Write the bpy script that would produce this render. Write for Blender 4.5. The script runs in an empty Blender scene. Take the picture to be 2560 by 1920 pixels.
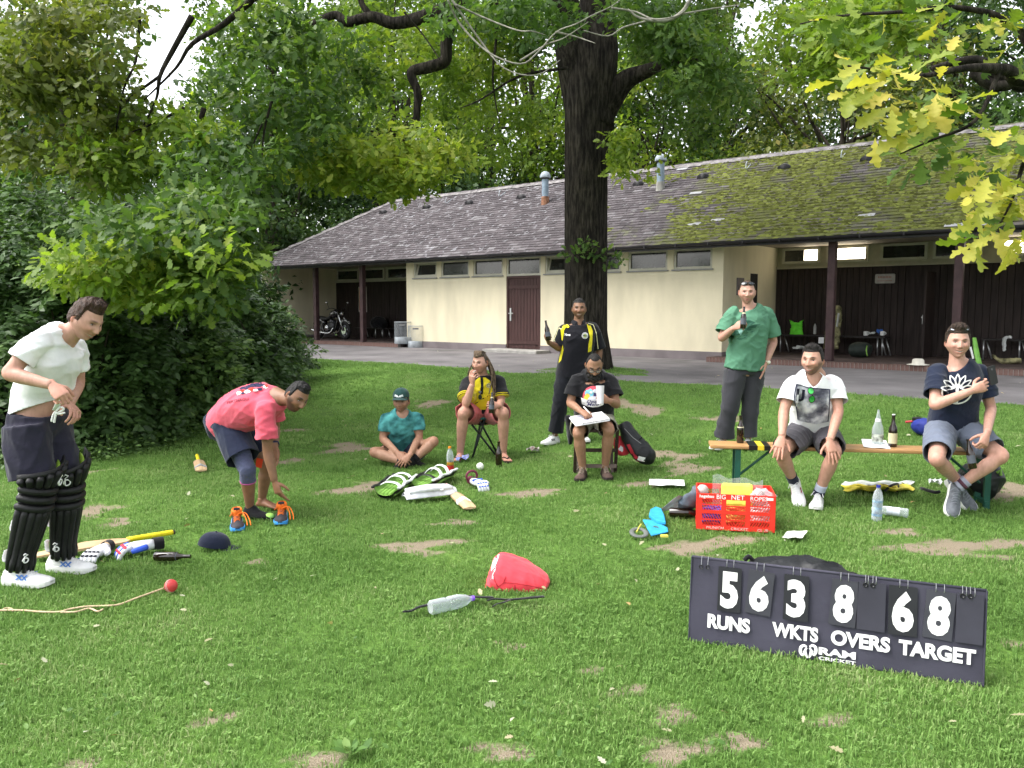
import bpy,bmesh,math,random
import numpy as np
from mathutils import Vector,Matrix,noise
from mathutils.bvhtree import BVHTree
R=math.radians
rng=np.random.default_rng(7)
random.seed(7)
scene=bpy.context.scene
COL=scene.collection
# ------ camera
F,CX,CY,HOR=2072.0,1280.0,960.0,770.0
CAMH=1.6
TH=math.atan((CY-HOR)/F)
cam_data=bpy.data.cameras.new('camera')
cam=bpy.data.objects.new('camera',cam_data)
COL.objects.link(cam)
cam.location=(0,0,CAMH)
cam.rotation_euler=(math.pi/2-TH,0,0)
cam_data.sensor_width=36.0
cam_data.lens=F/2560.0*36.0
cam_data.clip_start=0.05
cam_data.clip_end=2000
scene.camera=cam
# ------ overcast sky and a soft sun
SUN_EL,SUN_AZ=56,262
world=bpy.data.worlds.new('World')
scene.world=world
world.use_nodes=True
wn,wl=world.node_tree.nodes,world.node_tree.links
wn.clear()
sky=wn.new('ShaderNodeTexSky')
sky.sky_type='NISHITA'
sky.sun_disc=False
sky.sun_elevation=R(SUN_EL)
sky.sun_rotation=R(SUN_AZ)
sky.air_density=1.0
sky.dust_density=3.0
sky.ozone_density=1.0
hsv=wn.new('ShaderNodeHueSaturation')
hsv.inputs['Saturation'].default_value=0.18
bg=wn.new('ShaderNodeBackground')
bg.inputs['Strength'].default_value=0.15
wo=wn.new('ShaderNodeOutputWorld')
wl.new(sky.outputs[0],hsv.inputs['Color'])
wl.new(hsv.outputs[0],bg.inputs['Color'])
wl.new(bg.outputs[0],wo.inputs['Surface'])
sd=bpy.data.lights.new('sun','SUN')
sd.energy=1.0
sd.angle=R(40)
sd.color=(1.0,0.97,0.92)
sun=bpy.data.objects.new('sun',sd)
COL.objects.link(sun)
_sv=Vector((math.sin(R(SUN_AZ))*math.cos(R(SUN_EL)),math.cos(R(SUN_AZ))*math.cos(R(SUN_EL)),math.sin(R(SUN_EL))))
sun.rotation_euler=_sv.to_track_quat('Z','Y').to_euler()
vs=scene.view_settings
scene.display_settings.display_device='sRGB'
vs.view_transform='Standard'
vs.look='None'
vs.exposure=1.75
vs.gamma=1.0
vs.use_curve_mapping=False
scene.render.engine='CYCLES'
cy=scene.cycles
cy.use_denoising=True
try:
 cy.denoiser='OPENIMAGEDENOISE'
except Exception:
 pass
cy.max_bounces=8
cy.diffuse_bounces=5
cy.glossy_bounces=3
cy.transmission_bounces=6
cy.transparent_max_bounces=8
cy.sample_clamp_indirect=6
cy.use_adaptive_sampling=True
cy.adaptive_threshold=0.02
# ------ geometry of the place
UX,UY=0.767,-0.641
VX,VY=0.641,0.767
def smooth(a,b,x):
 t=np.clip((x-a)/(b-a),0,1)
 return t*t*(3-2*t)
def gnd(x,y):
 q=VX*x+VY*y
 z=0.4*smooth(6.5,12.3,q)
 z=z+0.10*np.exp(-((x-1.45)**2+(y-15.0)**2)/1.3)
 z=z+(1-smooth(11.5,12.5,q))*(0.012*np.sin(x*1.7+0.6*y)+0.010*np.sin(y*2.3-x*0.9+1.0))
 return z
def ray(px,py):
 a,b=(px-CX)/F,(py-CY)/F
 c,s=math.cos(TH),math.sin(TH)
 return Vector((a,c-b*s,-s-b*c))
def at(px,py,Y):
 d=ray(px,py)
 return Vector((0,0,CAMH))+d*(Y/d.y)
def onz(px,py,z):
 d=ray(px,py)
 return Vector((0,0,CAMH))+d*((z-CAMH)/d.z)
def gp(px,py,up=0.0):
 z=0.0
 for _ in range(25):
  p=onz(px,py,z+up)
  z=0.5*z+0.5*float(gnd(p.x,p.y))
 p.z=float(gnd(p.x,p.y))+up
 return p
def D(x,y):
 return(x*2560/2212.0,y*2560/2212.0)
def gd(x,y,up=0.0):
 return gp(*D(x,y),up)
def ad(x,y,Y):
 return at(*D(x,y),Y)
def bl(t,q,z=0.0):
 return Vector((t*UX+q*VX,t*UY+q*VY,z))
def tpx(px,q):
 r=(px-CX)/F
 return q*(VY*r-VX)/(UX+(-UY)*r)
 # ------ materials
MATS={}
def nodes_of(name):
 m=bpy.data.materials.new(name)
 m.use_nodes=True
 nt=m.node_tree
 nt.nodes.clear()
 return m,nt.nodes,nt.links
def N(nodes,t,**kw):
 n=nodes.new(t)
 for k,v in kw.items():
  if k in n.inputs:
   n.inputs[k].default_value=v
  else:
   setattr(n,k,v)
 return n
def ramp(nodes,stops,interp='LINEAR'):
 r=nodes.new('ShaderNodeValToRGB')
 r.color_ramp.interpolation=interp
 el=r.color_ramp.elements
 while len(el)<len(stops):
  el.new(0.5)
 for e,(p,c)in zip(el,stops):
  e.position=p
  e.color=tuple(c)+(1,)if len(c)==3 else tuple(c)
 return r
def mat(name,col,rough=0.7,var=0.12,vscale=8.0,bump=0.0,bscale=60.0,spec=0.3,metal=0.0,coat=0.0,emit=None,alpha=None,trans=0.0,ior=1.45,stretch=(1,1,1),col2=None):
 if name in MATS:
  return MATS[name]
 m,n,l=nodes_of(name)
 out=N(n,'ShaderNodeOutputMaterial')
 p=N(n,'ShaderNodeBsdfPrincipled')
 p.inputs['Roughness'].default_value=rough
 p.inputs['Specular IOR Level'].default_value=spec
 p.inputs['Metallic'].default_value=metal
 p.inputs['Coat Weight'].default_value=coat
 p.inputs['Transmission Weight'].default_value=trans
 p.inputs['IOR'].default_value=ior
 tc=N(n,'ShaderNodeTexCoord')
 mp=N(n,'ShaderNodeMapping')
 mp.inputs['Scale'].default_value=stretch
 l.new(tc.outputs['Object'],mp.inputs['Vector'])
 nz=N(n,'ShaderNodeTexNoise')
 nz.inputs['Scale'].default_value=vscale
 nz.inputs['Detail'].default_value=5
 l.new(mp.outputs[0],nz.inputs['Vector'])
 c=np.array(col)
 lo=tuple(np.clip(c*(1-var*1.6),0,1))
 hi=tuple(np.clip(c*(1+var*1.2),0,1))if col2 is None else col2
 rp=ramp(n,[(0.3,lo),(0.7,hi)])
 l.new(nz.outputs['Fac'],rp.inputs['Fac'])
 l.new(rp.outputs[0],p.inputs['Base Color'])
 if bump:
  b=N(n,'ShaderNodeBump')
  b.inputs['Strength'].default_value=min(1,bump)
  b.inputs['Distance'].default_value=0.01
  n2=N(n,'ShaderNodeTexNoise')
  n2.inputs['Scale'].default_value=bscale
  n2.inputs['Detail'].default_value=4
  l.new(mp.outputs[0],n2.inputs['Vector'])
  l.new(n2.outputs['Fac'],b.inputs['Height'])
  l.new(b.outputs[0],p.inputs['Normal'])
 if emit:
  p.inputs['Emission Color'].default_value=tuple(emit[0])+(1,)
  p.inputs['Emission Strength'].default_value=emit[1]
 if alpha is not None:
  p.inputs['Alpha'].default_value=alpha
 l.new(p.outputs[0],out.inputs['Surface'])
 MATS[name]=m
 return m
def fabric(name,col,rough=0.88,var=0.08,bump=0.5,bscale=22,vscale=6):
 m=mat(name,col,rough,var,vscale,bump,bscale,spec=0.15)
 p=[x for x in m.node_tree.nodes if x.type=='BSDF_PRINCIPLED'][0]
 p.inputs['Sheen Weight'].default_value=0.15
 return m
def clear_plastic(name,tint=(0.9,0.95,0.97),rough=0.08,face=0.25):
 if name in MATS:
  return MATS[name]
 m,n,l=nodes_of(name)
 out=N(n,'ShaderNodeOutputMaterial')
 tr=N(n,'ShaderNodeBsdfTransparent')
 tr.inputs['Color'].default_value=tuple(tint)+(1,)
 gl=N(n,'ShaderNodeBsdfPrincipled')
 gl.inputs['Base Color'].default_value=(0.75,0.8,0.82,1)
 gl.inputs['Roughness'].default_value=rough
 gl.inputs['Specular IOR Level'].default_value=0.8
 lw=N(n,'ShaderNodeLayerWeight')
 lw.inputs['Blend'].default_value=0.35
 nz=N(n,'ShaderNodeTexNoise')
 nz.inputs['Scale'].default_value=35
 b=N(n,'ShaderNodeBump')
 b.inputs['Strength'].default_value=0.6
 b.inputs['Distance'].default_value=0.01
 l.new(nz.outputs['Fac'],b.inputs['Height'])
 l.new(b.outputs[0],gl.inputs['Normal'])
 mr=N(n,'ShaderNodeMapRange')
 mr.inputs['To Min'].default_value=face
 mr.inputs['To Max'].default_value=0.95
 l.new(lw.outputs['Facing'],mr.inputs['Value'])
 mx=N(n,'ShaderNodeMixShader')
 l.new(mr.outputs[0],mx.inputs['Fac'])
 l.new(tr.outputs[0],mx.inputs[1])
 l.new(gl.outputs[0],mx.inputs[2])
 l.new(mx.outputs[0],out.inputs['Surface'])
 MATS[name]=m
 return m
def attr_mat(name,attr='Col',rough=0.6,spec=0.3,bump=0.15,bscale=120,sss=0.0):
 if name in MATS:
  return MATS[name]
 m,n,l=nodes_of(name)
 out=N(n,'ShaderNodeOutputMaterial')
 p=N(n,'ShaderNodeBsdfPrincipled')
 p.inputs['Roughness'].default_value=rough
 p.inputs['Specular IOR Level'].default_value=spec
 if sss:
  p.inputs['Subsurface Weight'].default_value=sss
  p.inputs['Subsurface Radius'].default_value=(0.012,0.005,0.003)
  p.inputs['Subsurface Scale'].default_value=0.6
 a=N(n,'ShaderNodeAttribute')
 a.attribute_name=attr
 nz=N(n,'ShaderNodeTexNoise')
 nz.inputs['Scale'].default_value=28
 nz.inputs['Detail'].default_value=4
 mx=N(n,'ShaderNodeMix',data_type='RGBA',blend_type='MULTIPLY')
 rp=ramp(n,[(0.3,(0.86,0.82,0.80)),(0.7,(1.06,1.03,1.02))])
 l.new(nz.outputs['Fac'],rp.inputs['Fac'])
 mx.inputs['Factor'].default_value=1.0
 l.new(a.outputs['Color'],mx.inputs['A'])
 l.new(rp.outputs[0],mx.inputs['B'])
 l.new(mx.outputs['Result'],p.inputs['Base Color'])
 if bump:
  b=N(n,'ShaderNodeBump')
  b.inputs['Strength'].default_value=bump
  b.inputs['Distance'].default_value=0.004
  n2=N(n,'ShaderNodeTexNoise')
  n2.inputs['Scale'].default_value=bscale
  l.new(n2.outputs['Fac'],b.inputs['Height'])
  l.new(b.outputs[0],p.inputs['Normal'])
 l.new(p.outputs[0],out.inputs['Surface'])
 MATS[name]=m
 return m
 # ------ mesh helpers
WROOT={}
def thing(name,label,cat,loc=(0,0,0),group=None,world_built=True,rot=None):
 o=bpy.data.objects.new(name,None)
 o.empty_display_size=0.05
 COL.objects.link(o)
 o.location=loc
 if rot is not None:
  o.rotation_mode='QUATERNION'
  o.rotation_quaternion=rot
 o['label']=label
 o['category']=cat
 if group:
  o['group']=group
 if world_built:
  WROOT[o.name]=Vector(loc)
 return o
def tag(o,label=None,cat=None,group=None,kind=None):
 if label:o['label']=label
 if cat:o['category']=cat
 if group:o['group']=group
 if kind:o['kind']=kind
 return o
def top(o):
 while o.parent is not None:
  o=o.parent
 return o
def link(name,me,m=None,parent=None):
 o=bpy.data.objects.new(name,me)
 COL.objects.link(o)
 if m is not None:
  for x in(m if isinstance(m,(list,tuple))else[m]):
   me.materials.append(x)
 if parent is not None:
  o.parent=parent
 return o
def origin_of(parent):
 if parent is None:
  return None
 return WROOT.get(top(parent).name)
class MB:
 def __init__(s):
  s.v,s.f,s.mi=[],[],[]
 def add(s,vs_,fs,mi=0):
  b=len(s.v)
  s.v.extend([tuple(x)for x in vs_])
  s.f.extend([tuple(i+b for i in f)for f in fs])
  s.mi.extend([mi]*len(fs))
  return s
 def box(s,c,size,rot=None,mi=0):
  hx,hy,hz=size[0]/2,size[1]/2,size[2]/2
  pts=[Vector((x,y,z))for x in(-hx,hx)for y in(-hy,hy)for z in(-hz,hz)]
  if rot is not None:
   pts=[rot@p for p in pts]
  c=Vector(c)
  return s.add([c+p for p in pts],[(0,1,3,2),(4,6,7,5),(0,4,5,1),(2,3,7,6),(0,2,6,4),(1,5,7,3)],mi)
 def bbox_(s,t0,t1,q0,q1,z0,z1,mi=0):
  pts=[bl(t,q,z)for t in(t0,t1)for q in(q0,q1)for z in(z0,z1)]
  return s.add(pts,[(0,1,3,2),(4,6,7,5),(0,4,5,1),(2,3,7,6),(0,2,6,4),(1,5,7,3)],mi)
 def loft(s,rings,cap0=True,cap1=True,mi=0,closed=True):
  n=len(rings[0])
  vs_=[p for r in rings for p in r]
  fs=[]
  for i in range(len(rings)-1):
   for j in range(n if closed else n-1):
    k=(j+1)%n
    fs.append((i*n+j,i*n+k,(i+1)*n+k,(i+1)*n+j))
  if cap0:fs.append(tuple(range(n-1,-1,-1)))
  if cap1:fs.append(tuple((len(rings)-1)*n+j for j in range(n)))
  return s.add(vs_,fs,mi)
 def tube(s,pts,rad,seg=10,mi=0,caps=True,flat=1.0,up=None,smoothn=0):
  pts=[Vector(p)for p in pts]
  if not hasattr(rad,'__len__'):
   rad=[rad]*len(pts)
  if smoothn:
   pts,rad=spline(pts,list(rad),smoothn)
  rings=[]
  prev=None
  for i,p in enumerate(pts):
   d=(pts[min(i+1,len(pts)-1)]-pts[max(i-1,0)])
   if d.length<1e-9:d=Vector((0,0,1))
   d.normalize()
   if prev is None:
    a=Vector(up)if up is not None else(Vector((0,0,1))if abs(d.z)<0.9 else Vector((1,0,0)))
   else:
    a=prev
   b=d.cross(a)
   if b.length<1e-6:
    b=d.cross(Vector((0.3,0.5,0.8)))
   b.normalize()
   a=b.cross(d).normalized()
   prev=a
   r=rad[i]
   rings.append([p+(b*math.cos(2*math.pi*k/seg)+a*math.sin(2*math.pi*k/seg)*flat)*r for k in range(seg)])
  return s.loft(rings,caps,caps,mi)
 def lathe(s,prof,seg=20,mi=0,mat4=None,cap0=True,cap1=True):
  rings=[]
  for r,z in prof:
   ring=[Vector((r*math.cos(2*math.pi*k/seg),r*math.sin(2*math.pi*k/seg),z))for k in range(seg)]
   if mat4 is not None:
    ring=[mat4@p for p in ring]
   rings.append(ring)
  return s.loft(rings,cap0,cap1,mi)
 def prism(s,poly,h0,h1,M=None,mi=0):
  n=len(poly)
  vs_=[Vector((x,y,h))for h in(h0,h1)for x,y in poly]
  if M is not None:vs_=[M@p for p in vs_]
  fs=[tuple(range(n-1,-1,-1)),tuple(range(n,2*n))]
  fs+=[(i,(i+1)%n,n+(i+1)%n,n+i)for i in range(n)]
  return s.add(vs_,fs,mi)
 def sphere(s,c,r,su=14,sv=9,mi=0,M=None):
  rr=r if hasattr(r,'__len__')else(r,r,r)
  rings=[]
  for i in range(1,sv):
   ph=math.pi*i/sv
   rings.append([Vector((rr[0]*math.sin(ph)*math.cos(2*math.pi*k/su),rr[1]*math.sin(ph)*math.sin(2*math.pi*k/su),-rr[2]*math.cos(ph)))for k in range(su)])
  b=[Vector((0,0,-rr[2]))]*1
  vs_=[p for q in rings for p in q]+[Vector((0,0,-rr[2])),Vector((0,0,rr[2]))]
  if M is not None:vs_=[M@p for p in vs_]
  vs_=[Vector(c)+p for p in vs_]
  fs=[]
  for i in range(sv-2):
   for k in range(su):
    k2=(k+1)%su
    fs.append((i*su+k,i*su+k2,(i+1)*su+k2,(i+1)*su+k))
  lo,hi=(sv-1)*su,(sv-1)*su+1
  for k in range(su):
   k2=(k+1)%su
   fs.append((lo,k2,k))
   fs.append((hi,(sv-2)*su+k,(sv-2)*su+k2))
  return s.add(vs_,fs,mi)
 def build(s,name,m,parent=None,smooth_=False,bevel=0.0):
  o0=origin_of(parent)
  v=s.v if o0 is None else[(p[0]-o0.x,p[1]-o0.y,p[2]-o0.z)for p in s.v]
  me=bpy.data.meshes.new(name)
  me.from_pydata(v,[],s.f)
  o=link(name,me,m,parent)
  if any(s.mi):
   me.polygons.foreach_set('material_index',s.mi)
  if smooth_:
   me.polygons.foreach_set('use_smooth',[True]*len(me.polygons))
   if smooth_=='angle':
    me.set_sharp_from_angle(angle=R(35))
  if bevel:
   md=o.modifiers.new('bevel','BEVEL')
   md.width=bevel
   md.segments=2
   md.limit_method='ANGLE'
  me.update()
  return o
def spline(pts,rad,n):
 P=[Vector(p)for p in pts]
 out,ro=[],[]
 for i in range(len(P)-1):
  p0,p1,p2,p3=P[max(i-1,0)],P[i],P[i+1],P[min(i+2,len(P)-1)]
  for k in range(n):
   t=k/n
   out.append(0.5*((2*p1)+(p2-p0)*t+(2*p0-5*p1+4*p2-p3)*t*t+(3*p1-p0-3*p2+p3)*t**3))
   ro.append(rad[i]*(1-t)+rad[i+1]*t)
 out.append(P[-1]);ro.append(rad[-1])
 return out,ro
def np_mesh(name,verts,faces,nper,m,parent=None,attrs=None,smooth_=False):
 o0=origin_of(parent)
 verts=np.asarray(verts,dtype=np.float64)
 if o0 is not None:
  verts=verts-np.array(o0)
 me=bpy.data.meshes.new(name)
 me.vertices.add(len(verts))
 me.vertices.foreach_set('co',verts.astype(np.float32).ravel())
 M_=len(faces)
 me.loops.add(M_*nper)
 me.loops.foreach_set('vertex_index',np.asarray(faces,dtype=np.int32).ravel())
 me.polygons.add(M_)
 me.polygons.foreach_set('loop_start',np.arange(0,M_*nper,nper,dtype=np.int32))
 me.polygons.foreach_set('loop_total',np.full(M_,nper,dtype=np.int32))
 if smooth_:
  me.polygons.foreach_set('use_smooth',np.ones(M_,dtype=bool))
 me.update(calc_edges=True)
 for k,(dom,arr)in(attrs or{}).items():
  a=me.attributes.new(k,'FLOAT',dom)
  a.data.foreach_set('value',np.asarray(arr,dtype=np.float32))
 return link(name,me,m,parent)
def frame_q(fwd,up=(0,0,1)):
 z=Vector(fwd).normalized()
 x=Vector(up).cross(z)
 if x.length<1e-5:x=Vector((1,0,0))
 x.normalize()
 y=z.cross(x)
 return Matrix((x,y,z)).transposed()
def M4(rot3,loc):
 return Matrix.Translation(Vector(loc))@rot3.to_4x4()
def text_poly(txt,size=1.0,bold=0.0,shear=0.0,sx=1.0,align='CENTER',res=3):
 cu=bpy.data.curves.new('lettering','FONT')
 cu.body=txt
 cu.size=size
 cu.offset=bold
 cu.shear=shear
 cu.align_x=align
 cu.align_y='CENTER'
 cu.resolution_u=res
 o=bpy.data.objects.new('lettering',cu)
 COL.objects.link(o)
 dg=bpy.context.evaluated_depsgraph_get()
 me=bpy.data.meshes.new_from_object(o.evaluated_get(dg))
 vs_=[(v.co.x*sx,v.co.y)for v in me.vertices]
 fs=[tuple(p.vertices)for p in me.polygons]
 bpy.data.objects.remove(o)
 bpy.data.curves.remove(cu)
 bpy.data.meshes.remove(me)
 return vs_,fs
def put_text(mb,txt,size,M,bold=0.0,sx=1.0,shear=0.0,mi=0,depth=0.0):
 vs_,fs=text_poly(txt,size,bold,shear,sx)
 mb.add([M@Vector((x,y,depth))for x,y in vs_],fs,mi)
def fan(half):
 pts=[(0.0,0.0)]+half+[(1.0,0.0)]+[(x,-y)for x,y in half[::-1]]
 v=[(0.5,0.0,0.0)]+[(x,y,0.10*abs(y)-0.12*(x-0.5)**2)for x,y in pts]
 k=len(pts)
 return np.array(v),np.array([(0,1+i,1+(i+1)%k)for i in range(k)])
T_DIA=(np.array([(0,0,0),(0.45,0.33,0.06),(1,0,-0.06),(0.45,-0.33,0.06)]),np.array([(0,2,1),(0,3,2)]))
T_ELL=fan([(0.25,0.20),(0.6,0.22)])
T_OAK=fan([(0.18,0.10),(0.30,0.20),(0.40,0.11),(0.56,0.31),(0.66,0.16),(0.84,0.22)])
def scatter(P,L,dirs,nrm,tmpl,rg):
 tv,tf=tmpl
 d=dirs/(np.linalg.norm(dirs,axis=1,keepdims=True)+1e-9)
 s=np.cross(nrm,d);s/=(np.linalg.norm(s,axis=1,keepdims=True)+1e-9)
 n_=np.cross(d,s)
 curl=rg.uniform(0.5,2.2,len(P))
 v=P[:,None,:]+L[:,None,None]*(tv[None,:,0,None]*d[:,None,:]+tv[None,:,1,None]*s[:,None,:]+(tv[None,:,2,None]*curl[:,None,None])*n_[:,None,:])
 k=tv.shape[0]
 f=tf[None,:,:]+(np.arange(len(P))*k)[:,None,None]
 return v.reshape(-1,3),f.reshape(-1,3)
def unit(rg,n):
 v=rg.normal(size=(n,3));return v/np.linalg.norm(v,axis=1,keepdims=True)
 # ------ ground
def m_lawn():
 m,n,l=nodes_of('lawn_soil_and_grass')
 out=N(n,'ShaderNodeOutputMaterial')
 p=N(n,'ShaderNodeBsdfPrincipled')
 p.inputs['Roughness'].default_value=0.95
 p.inputs['Specular IOR Level'].default_value=0.1
 at_=N(n,'ShaderNodeAttribute');at_.attribute_name='bare'
 tc=N(n,'ShaderNodeTexCoord')
 n1=N(n,'ShaderNodeTexNoise',Scale=1.3,Detail=6.0)
 n2=N(n,'ShaderNodeTexNoise',Scale=45.0,Detail=5.0)
 n3=N(n,'ShaderNodeTexNoise',Scale=160.0,Detail=3.0)
 for x in(n1,n2,n3):
  l.new(tc.outputs['Object'],x.inputs['Vector'])
 g1=ramp(n,[(0.3,(0.065,0.125,0.026)),(0.55,(0.10,0.19,0.038)),(0.75,(0.135,0.235,0.05))])
 l.new(n1.outputs['Fac'],g1.inputs['Fac'])
 g2=N(n,'ShaderNodeMix',data_type='RGBA',blend_type='MULTIPLY');g2.inputs['Factor'].default_value=0.8
 r2=ramp(n,[(0.3,(0.5,0.5,0.5)),(0.7,(1.25,1.25,1.2))])
 l.new(n2.outputs['Fac'],r2.inputs['Fac'])
 l.new(g1.outputs[0],g2.inputs['A']);l.new(r2.outputs[0],g2.inputs['B'])
 so=ramp(n,[(0.25,(0.15,0.118,0.078)),(0.5,(0.25,0.205,0.145)),(0.75,(0.35,0.30,0.23))])
 l.new(n3.outputs['Fac'],so.inputs['Fac'])
 ms=N(n,'ShaderNodeMath',operation='MULTIPLY_ADD')
 l.new(n2.outputs['Fac'],ms.inputs[0]);ms.inputs[1].default_value=0.6
 l.new(at_.outputs['Fac'],ms.inputs[2])
 mr=N(n,'ShaderNodeMapRange');mr.inputs['From Min'].default_value=0.5;mr.inputs['From Max'].default_value=1.05
 l.new(ms.outputs[0],mr.inputs['Value'])
 mx=N(n,'ShaderNodeMix',data_type='RGBA')
 l.new(mr.outputs[0],mx.inputs['Factor']);l.new(g2.outputs['Result'],mx.inputs['A']);l.new(so.outputs[0],mx.inputs['B'])
 l.new(mx.outputs['Result'],p.inputs['Base Color'])
 b=N(n,'ShaderNodeBump');b.inputs['Strength'].default_value=0.7;b.inputs['Distance'].default_value=0.02
 l.new(n3.outputs['Fac'],b.inputs['Height']);l.new(b.outputs[0],p.inputs['Normal'])
 l.new(p.outputs[0],out.inputs['Surface'])
 return m
PATCH=[(190,1022,24,9),(205,1103,38,13),(245,1132,34,10),(620,998,38,7),(745,967,44,10),(770,1057,58,13),(1160,1066,70,8),(1372,880,36,10),(1425,985,62,10),(1480,1012,60,9),(910,1178,78,15),(1525,1178,90,17),(2090,1180,150,18),(2185,1062,60,12),(700,1645,70,30),(1090,1622,70,20),(1450,1618,72,30),(1445,1545,46,22),(1280,1450,34,12),(460,1552,50,14),(560,1214,30,6),(990,1130,46,7),(1350,1495,40,12),(1595,1600,40,14),(2190,1390,26,10),(1390,1048,50,6),(620,930,40,5),(180,1650,40,12),(1800,1560,40,8),(1960,1150,60,8),(1100,1392,26,8),(930,872,40,4),(1560,905,40,5)]
PW=[]
for(x,y,rx,ry)in PATCH:
 c=gd(x,y)
 dd=c.y
 k=2560/2212.0
 PW.append((c.x,c.y,rx*k*dd/F,max(0.05,ry*k*dd*dd/(F*(CAMH-c.z)))))
def bare_at(x,y):
 b=np.zeros_like(x)
 wob=0.30*np.sin(x*9+3*np.sin(y*7))+0.25*np.sin(y*13+2*np.sin(x*11))+0.2*np.sin(x*31+y*27)+0.15*np.sin(x*57-y*49)
 for(cx_,cy_,rx,ry)in PW:
  u,v=(x-cx_)/rx,(y-cy_)/ry
  u=u+.45*np.sin(2.3*v+cx_*7)+.22*np.sin(5.1*v-3*u+cy_);v=v+.45*np.sin(2.7*u+cy_*5)+.2*np.sin(6.3*u+cx_*3)
  d=u**2+v**2
  b=np.maximum(b,1-smooth(0.0,2.1,d+wob*0.75))
 return b
def path_edge(t):
 return 12.0+0.22*math.sin(t*0.35+1.0)+0.12*math.sin(t*0.9)+0.05*math.sin(t*2.7)
def axis_lines(a,b,step,far):
 mid=list(np.arange(a,b+1e-6,step))
 lo,hi,s=[],[],step
 v=a
 while v>-far:
  s*=1.25;v-=s;lo.append(v)
 v,s=b,step
 while v<far:
  s*=1.25;v+=s;hi.append(v)
 return np.array(lo[::-1]+mid+hi)
xs=axis_lines(-6.5,7.0,0.055,400)
ys=axis_lines(2.2,13.5,0.055,400)
GXm,GYm=np.meshgrid(xs,ys,indexing='xy')
gz=gnd(GXm,GYm)
verts=np.stack([GXm.ravel(),GYm.ravel(),gz.ravel()],1)
nx,ny=len(xs),len(ys)
ii,jj=np.meshgrid(np.arange(nx-1),np.arange(ny-1),indexing='xy')
b0=(jj*nx+ii).ravel()
faces=np.stack([b0,b0+1,b0+nx+1,b0+nx],1)
lawn=np_mesh('lawn',verts,faces,4,m_lawn(),None,{'bare':('POINT',bare_at(verts[:,0],verts[:,1]))},True)
tag(lawn,'mown green lawn with worn bare patches of soil',None,None,'structure')
m_asph=mat('asphalt',(0.15,0.14,0.142),0.9,0.22,1.1,0.5,140,spec=0.2)
mb=MB()
ts=np.arange(-60,22,0.4)
rows=[]
for t in ts:
 e=path_edge(t)
 qs=[e,e+0.03]+list(np.linspace(e+0.4,21.5,12))
 row=[]
 for k,q in enumerate(qs):
  p=bl(t,q)
  p.z=float(gnd(p.x,p.y))+(0.006 if k else-0.01)
  row.append(p)
 rows.append(row)
mb.loft(rows,False,False,closed=False)
path=mb.build('asphalt_path',m_asph,None,True)
path.data.flip_normals()
tag(path,'grey asphalt path along the front of the clubhouse',None,None,'structure')
# ====== clubhouse
ZB=0.40
QF,QB=17.5,20.5
TL0,TL1,TR=-26.05,-18.83,-8.42
TEND=2.5
ZC=3.12
QE,ZE=16.85,3.02
QR,ZR=20.70,5.44
TE0,TR0=-26.45,-22.83
m_cream=mat('cream_render',(0.70,0.635,0.465),0.9,0.065,2.2,0.45,70,spec=0.15,stretch=(1,1,.35))
m_plinth=mat('grey_plinth',(0.19,0.165,0.17),0.9,0.15,2.0,0.3,70,spec=0.15)
m_dark=mat('dark_brown_boards',(0.034,0.024,0.022),0.65,0.3,3.0,0.4,30,spec=0.3,stretch=(6,6,0.6))
m_doorw=mat('brown_door_boards',(0.060,0.028,0.026),0.55,0.2,4.0,0.3,40,spec=0.35,stretch=(8,8,0.7))
m_frame=mat('cream_window_frame',(0.52,0.50,0.42),0.6,0.08,3.0,spec=0.3)
m_sill=mat('grey_window_sill',(0.25,0.25,0.24),0.6,0.1,5.0,spec=0.3)
m_pane=mat('dark_window_glass',(0.022,0.027,0.025),0.10,0.5,3.0,spec=0.9)
m_fascia=mat('dark_gutter_metal',(0.022,0.020,0.023),0.45,0.15,3.0,spec=0.4)
m_soffit=mat('soffit_boards',(0.33,0.30,0.24),0.8,0.12,3.0,spec=0.2)
m_post=mat('brown_post_paint',(0.055,0.030,0.032),0.55,0.2,6.0,0.2,40,spec=0.35)
m_brick=mat('red_brick',(0.135,0.085,0.074),0.9,0.35,5.0,0.5,60,spec=0.15)
m_paver=mat('red_paver_floor',(0.070,0.052,0.048),0.9,0.3,3.0,0.4,60,spec=0.2)
m_conc=mat('concrete',(0.30,0.29,0.27),0.9,0.15,6.0,0.4,90,spec=0.2)
m_zinc=mat('blue_grey_vent_pipe',(0.21,0.27,0.34),0.55,0.15,9.0,spec=0.4)
m_rust=mat('rusty_pipe_collar',(0.26,0.13,0.08),0.85,0.3,12.0,spec=0.2)
m_steel=mat('brushed_steel',(0.55,0.55,0.56),0.35,0.08,12.0,spec=0.5,metal=0.8)
m_galv=mat('galvanised_sheet',(0.36,0.39,0.42),0.5,0.15,9.0,spec=0.5,metal=0.4)
m_white=mat('white_board',(0.74,0.74,0.72),0.6,0.06,4.0,spec=0.3)
m_greypanel=mat('pale_grey_panel',(0.50,0.49,0.52),0.7,0.06,2.0,spec=0.2)
club=thing('clubhouse','long cream clubhouse with a mossy grey shingle roof behind the lawn','building',bl(-13,17.5,ZB))
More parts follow.
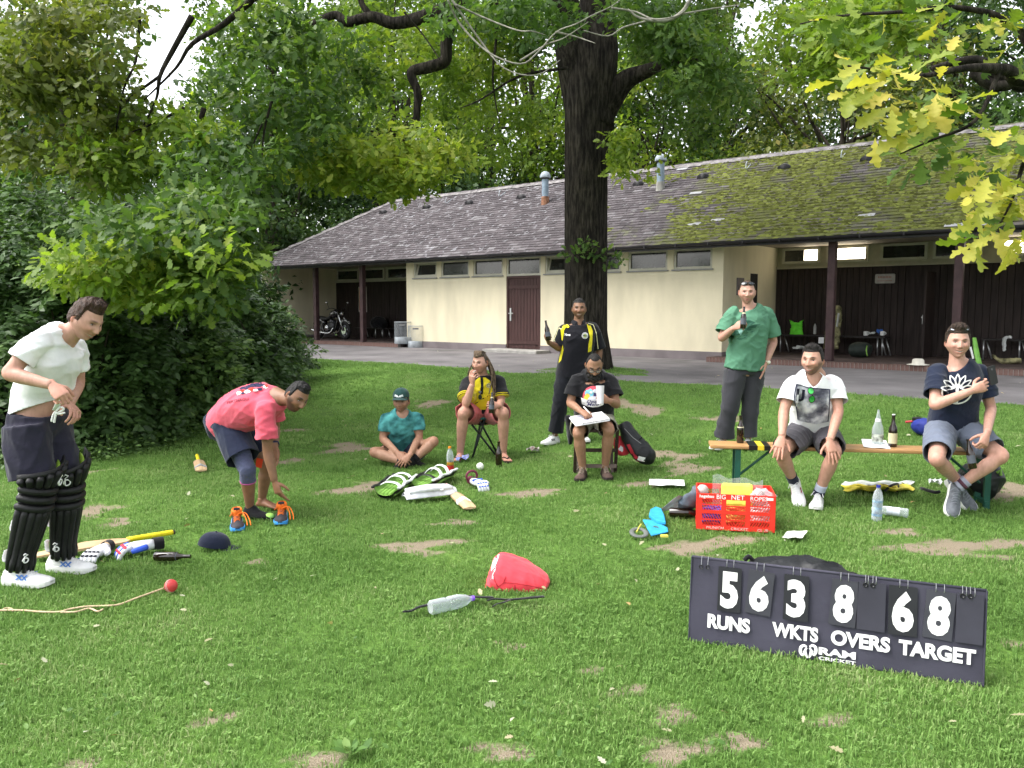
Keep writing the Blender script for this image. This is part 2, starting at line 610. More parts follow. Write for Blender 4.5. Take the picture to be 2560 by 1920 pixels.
def cells(t0,t1,z0,z1,holes,q0,q1,mb):
 tv=sorted({t0,t1}|{h[0]for h in holes}|{h[1]for h in holes})
 zv=sorted({z0,z1}|{h[2]for h in holes}|{h[3]for h in holes})
 for a,b in zip(tv,tv[1:]):
  run=None
  for c,d in zip(zv,zv[1:]):
   mt,mz=(a+b)/2,(c+d)/2
   hole=any(h[0]<mt<h[1]and h[2]<mz<h[3]for h in holes)
   if hole:
    if run:mb.bbox_(a,b,q0,q1,run[0],run[1]);run=None
   else:
    run=(run[0],d)if run else(c,d)
  if run:mb.bbox_(a,b,q0,q1,run[0],run[1])
  # --- front wall with its windows and door
WPX=[(1036,1093),(1104,1173),(1184,1257),(1362,1432),(1478,1549),(1568,1665),(1680,1776)]
DT0,DT1=tpx(1266,QF),tpx(1351,QF)
holes=[(tpx(a,QF),tpx(b,QF),2.50,2.97)for a,b in WPX]
holes.append((DT0,DT1,ZB-0.02,2.97))
mb=MB();cells(TL1,TR,ZB+0.20,ZC+0.1,[(h[0],h[1],h[2],h[3])for h in holes],QF,QF+0.22,mb)
mb.bbox_(TR-0.22,TR,QF+0.22,24.0,ZB+0.20,ZC+0.1)
mb.bbox_(TL1,TL1+0.22,QF+0.22,24.0,ZB+0.20,ZC+0.1)
mb.build('front_wall',m_cream,club)
mb=MB()
mb.bbox_(TL1-0.015,DT0,QF-0.018,QF+0.2,ZB-0.1,ZB+0.20)
mb.bbox_(DT1,TR+0.015,QF-0.018,QF+0.2,ZB-0.1,ZB+0.20)
mb.bbox_(TR-0.2,TR+0.015,QF+0.2,QB,ZB-0.1,ZB+0.20)
mb.build('plinth',m_plinth,club)
mb=MB();mb.bbox_(TL1+0.3,TR-0.3,QF+0.5,QF+0.55,ZB,ZC)
mb.build('interior_screen',mat('dark_interior',(0.02,0.02,0.02),0.9),club)
def window(t0,t1,z0,z1,q,name='window',sill=True,lit=None,tilt=False):
 w=MB();fr=0.055
 w.bbox_(t0,t1,q+0.02,q+0.09,z0,z0+fr);w.bbox_(t0,t1,q+0.02,q+0.09,z1-fr,z1)
 w.bbox_(t0,t0+fr,q+0.02,q+0.09,z0+fr,z1-fr);w.bbox_(t1-fr,t1,q+0.02,q+0.09,z0+fr,z1-fr)
 f=w.build(name,m_frame,club)
 p=MB()
 a,b,c,d=t0+fr,t1-fr,z0+fr,z1-fr
 if tilt:
  p.add([bl(a,q+0.05,c),bl(b,q+0.05,c),bl(b,q+0.16,d),bl(a,q+0.16,d)],[(0,1,2,3)])
  s2=MB()
  for(x0,x1,y0,y1)in((a,b,0,0.1),(a,b,0.9,1.0),(a,a+0.05,0.1,0.9),(b-0.05,b,0.1,0.9)):
   zz=lambda k:c+(d-c)*k
   qq=lambda k:q+0.045+0.11*k
   s2.add([bl(x0,qq(y0)-.012,zz(y0)),bl(x1,qq(y0)-.012,zz(y0)),bl(x1,qq(y1)-.012,zz(y1)),bl(x0,qq(y1)-.012,zz(y1)),bl(x0,qq(y0)+.02,zz(y0)),bl(x1,qq(y0)+.02,zz(y0)),bl(x1,qq(y1)+.02,zz(y1)),bl(x0,qq(y1)+.02,zz(y1))],[(0,1,2,3),(7,6,5,4),(0,4,5,1),(1,5,6,2),(2,6,7,3),(3,7,4,0)])
  s2.build('sash',m_frame,f)
 else:
  p.add([bl(a,q+0.055,c),bl(b,q+0.055,c),bl(b,q+0.055,d),bl(a,q+0.055,d)],[(0,1,2,3)])
 p.build('pane',m_pane,f)
 if sill:
  s_=MB();s_.bbox_(t0-0.03,t1+0.03,q-0.045,q+0.02,z0-0.035,z0-0.003)
  s_.build('sill',m_sill,f)
 return f
for i,(a,b)in enumerate(WPX):
 window(tpx(a,QF),tpx(b,QF),2.50,2.97,QF,tilt=(i in(0,3)))
window(DT0+0.0,DT1,2.47,2.97,QF,'door_transom',sill=False)
# --- plank door
door=MB();door.bbox_(DT0,DT0+0.06,QF+0.01,QF+0.14,ZB,2.465);door.bbox_(DT1-0.06,DT1,QF+0.01,QF+0.14,ZB,2.465)
door.bbox_(DT0+0.06,DT1-0.06,QF+0.01,QF+0.14,2.40,2.465)
door=door.build('door',m_doorw,club)
n=10
w=(DT1-DT0-0.12)/n
for k in range(n):
 mb=MB();t0=DT0+0.06+k*w
 mb.bbox_(t0+0.005,t0+w-0.005,QF+0.035,QF+0.07,ZB+0.03,2.395)
 mb.build('plank',m_doorw,door)
for z in(0.62,2.12):
 mb=MB();mb.bbox_(DT0+0.07,DT1-0.07,QF+0.012,QF+0.034,z,z+0.09);mb.build('ledge_board',m_doorw,door)
mb=MB();c=bl(DT0+0.14,QF+0.025,1.42)
mb.bbox_(DT0+0.11,DT0+0.16,QF+0.012,QF+0.03,1.25,1.60);mb.bbox_(DT0+0.10,DT0+0.25,QF-0.03,QF-0.01,1.44,1.47);mb.bbox_(DT0+0.12,DT0+0.145,QF-0.03,QF+0.02,1.44,1.47)
mb.build('handle',m_steel,door)
mb=MB();mb.bbox_(DT0-0.35,DT1+0.35,QF-0.62,QF-0.02,ZB-0.05,ZB+0.09);mb.build('door_step',m_conc,club,bevel=0.02)
mb=MB();mb.bbox_(DT0+0.05,DT1-0.05,QF+0.16,QF+0.2,ZB,2.46);mb.build('door_backing',m_dark,club)
# --- left open bay
mb=MB()
mb.bbox_(TL0-0.30,TL0,QF-0.1,24.0,ZB+0.2,ZC+0.05)
mb.build('end_wall',m_cream,club)
mb=MB();mb.bbox_(TL0-0.31,TL0+0.012,QF-0.112,20.4,ZB-0.05,ZB+0.2);mb.build('end_plinth',m_plinth,club)
mb=MB();mb.bbox_(TL0-0.92,TL0-0.31,QF+0.1,QF+0.16,2.05,ZC-0.1);mb.build('side_panel',m_greypanel,club)
mb=MB();mb.bbox_(TL0-1.4,TL0-0.31,QF+0.6,QF+0.66,ZB-0.05,2.2);mb.build('side_screen',mat('bluish_screen',(0.33,0.35,0.40),0.7,0.05),club)
def board_wall(t0,t1,z0,z1,skip=None):
 w_=MB();w_.bbox_(t0,t1,QB+0.03,QB+0.1,z0,z1)
 bw=w_.build('board_wall',m_dark,club)
 n_=int((t1-t0)/0.145)
 st=(t1-t0)/n_
 proto=None
 for k in range(n_):
  a=t0+k*st
  if skip and skip[0]<a+st/2<skip[1]:
   continue
  mb_=MB();dq=random.uniform(0,0.008)
  mb_.bbox_(a+0.006,a+st-0.006,QB-dq,QB+0.03,z0+0.01,z1-0.01)
  mb_.build('plank',m_dark,bw)
 return bw
board_wall(TL0,TL1,ZB+0.1,2.57)
mb=MB();cells(TL0,TL1,2.57,ZC+0.1,[],QB+0.06,QB+0.25,mb);mb.bbox_(TL0+0.002,TL1,QB-0.02,QB+0.06,2.572,2.62)
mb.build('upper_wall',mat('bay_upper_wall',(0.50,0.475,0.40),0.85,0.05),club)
k=(TL1-TL0)/5
for i in range(5):
 window(TL0+k*i+0.08,TL0+k*(i+1)-0.08,2.64,3.06,QB-0.04,'bay_window',sill=False)
 # --- right veranda
board_wall(TR,TEND,ZB+0.1,2.57,(tpx(2262,QB),tpx(2325,QB)))
mb=MB();cells(TR,TEND,2.57,ZC+0.1,[],QB+0.06,QB+0.25,mb);mb.bbox_(TR+0.002,TEND,QB-0.02,QB+0.06,2.572,2.62)
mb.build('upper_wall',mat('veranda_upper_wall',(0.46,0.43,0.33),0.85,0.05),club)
m_lit=mat('lit_strip_lamp',(0.9,0.85,0.75),0.5,0.0,emit=((1.0,0.88,0.68),4.0))
vw=[(1950,2042,(2003,2040)),(2058,2162,(2062,2154)),(2192,2308,None),(2322,2445,None),(2490,2640,(2498,2640))]
for a,b,lit in vw:
 f=window(tpx(a,QB),tpx(b,QB),2.70,3.08,QB-0.04,'veranda_window',sill=False)
 if lit:
  mb=MB();t0,t1=tpx(lit[0],QB),tpx(lit[1],QB)
  t0=max(t0,tpx(a,QB)+0.06);t1=min(t1,tpx(b,QB)-0.06)
  mb.bbox_(t0,t1,QB+0.005,QB+0.014,2.77,3.02)
  mb.build('strip_lamp',m_lit,f)
mb=MB();t0,t1=tpx(2262,QB),tpx(2325,QB)
mb.bbox_(t0,t1,QB+0.9,QB+0.95,ZB,2.57);mb.build('doorway_back',mat('doorway_dark',(0.03,0.02,0.018),0.9),club)
mb=MB();mb.bbox_(t1,t1+0.05,QB-0.75,QB-0.02,ZB+0.12,2.40)
vd=mb.build('open_door',m_dark,club)
mb=MB();mb.bbox_(t1-0.004,t1-0.001,QB-0.62,QB-0.28,1.55,2.25);mb.build('notice_sheet',mat('notice_paper',(0.35,0.35,0.35),0.7),vd)
mb=MB();mb.bbox_(t1-0.04,t1-0.005,QB-0.70,QB-0.60,1.38,1.41);mb.bbox_(t1-0.02,t1-0.001,QB-0.70,QB-0.66,1.25,1.45);mb.build('handle',m_steel,vd)
mb=MB();mb.bbox_(TR+0.001,TR+0.012,18.95,19.35,ZB+0.2,2.42);mb.build('side_doorway',mat('dark_interior',(0.02,0.02,0.02)),club)
mb=MB();mb.bbox_(TR+0.001,TR+0.03,18.2,18.55,1.9,2.3);mb.build('meter_box',mat('grey_meter_box',(0.16,0.14,0.15),0.6),club)
# --- floors, brick edging, posts
SB0=tpx(1767,16.95)
for(t0,t1,q0)in((TL0+0.001,TL1-0.01,17.12),(SB0,TEND,16.93)):
 mb=MB()
 mb.bbox_(t0,t1,q0+0.115,QB+0.03,ZB-0.1,ZB+0.112)
 fl=mb.build('veranda_floor',m_paver,club)
 n_=int((t1-t0)/0.078)
 st=(t1-t0)/n_
 bm_=MB();bm_.box((0,0,0),(0.069,0.112,0.125))
 bme=None
 for k in range(n_):
  c=bl(t0+(k+0.5)*st,q0+0.057+random.uniform(-.004,.004),ZB+0.056+random.uniform(-.004,.004))
  if bme is None:
   o=bm_.build('brick',m_brick,None)
   bme=o.data
  else:
   o=bpy.data.objects.new('brick',bme);COL.objects.link(o)
  o.parent=fl
  o.location=c-club.location
  o.rotation_euler=(0,0,math.atan2(UY,UX)+random.uniform(-.02,.02))
 mb=MB();mb.bbox_(t0,t1,q0+0.008,q0+0.112,ZB-0.05,ZB+0.108);mb.build('mortar',m_conc,fl)
for px,q in((793,17.45),(909,17.42),(2074,17.30),(2389,17.30)):
 t=tpx(px,q)
 mb=MB();mb.bbox_(t-0.075,t+0.075,q-0.075,q+0.075,ZB+0.11,ZC)
 mb.build('post',m_post,club,bevel=0.012)
 # --- ceiling, fascia, gutter
mb=MB();mb.bbox_(TE0+0.15,TEND+1,QE+0.12,QF,ZC-0.10,ZC-0.07);mb.bbox_(TL0,TL1,QF,QB+0.1,ZC-0.02,ZC);mb.bbox_(TR,TEND+1,QF,QB+0.1,ZC-0.02,ZC)
mb.build('soffit',m_soffit,club)
mb=MB();mb.bbox_(TE0,TEND+1,QE+0.05,QE+0.12,ZE-0.10,ZE+0.02);mb.build('fascia',m_fascia,club)
g=MB()
gr=[bl(0,QE+0.05-0.115,0)]
rings=[]
for t in np.linspace(TE0-0.1,TEND+1,40):
 ring=[]
 for k in range(9):
  a=math.pi+math.pi*k/8
  ring.append(bl(t,QE-0.012+0.06*math.cos(a),ZE-0.01+0.065*math.sin(a)+0.02))
 for k in range(8,-1,-1):
  a=math.pi+math.pi*k/8
  ring.append(bl(t,QE-0.012+0.052*math.cos(a),ZE-0.01+0.057*math.sin(a)+0.02))
 rings.append(ring)
g.loft(rings)
gut=g.build('gutter',m_fascia,club)
bk=None
for t in np.arange(TE0+0.4,TEND,0.8):
 mb=MB();mb.bbox_(t-0.014,t+0.014,QE-0.079,QE+0.05,ZE-0.062,ZE-0.052);mb.bbox_(t-0.014,t+0.014,QE-0.083,QE-0.076,ZE-0.06,ZE+0.015)
 mb.build('gutter_bracket',m_fascia,gut)
 # --- roof
def m_shingle():
 m,n,l=nodes_of('weathered_shingle')
 out=N(n,'ShaderNodeOutputMaterial')
 p=N(n,'ShaderNodeBsdfPrincipled');p.inputs['Roughness'].default_value=0.85;p.inputs['Specular IOR Level'].default_value=0.2
 geo=N(n,'ShaderNodeNewGeometry');oi=N(n,'ShaderNodeObjectInfo')
 ad_=N(n,'ShaderNodeMath',operation='ADD');l.new(geo.outputs['Random Per Island'],ad_.inputs[0]);l.new(oi.outputs['Random'],ad_.inputs[1])
 fr=N(n,'ShaderNodeMath',operation='FRACT');l.new(ad_.outputs[0],fr.inputs[0])
 base=ramp(n,[(0.0,(0.058,0.050,0.053)),(0.45,(0.080,0.069,0.074)),(0.9,(0.108,0.094,0.099)),(1.0,(0.17,0.16,0.165))])
 l.new(fr.outputs[0],base.inputs['Fac'])
 n1=N(n,'ShaderNodeTexNoise',Scale=1.1,Detail=5.0);n2=N(n,'ShaderNodeTexNoise',Scale=7.0,Detail=6.0);n3=N(n,'ShaderNodeTexNoise',Scale=0.55,Detail=3.0)
 for x in(n1,n2,n3):l.new(geo.outputs['Position'],x.inputs['Vector'])
 dt=N(n,'ShaderNodeVectorMath',operation='DOT_PRODUCT');l.new(geo.outputs['Position'],dt.inputs[0]);dt.inputs[1].default_value=(UX,UY,0)
 lr=N(n,'ShaderNodeMapRange');lr.inputs['From Min'].default_value=0.585;lr.inputs['From Max'].default_value=0.66
 l.new(n2.outputs['Fac'],lr.inputs['Value'])
 lt=N(n,'ShaderNodeMapRange');lt.inputs['From Min'].default_value=-16.0;lt.inputs['From Max'].default_value=-9.0;lt.inputs['To Min'].default_value=0.55;lt.inputs['To Max'].default_value=0.15
 l.new(dt.outputs['Value'],lt.inputs['Value'])
 lm=N(n,'ShaderNodeMath',operation='MULTIPLY');l.new(lr.outputs[0],lm.inputs[0]);l.new(lt.outputs[0],lm.inputs[1])
 mx=N(n,'ShaderNodeMix',data_type='RGBA');mx.inputs['B'].default_value=(0.36,0.36,0.38,1)
 l.new(lm.outputs[0],mx.inputs['Factor']);l.new(base.outputs[0],mx.inputs['A'])
 mt=N(n,'ShaderNodeMapRange');mt.inputs['From Min'].default_value=-13.5;mt.inputs['From Max'].default_value=-8.0;mt.inputs['To Min'].default_value=0.05;mt.inputs['To Max'].default_value=0.46
 l.new(dt.outputs['Value'],mt.inputs['Value'])
 ma=N(n,'ShaderNodeMath',operation='MULTIPLY_ADD');l.new(n1.outputs['Fac'],ma.inputs[0]);ma.inputs[1].default_value=0.8;l.new(mt.outputs[0],ma.inputs[2])
 mb2=N(n,'ShaderNodeMath',operation='MULTIPLY_ADD');l.new(n2.outputs['Fac'],mb2.inputs[0]);mb2.inputs[1].default_value=0.55;l.new(ma.outputs[0],mb2.inputs[2])
 ms=N(n,'ShaderNodeMapRange');ms.inputs['From Min'].default_value=0.97;ms.inputs['From Max'].default_value=1.22
 l.new(mb2.outputs[0],ms.inputs['Value'])
 mc=ramp(n,[(0.3,(0.050,0.052,0.015)),(0.6,(0.092,0.102,0.026)),(0.8,(0.145,0.160,0.042))]);l.new(n2.outputs['Fac'],mc.inputs['Fac'])
 mx2=N(n,'ShaderNodeMix',data_type='RGBA');l.new(ms.outputs[0],mx2.inputs['Factor']);l.new(mx.outputs['Result'],mx2.inputs['A']);l.new(mc.outputs[0],mx2.inputs['B'])
 l.new(mx2.outputs['Result'],p.inputs['Base Color'])
 b=N(n,'ShaderNodeBump');b.inputs['Strength'].default_value=0.5;b.inputs['Distance'].default_value=0.02
 n4=N(n,'ShaderNodeTexNoise',Scale=40.0,Detail=4.0);l.new(geo.outputs['Position'],n4.inputs['Vector']);l.new(n4.outputs['Fac'],b.inputs['Height']);l.new(b.outputs[0],p.inputs['Normal'])
 l.new(p.outputs[0],out.inputs['Surface'])
 return m
M_SH=m_shingle()
LS=math.hypot(QR-QE,ZR-ZE)
SQ,SZ=(QR-QE)/LS,(ZR-ZE)/LS
def rf(t,s,h=0.0):
 return bl(t,QE+s*SQ-h*SZ,ZE+s*SZ+h*SQ)
def roof_hit(px,py,lift=0.0):
 d=ray(px,py);o_=Vector((0,0,CAMH))
 a,b_,c=rf(0,0),rf(1,0),rf(0,1)
 nn=(b_-a).cross(c-a)
 return o_+d*((a-o_).dot(nn)/d.dot(nn))
mb=MB()
TRB=TEND+1
QEB,qback=2*QR-QE,0
mb.add([rf(TE0,0,-0.02),rf(TRB,0,-0.02),rf(TRB,LS,-0.02),rf(TR0,LS,-0.02),bl(TE0,QEB,ZE),bl(TRB,QEB,ZE)],[(0,1,2,3),(3,2,5,4),(0,3,4)])
roof=mb.build('roof',M_SH,club)
EXP=0.142
nrow=int(LS/EXP)
sh=[]
for i in range(nrow+1):
 s=i*EXP
 tl=TE0+(TR0-TE0)*(s/LS)
 t=tl-(0.15 if i%2 else 0.0)
 while t<TRB-0.3:
  wd=0.29*random.uniform(0.9,1.1)
  sh.append((max(t,tl),t+wd,s+random.uniform(-.012,.012)))
  t+=wd
def in_view_t(t0,t1,s):
 return t1<tpx(2540,QE)and t0>-9.6
near=sorted([x for x in sh if in_view_t(*x)],key=lambda x:(x[2]*1.2-x[0]*0.5))[:300]
nset=set(id(x)for x in near)
stuffv,stufff=[],[]
def shingle_pts(t0,t1,s):
 a,b_=t0+0.005,t1-0.005
 s1=s+EXP*1.35
 lo=0.024+random.uniform(-.003,.006)
 return[rf(a,s,lo),rf(b_,s,lo),rf(b_,s1,0.008),rf(a,s1,0.008),rf(a,s,lo-0.016),rf(b_,s,lo-0.016)]
SF=[(0,1,2,3),(4,5,1,0),(4,0,3),(1,5,2)]
smb=MB()
for x in sh:
 if x[1]-x[0]<0.06:continue
 if id(x)in nset:
  mb=MB();mb.add(shingle_pts(*x),SF)
  o=mb.build('shingle',M_SH,roof)
 else:
  smb.add(shingle_pts(*x),SF)
tag(smb.build('shingle_field',M_SH,roof),kind='stuff')
M_RT=mat('ridge_tiles',(0.20,0.185,0.185),0.85,0.35,6.0,0.4,40)
for k,t in enumerate(np.arange(TR0,TRB,0.33)):
 lift=0.035+0.01*random.random()
 mb=MB();mb.add([bl(t,QR-0.16,ZR-0.085+lift),bl(t+0.34,QR-0.16,ZR-0.085+lift-0.012),bl(t+0.34,QR,ZR+lift+.01),bl(t,QR,ZR+lift+0.022),bl(t,QR+0.16,ZR-0.085+lift),bl(t+0.34,QR+0.16,ZR-0.085+lift)],[(0,1,2,3),(3,2,5,4)]);mb.build('ridge_tile',M_RT,roof)
a,b_=bl(TE0,QE,ZE),bl(TR0,QR,ZR)
n_=18
for k in range(n_):
 p0,p1=a.lerp(b_,k/n_),a.lerp(b_,(k+1.08)/n_)
 sd_=Vector((UX,UY,0))*0.13
 sd2=Vector((VX,VY,0))*0.13
 u_=Vector((0,0,0.05+0.012*(k%2)))
 mb=MB();mb.add([p0+sd_+u_*0.55-sd2*0.2,p1+sd_+u_*0.5-sd2*.2,p1+u_*1.5,p0+u_*1.7,p0-sd_*0.2+sd2+u_*0.5,p1-sd_*.2+sd2+u_*0.5],[(0,1,2,3),(3,2,5,4)]);mb.build('hip_tile',M_RT,roof)
for(px,pyb,hh)in((1363,509,0.86),(1651,474,0.86)):
 b0=roof_hit(px,pyb)
 vp=MB();vp.tube([b0+Vector((0,0,0.18)),b0+Vector((0,0,hh-0.12))],0.098,18)
 vpo=vp.build('vent_pipe',m_zinc,roof,'angle')
 mb=MB();mb.tube([b0+Vector((0,0,-0.15)),b0+Vector((0,0,0.20))],[0.135,0.108],18);mb.build('collar',m_rust if px<1500 else m_conc,vpo,'angle')
 mb=MB();mb.lathe([(0.09,-0.10),(0.155,-0.095),(0.16,-0.08),(0.15,-0.02),(0.11,0.05),(0.05,0.085),(0.004,0.095)],20,mat4=Matrix.Translation(b0+Vector((0,0,hh-0.03))));mb.build('cap',mat('vent_cap',(0.30,0.34,0.38),0.6,0.2,9.0),vpo,'angle')
 mb=MB();mb.tube([b0+Vector((0,0,hh-0.17)),b0+Vector((0,0,hh-0.11))],0.108,18);mb.build('grille',m_fascia,vpo)
RV=[(700+a*.3617,b*.3617)for a,b in((718,1475),(1018,1440),(1312,1410),(1672,1372))]+[(1300+a*.4219,b*.4219)for a,b in((705,1098),(1090,1055))]+[(1800+a*.3858,b*.3858)for a,b in((420,1095),(960,1040))]
for(px,py)in RV:
 c=roof_hit(px,py)
 mb=MB()
 X_,S_,N_=Vector((UX,UY,0)),(rf(0,1)-rf(0,0)),(rf(0,0,1)-rf(0,0))
 rings=[]
 for f_,s_ in((0.0,1.0),(0.35,0.8),(0.6,0.25)):
  rings.append([c+S_*(f_*0.34-0.06)+X_*(0.17*s_*math.cos(math.pi*k/8))+N_*(0.14*s_*math.sin(math.pi*k/8)+0.01)for k in range(9)])
 mb.loft(rings,True,True,closed=False)
 mb.build('vent_tile',m_fascia,roof,True)
RH=[(700+a*.3617,b*.3617)for a,b in((830,1440),(1160,1405),(1530,1358))]+[(1800+a*.3858,b*.3858)for a,b in((180,1095),(795,1025))]
for(px,py)in RH:
 c=roof_hit(px,py)
 mb=MB()
 mb.tube([c+S_*0.25+N_*0.03,c-S_*0.05+N_*0.03,c-S_*0.10+N_*0.07,c-S_*0.02+N_*0.16,c+S_*.06+N_*.18],0.012,6)
 mb.build('roof_hook',m_galv,roof)
mv,mf=[],[]
r2=np.random.default_rng(3)
def moss_ok(t,s):
 f=noise.noise(Vector((t*0.9,s*1.2,3.1)))+0.5*noise.noise(Vector((t*3.1,s*3.7,7.7)))
 return f+0.9*smooth(-13,-7.5,t)>0.62
cnt=0
while cnt<8500:
 t=r2.uniform(-13.5,-1.5);s=r2.uniform(0.05,LS-0.05)
 if not moss_ok(t,s):continue
 cnt+=1
 s=round(s/EXP)*EXP+r2.uniform(-0.02,0.05)
 rr=r2.uniform(0.02,0.065);h=r2.uniform(0.012,0.04)
 b0=len(mv)
 for k in range(5):
  a=2*math.pi*k/5+r2.uniform(0,.6)
  mv.append(rf(t+rr*1.7*math.cos(a),s+rr*0.8*math.sin(a),0.018))
 mv.append(rf(t,s-rr*0.2,0.02+h))
 for k in range(5):mf.append((b0+k,b0+(k+1)%5,b0+5))
mb=MB();mb.add(mv,mf)
def m_moss():
 m,n,l=nodes_of('moss');out=N(n,'ShaderNodeOutputMaterial');p=N(n,'ShaderNodeBsdfPrincipled');p.inputs['Roughness'].default_value=1.0;p.inputs['Specular IOR Level'].default_value=0.05
 geo=N(n,'ShaderNodeNewGeometry')
 r_=ramp(n,[(0.0,(0.048,0.050,0.015)),(0.4,(0.082,0.092,0.024)),(0.8,(0.132,0.150,0.038)),(1.0,(0.18,0.20,0.055))]);l.new(geo.outputs['Random Per Island'],r_.inputs['Fac'])
 l.new(r_.outputs[0],p.inputs['Base Color']);l.new(p.outputs[0],out.inputs['Surface']);return m
tag(mb.build('moss',m_moss(),roof,True),kind='stuff')
for(px,py)in((1739,485),(2166,541),(2385,566),(2460,563),(1705,425),(1793,553),(1735,563)):
 c=roof_hit(px,py)
 t_=c.x*UX+c.y*UY;s_=(c.z-ZE)/SZ
 mb=MB();mb.add([rf(t_-.16,s_-.06,.034),rf(t_+.16,s_-.06,.034),rf(t_+.16,s_+.07,.03),rf(t_-.16,s_+.07,.03)],[(0,1,2,3)]);mb.build('pale_slate',mat('pale_slate',(0.30,0.30,0.31),0.7),roof)
mb=MB();c=bl(tpx(2206,QB-.03),QB-.03,2.28)
RB=Matrix((Vector((UX,UY,0)),Vector((0,0,1)),Vector((-VX,-VY,0)))).transposed()
def rrect(w,h,r,n=4):
 pts=[]
 for cx_,cy_,a0 in((w/2-r,h/2-r,0),(-w/2+r,h/2-r,90),(-w/2+r,-h/2+r,180),(w/2-r,-h/2+r,270)):
  for k in range(n+1):
   a=R(a0+90*k/n)
   pts.append((cx_+r*math.cos(a),cy_+r*math.sin(a)))
 return pts
root=thing('veranda_sign','small pale rounded sign on the dark boards beside the open veranda door','sign',c)
mb=MB();mb.prism(rrect(0.44,0.22,0.03),0,0.012,M4(RB,c));mb.build('plate',mat('sign_plate',(0.42,0.40,0.39),0.5),root)
mb=MB()
m_red=mat('sign_red',(0.35,0.16,0.14),0.6)
for k,(w_,y_)in enumerate(((0.30,0.035),(0.33,-0.05))):
 nl=9 if k==0 else 14
 for j in range(nl):
  x0=-w_/2+w_*j/nl
  hh=(0.05 if k==0 else 0.022)*random.uniform(0.8,1.1)
  mb.add([M4(RB,c)@Vector((x0+a*w_/nl*0.6,y_+b_*hh,0.0135))for a,b_ in((0,-.5),(1,-.5),(1,.5),(0,.5))],[(0,1,2,3)])
mb.build('lettering',m_red,root)
c=bl(tpx(909,QB-.03),QB-.03,1.92)
root=thing('poster','framed orange and yellow poster on the dark boards behind the left veranda post','poster',c)
mb=MB();mb.prism(rrect(0.47,0.95,0.03),0,0.015,M4(RB,c));mb.build('frame',mat('poster_border',(0.50,0.45,0.42),0.6),root)
m,n,l=nodes_of('poster_print');out=N(n,'ShaderNodeOutputMaterial');p=N(n,'ShaderNodeBsdfPrincipled');tc=N(n,'ShaderNodeTexCoord');sp=N(n,'ShaderNodeSeparateXYZ');l.new(tc.outputs['Object'],sp.inputs[0])
nz=N(n,'ShaderNodeTexNoise',Scale=9.0);l.new(tc.outputs['Object'],nz.inputs['Vector'])
ma=N(n,'ShaderNodeMath',operation='MULTIPLY_ADD');l.new(sp.outputs['Z'],ma.inputs[0]);ma.inputs[1].default_value=1.1;l.new(nz.outputs['Fac'],ma.inputs[2])
rp=ramp(n,[(0.05,(0.36,0.10,0.05)),(0.4,(0.42,0.17,0.06)),(0.6,(0.5,0.26,0.09)),(0.85,(0.45,0.30,0.08)),(1.0,(0.5,0.36,0.18))]);l.new(ma.outputs[0],rp.inputs['Fac']);l.new(rp.outputs[0],p.inputs['Base Color']);l.new(p.outputs[0],out.inputs['Surface'])
mb=MB();mb.prism(rrect(0.40,0.82,0.01),0.016,0.018,M4(RB,c+Vector((0,0,0.01))));mb.build('print',m,root)
mb=MB()
for k in range(5):
 for j in range(2 if k%2 else 3):
  mb.add([M4(RB,c)@Vector((-0.16+j*0.05+a*0.04,0.30-k*0.035+b_*0.014,0.0195))for a,b_ in((0,-.5),(1,-.5),(1,.5),(0,.5))],[(0,1,2,3)])
mb.build('lettering',mat('poster_ink',(0.2,0.12,0.04),0.7),root)
# ====== trees and shrubs
def leaf_mat(name,stops,trans=0.35,rough=0.5,gloss=0.25):
 m,n,l=nodes_of(name)
 out=N(n,'ShaderNodeOutputMaterial')
 a=N(n,'ShaderNodeAttribute');a.attribute_name='rnd'
 rp=ramp(n,stops);l.new(a.outputs['Fac'],rp.inputs['Fac'])
 p=N(n,'ShaderNodeBsdfPrincipled');p.inputs['Roughness'].default_value=rough;p.inputs['Specular IOR Level'].default_value=gloss
 l.new(rp.outputs[0],p.inputs['Base Color'])
 t=N(n,'ShaderNodeBsdfTranslucent')
 g=N(n,'ShaderNodeMix',data_type='RGBA',blend_type='MULTIPLY');g.inputs['Factor'].default_value=1.0
 g.inputs['B'].default_value=(1.25,1.35,0.55,1);l.new(rp.outputs[0],g.inputs['A']);l.new(g.outputs['Result'],t.inputs['Color'])
 mx=N(n,'ShaderNodeMixShader');mx.inputs['Fac'].default_value=trans
 l.new(p.outputs[0],mx.inputs[1]);l.new(t.outputs[0],mx.inputs[2]);l.new(mx.outputs[0],out.inputs['Surface'])
 return m
def leaf_obj_mat(name,stops,trans=0.4):
 m=leaf_mat(name,stops,trans)
 n,l=m.node_tree.nodes,m.node_tree.links
 a=[x for x in n if x.type=='ATTRIBUTE'][0]
 rp=[x for x in n if x.type=='VALTORGB'][0]
 oi=N(n,'ShaderNodeObjectInfo');nz=N(n,'ShaderNodeTexNoise',Scale=14.0);tc=N(n,'ShaderNodeTexCoord');l.new(tc.outputs['Object'],nz.inputs['Vector'])
 ma=N(n,'ShaderNodeMath',operation='MULTIPLY_ADD');l.new(nz.outputs['Fac'],ma.inputs[0]);ma.inputs[1].default_value=0.3
 s=N(n,'ShaderNodeMath',operation='MULTIPLY_ADD');l.new(oi.outputs['Random'],s.inputs[0]);s.inputs[1].default_value=0.9;s.inputs[2].default_value=-0.1
 l.new(s.outputs[0],ma.inputs[2])
 for lk in list(rp.inputs['Fac'].links):l.remove(lk)
 l.new(ma.outputs[0],rp.inputs['Fac'])
 return m
GREEN=[(0.0,(0.028,0.058,0.016)),(0.45,(0.060,0.118,0.030)),(0.8,(0.105,0.175,0.042)),(1.0,(0.165,0.225,0.056))]
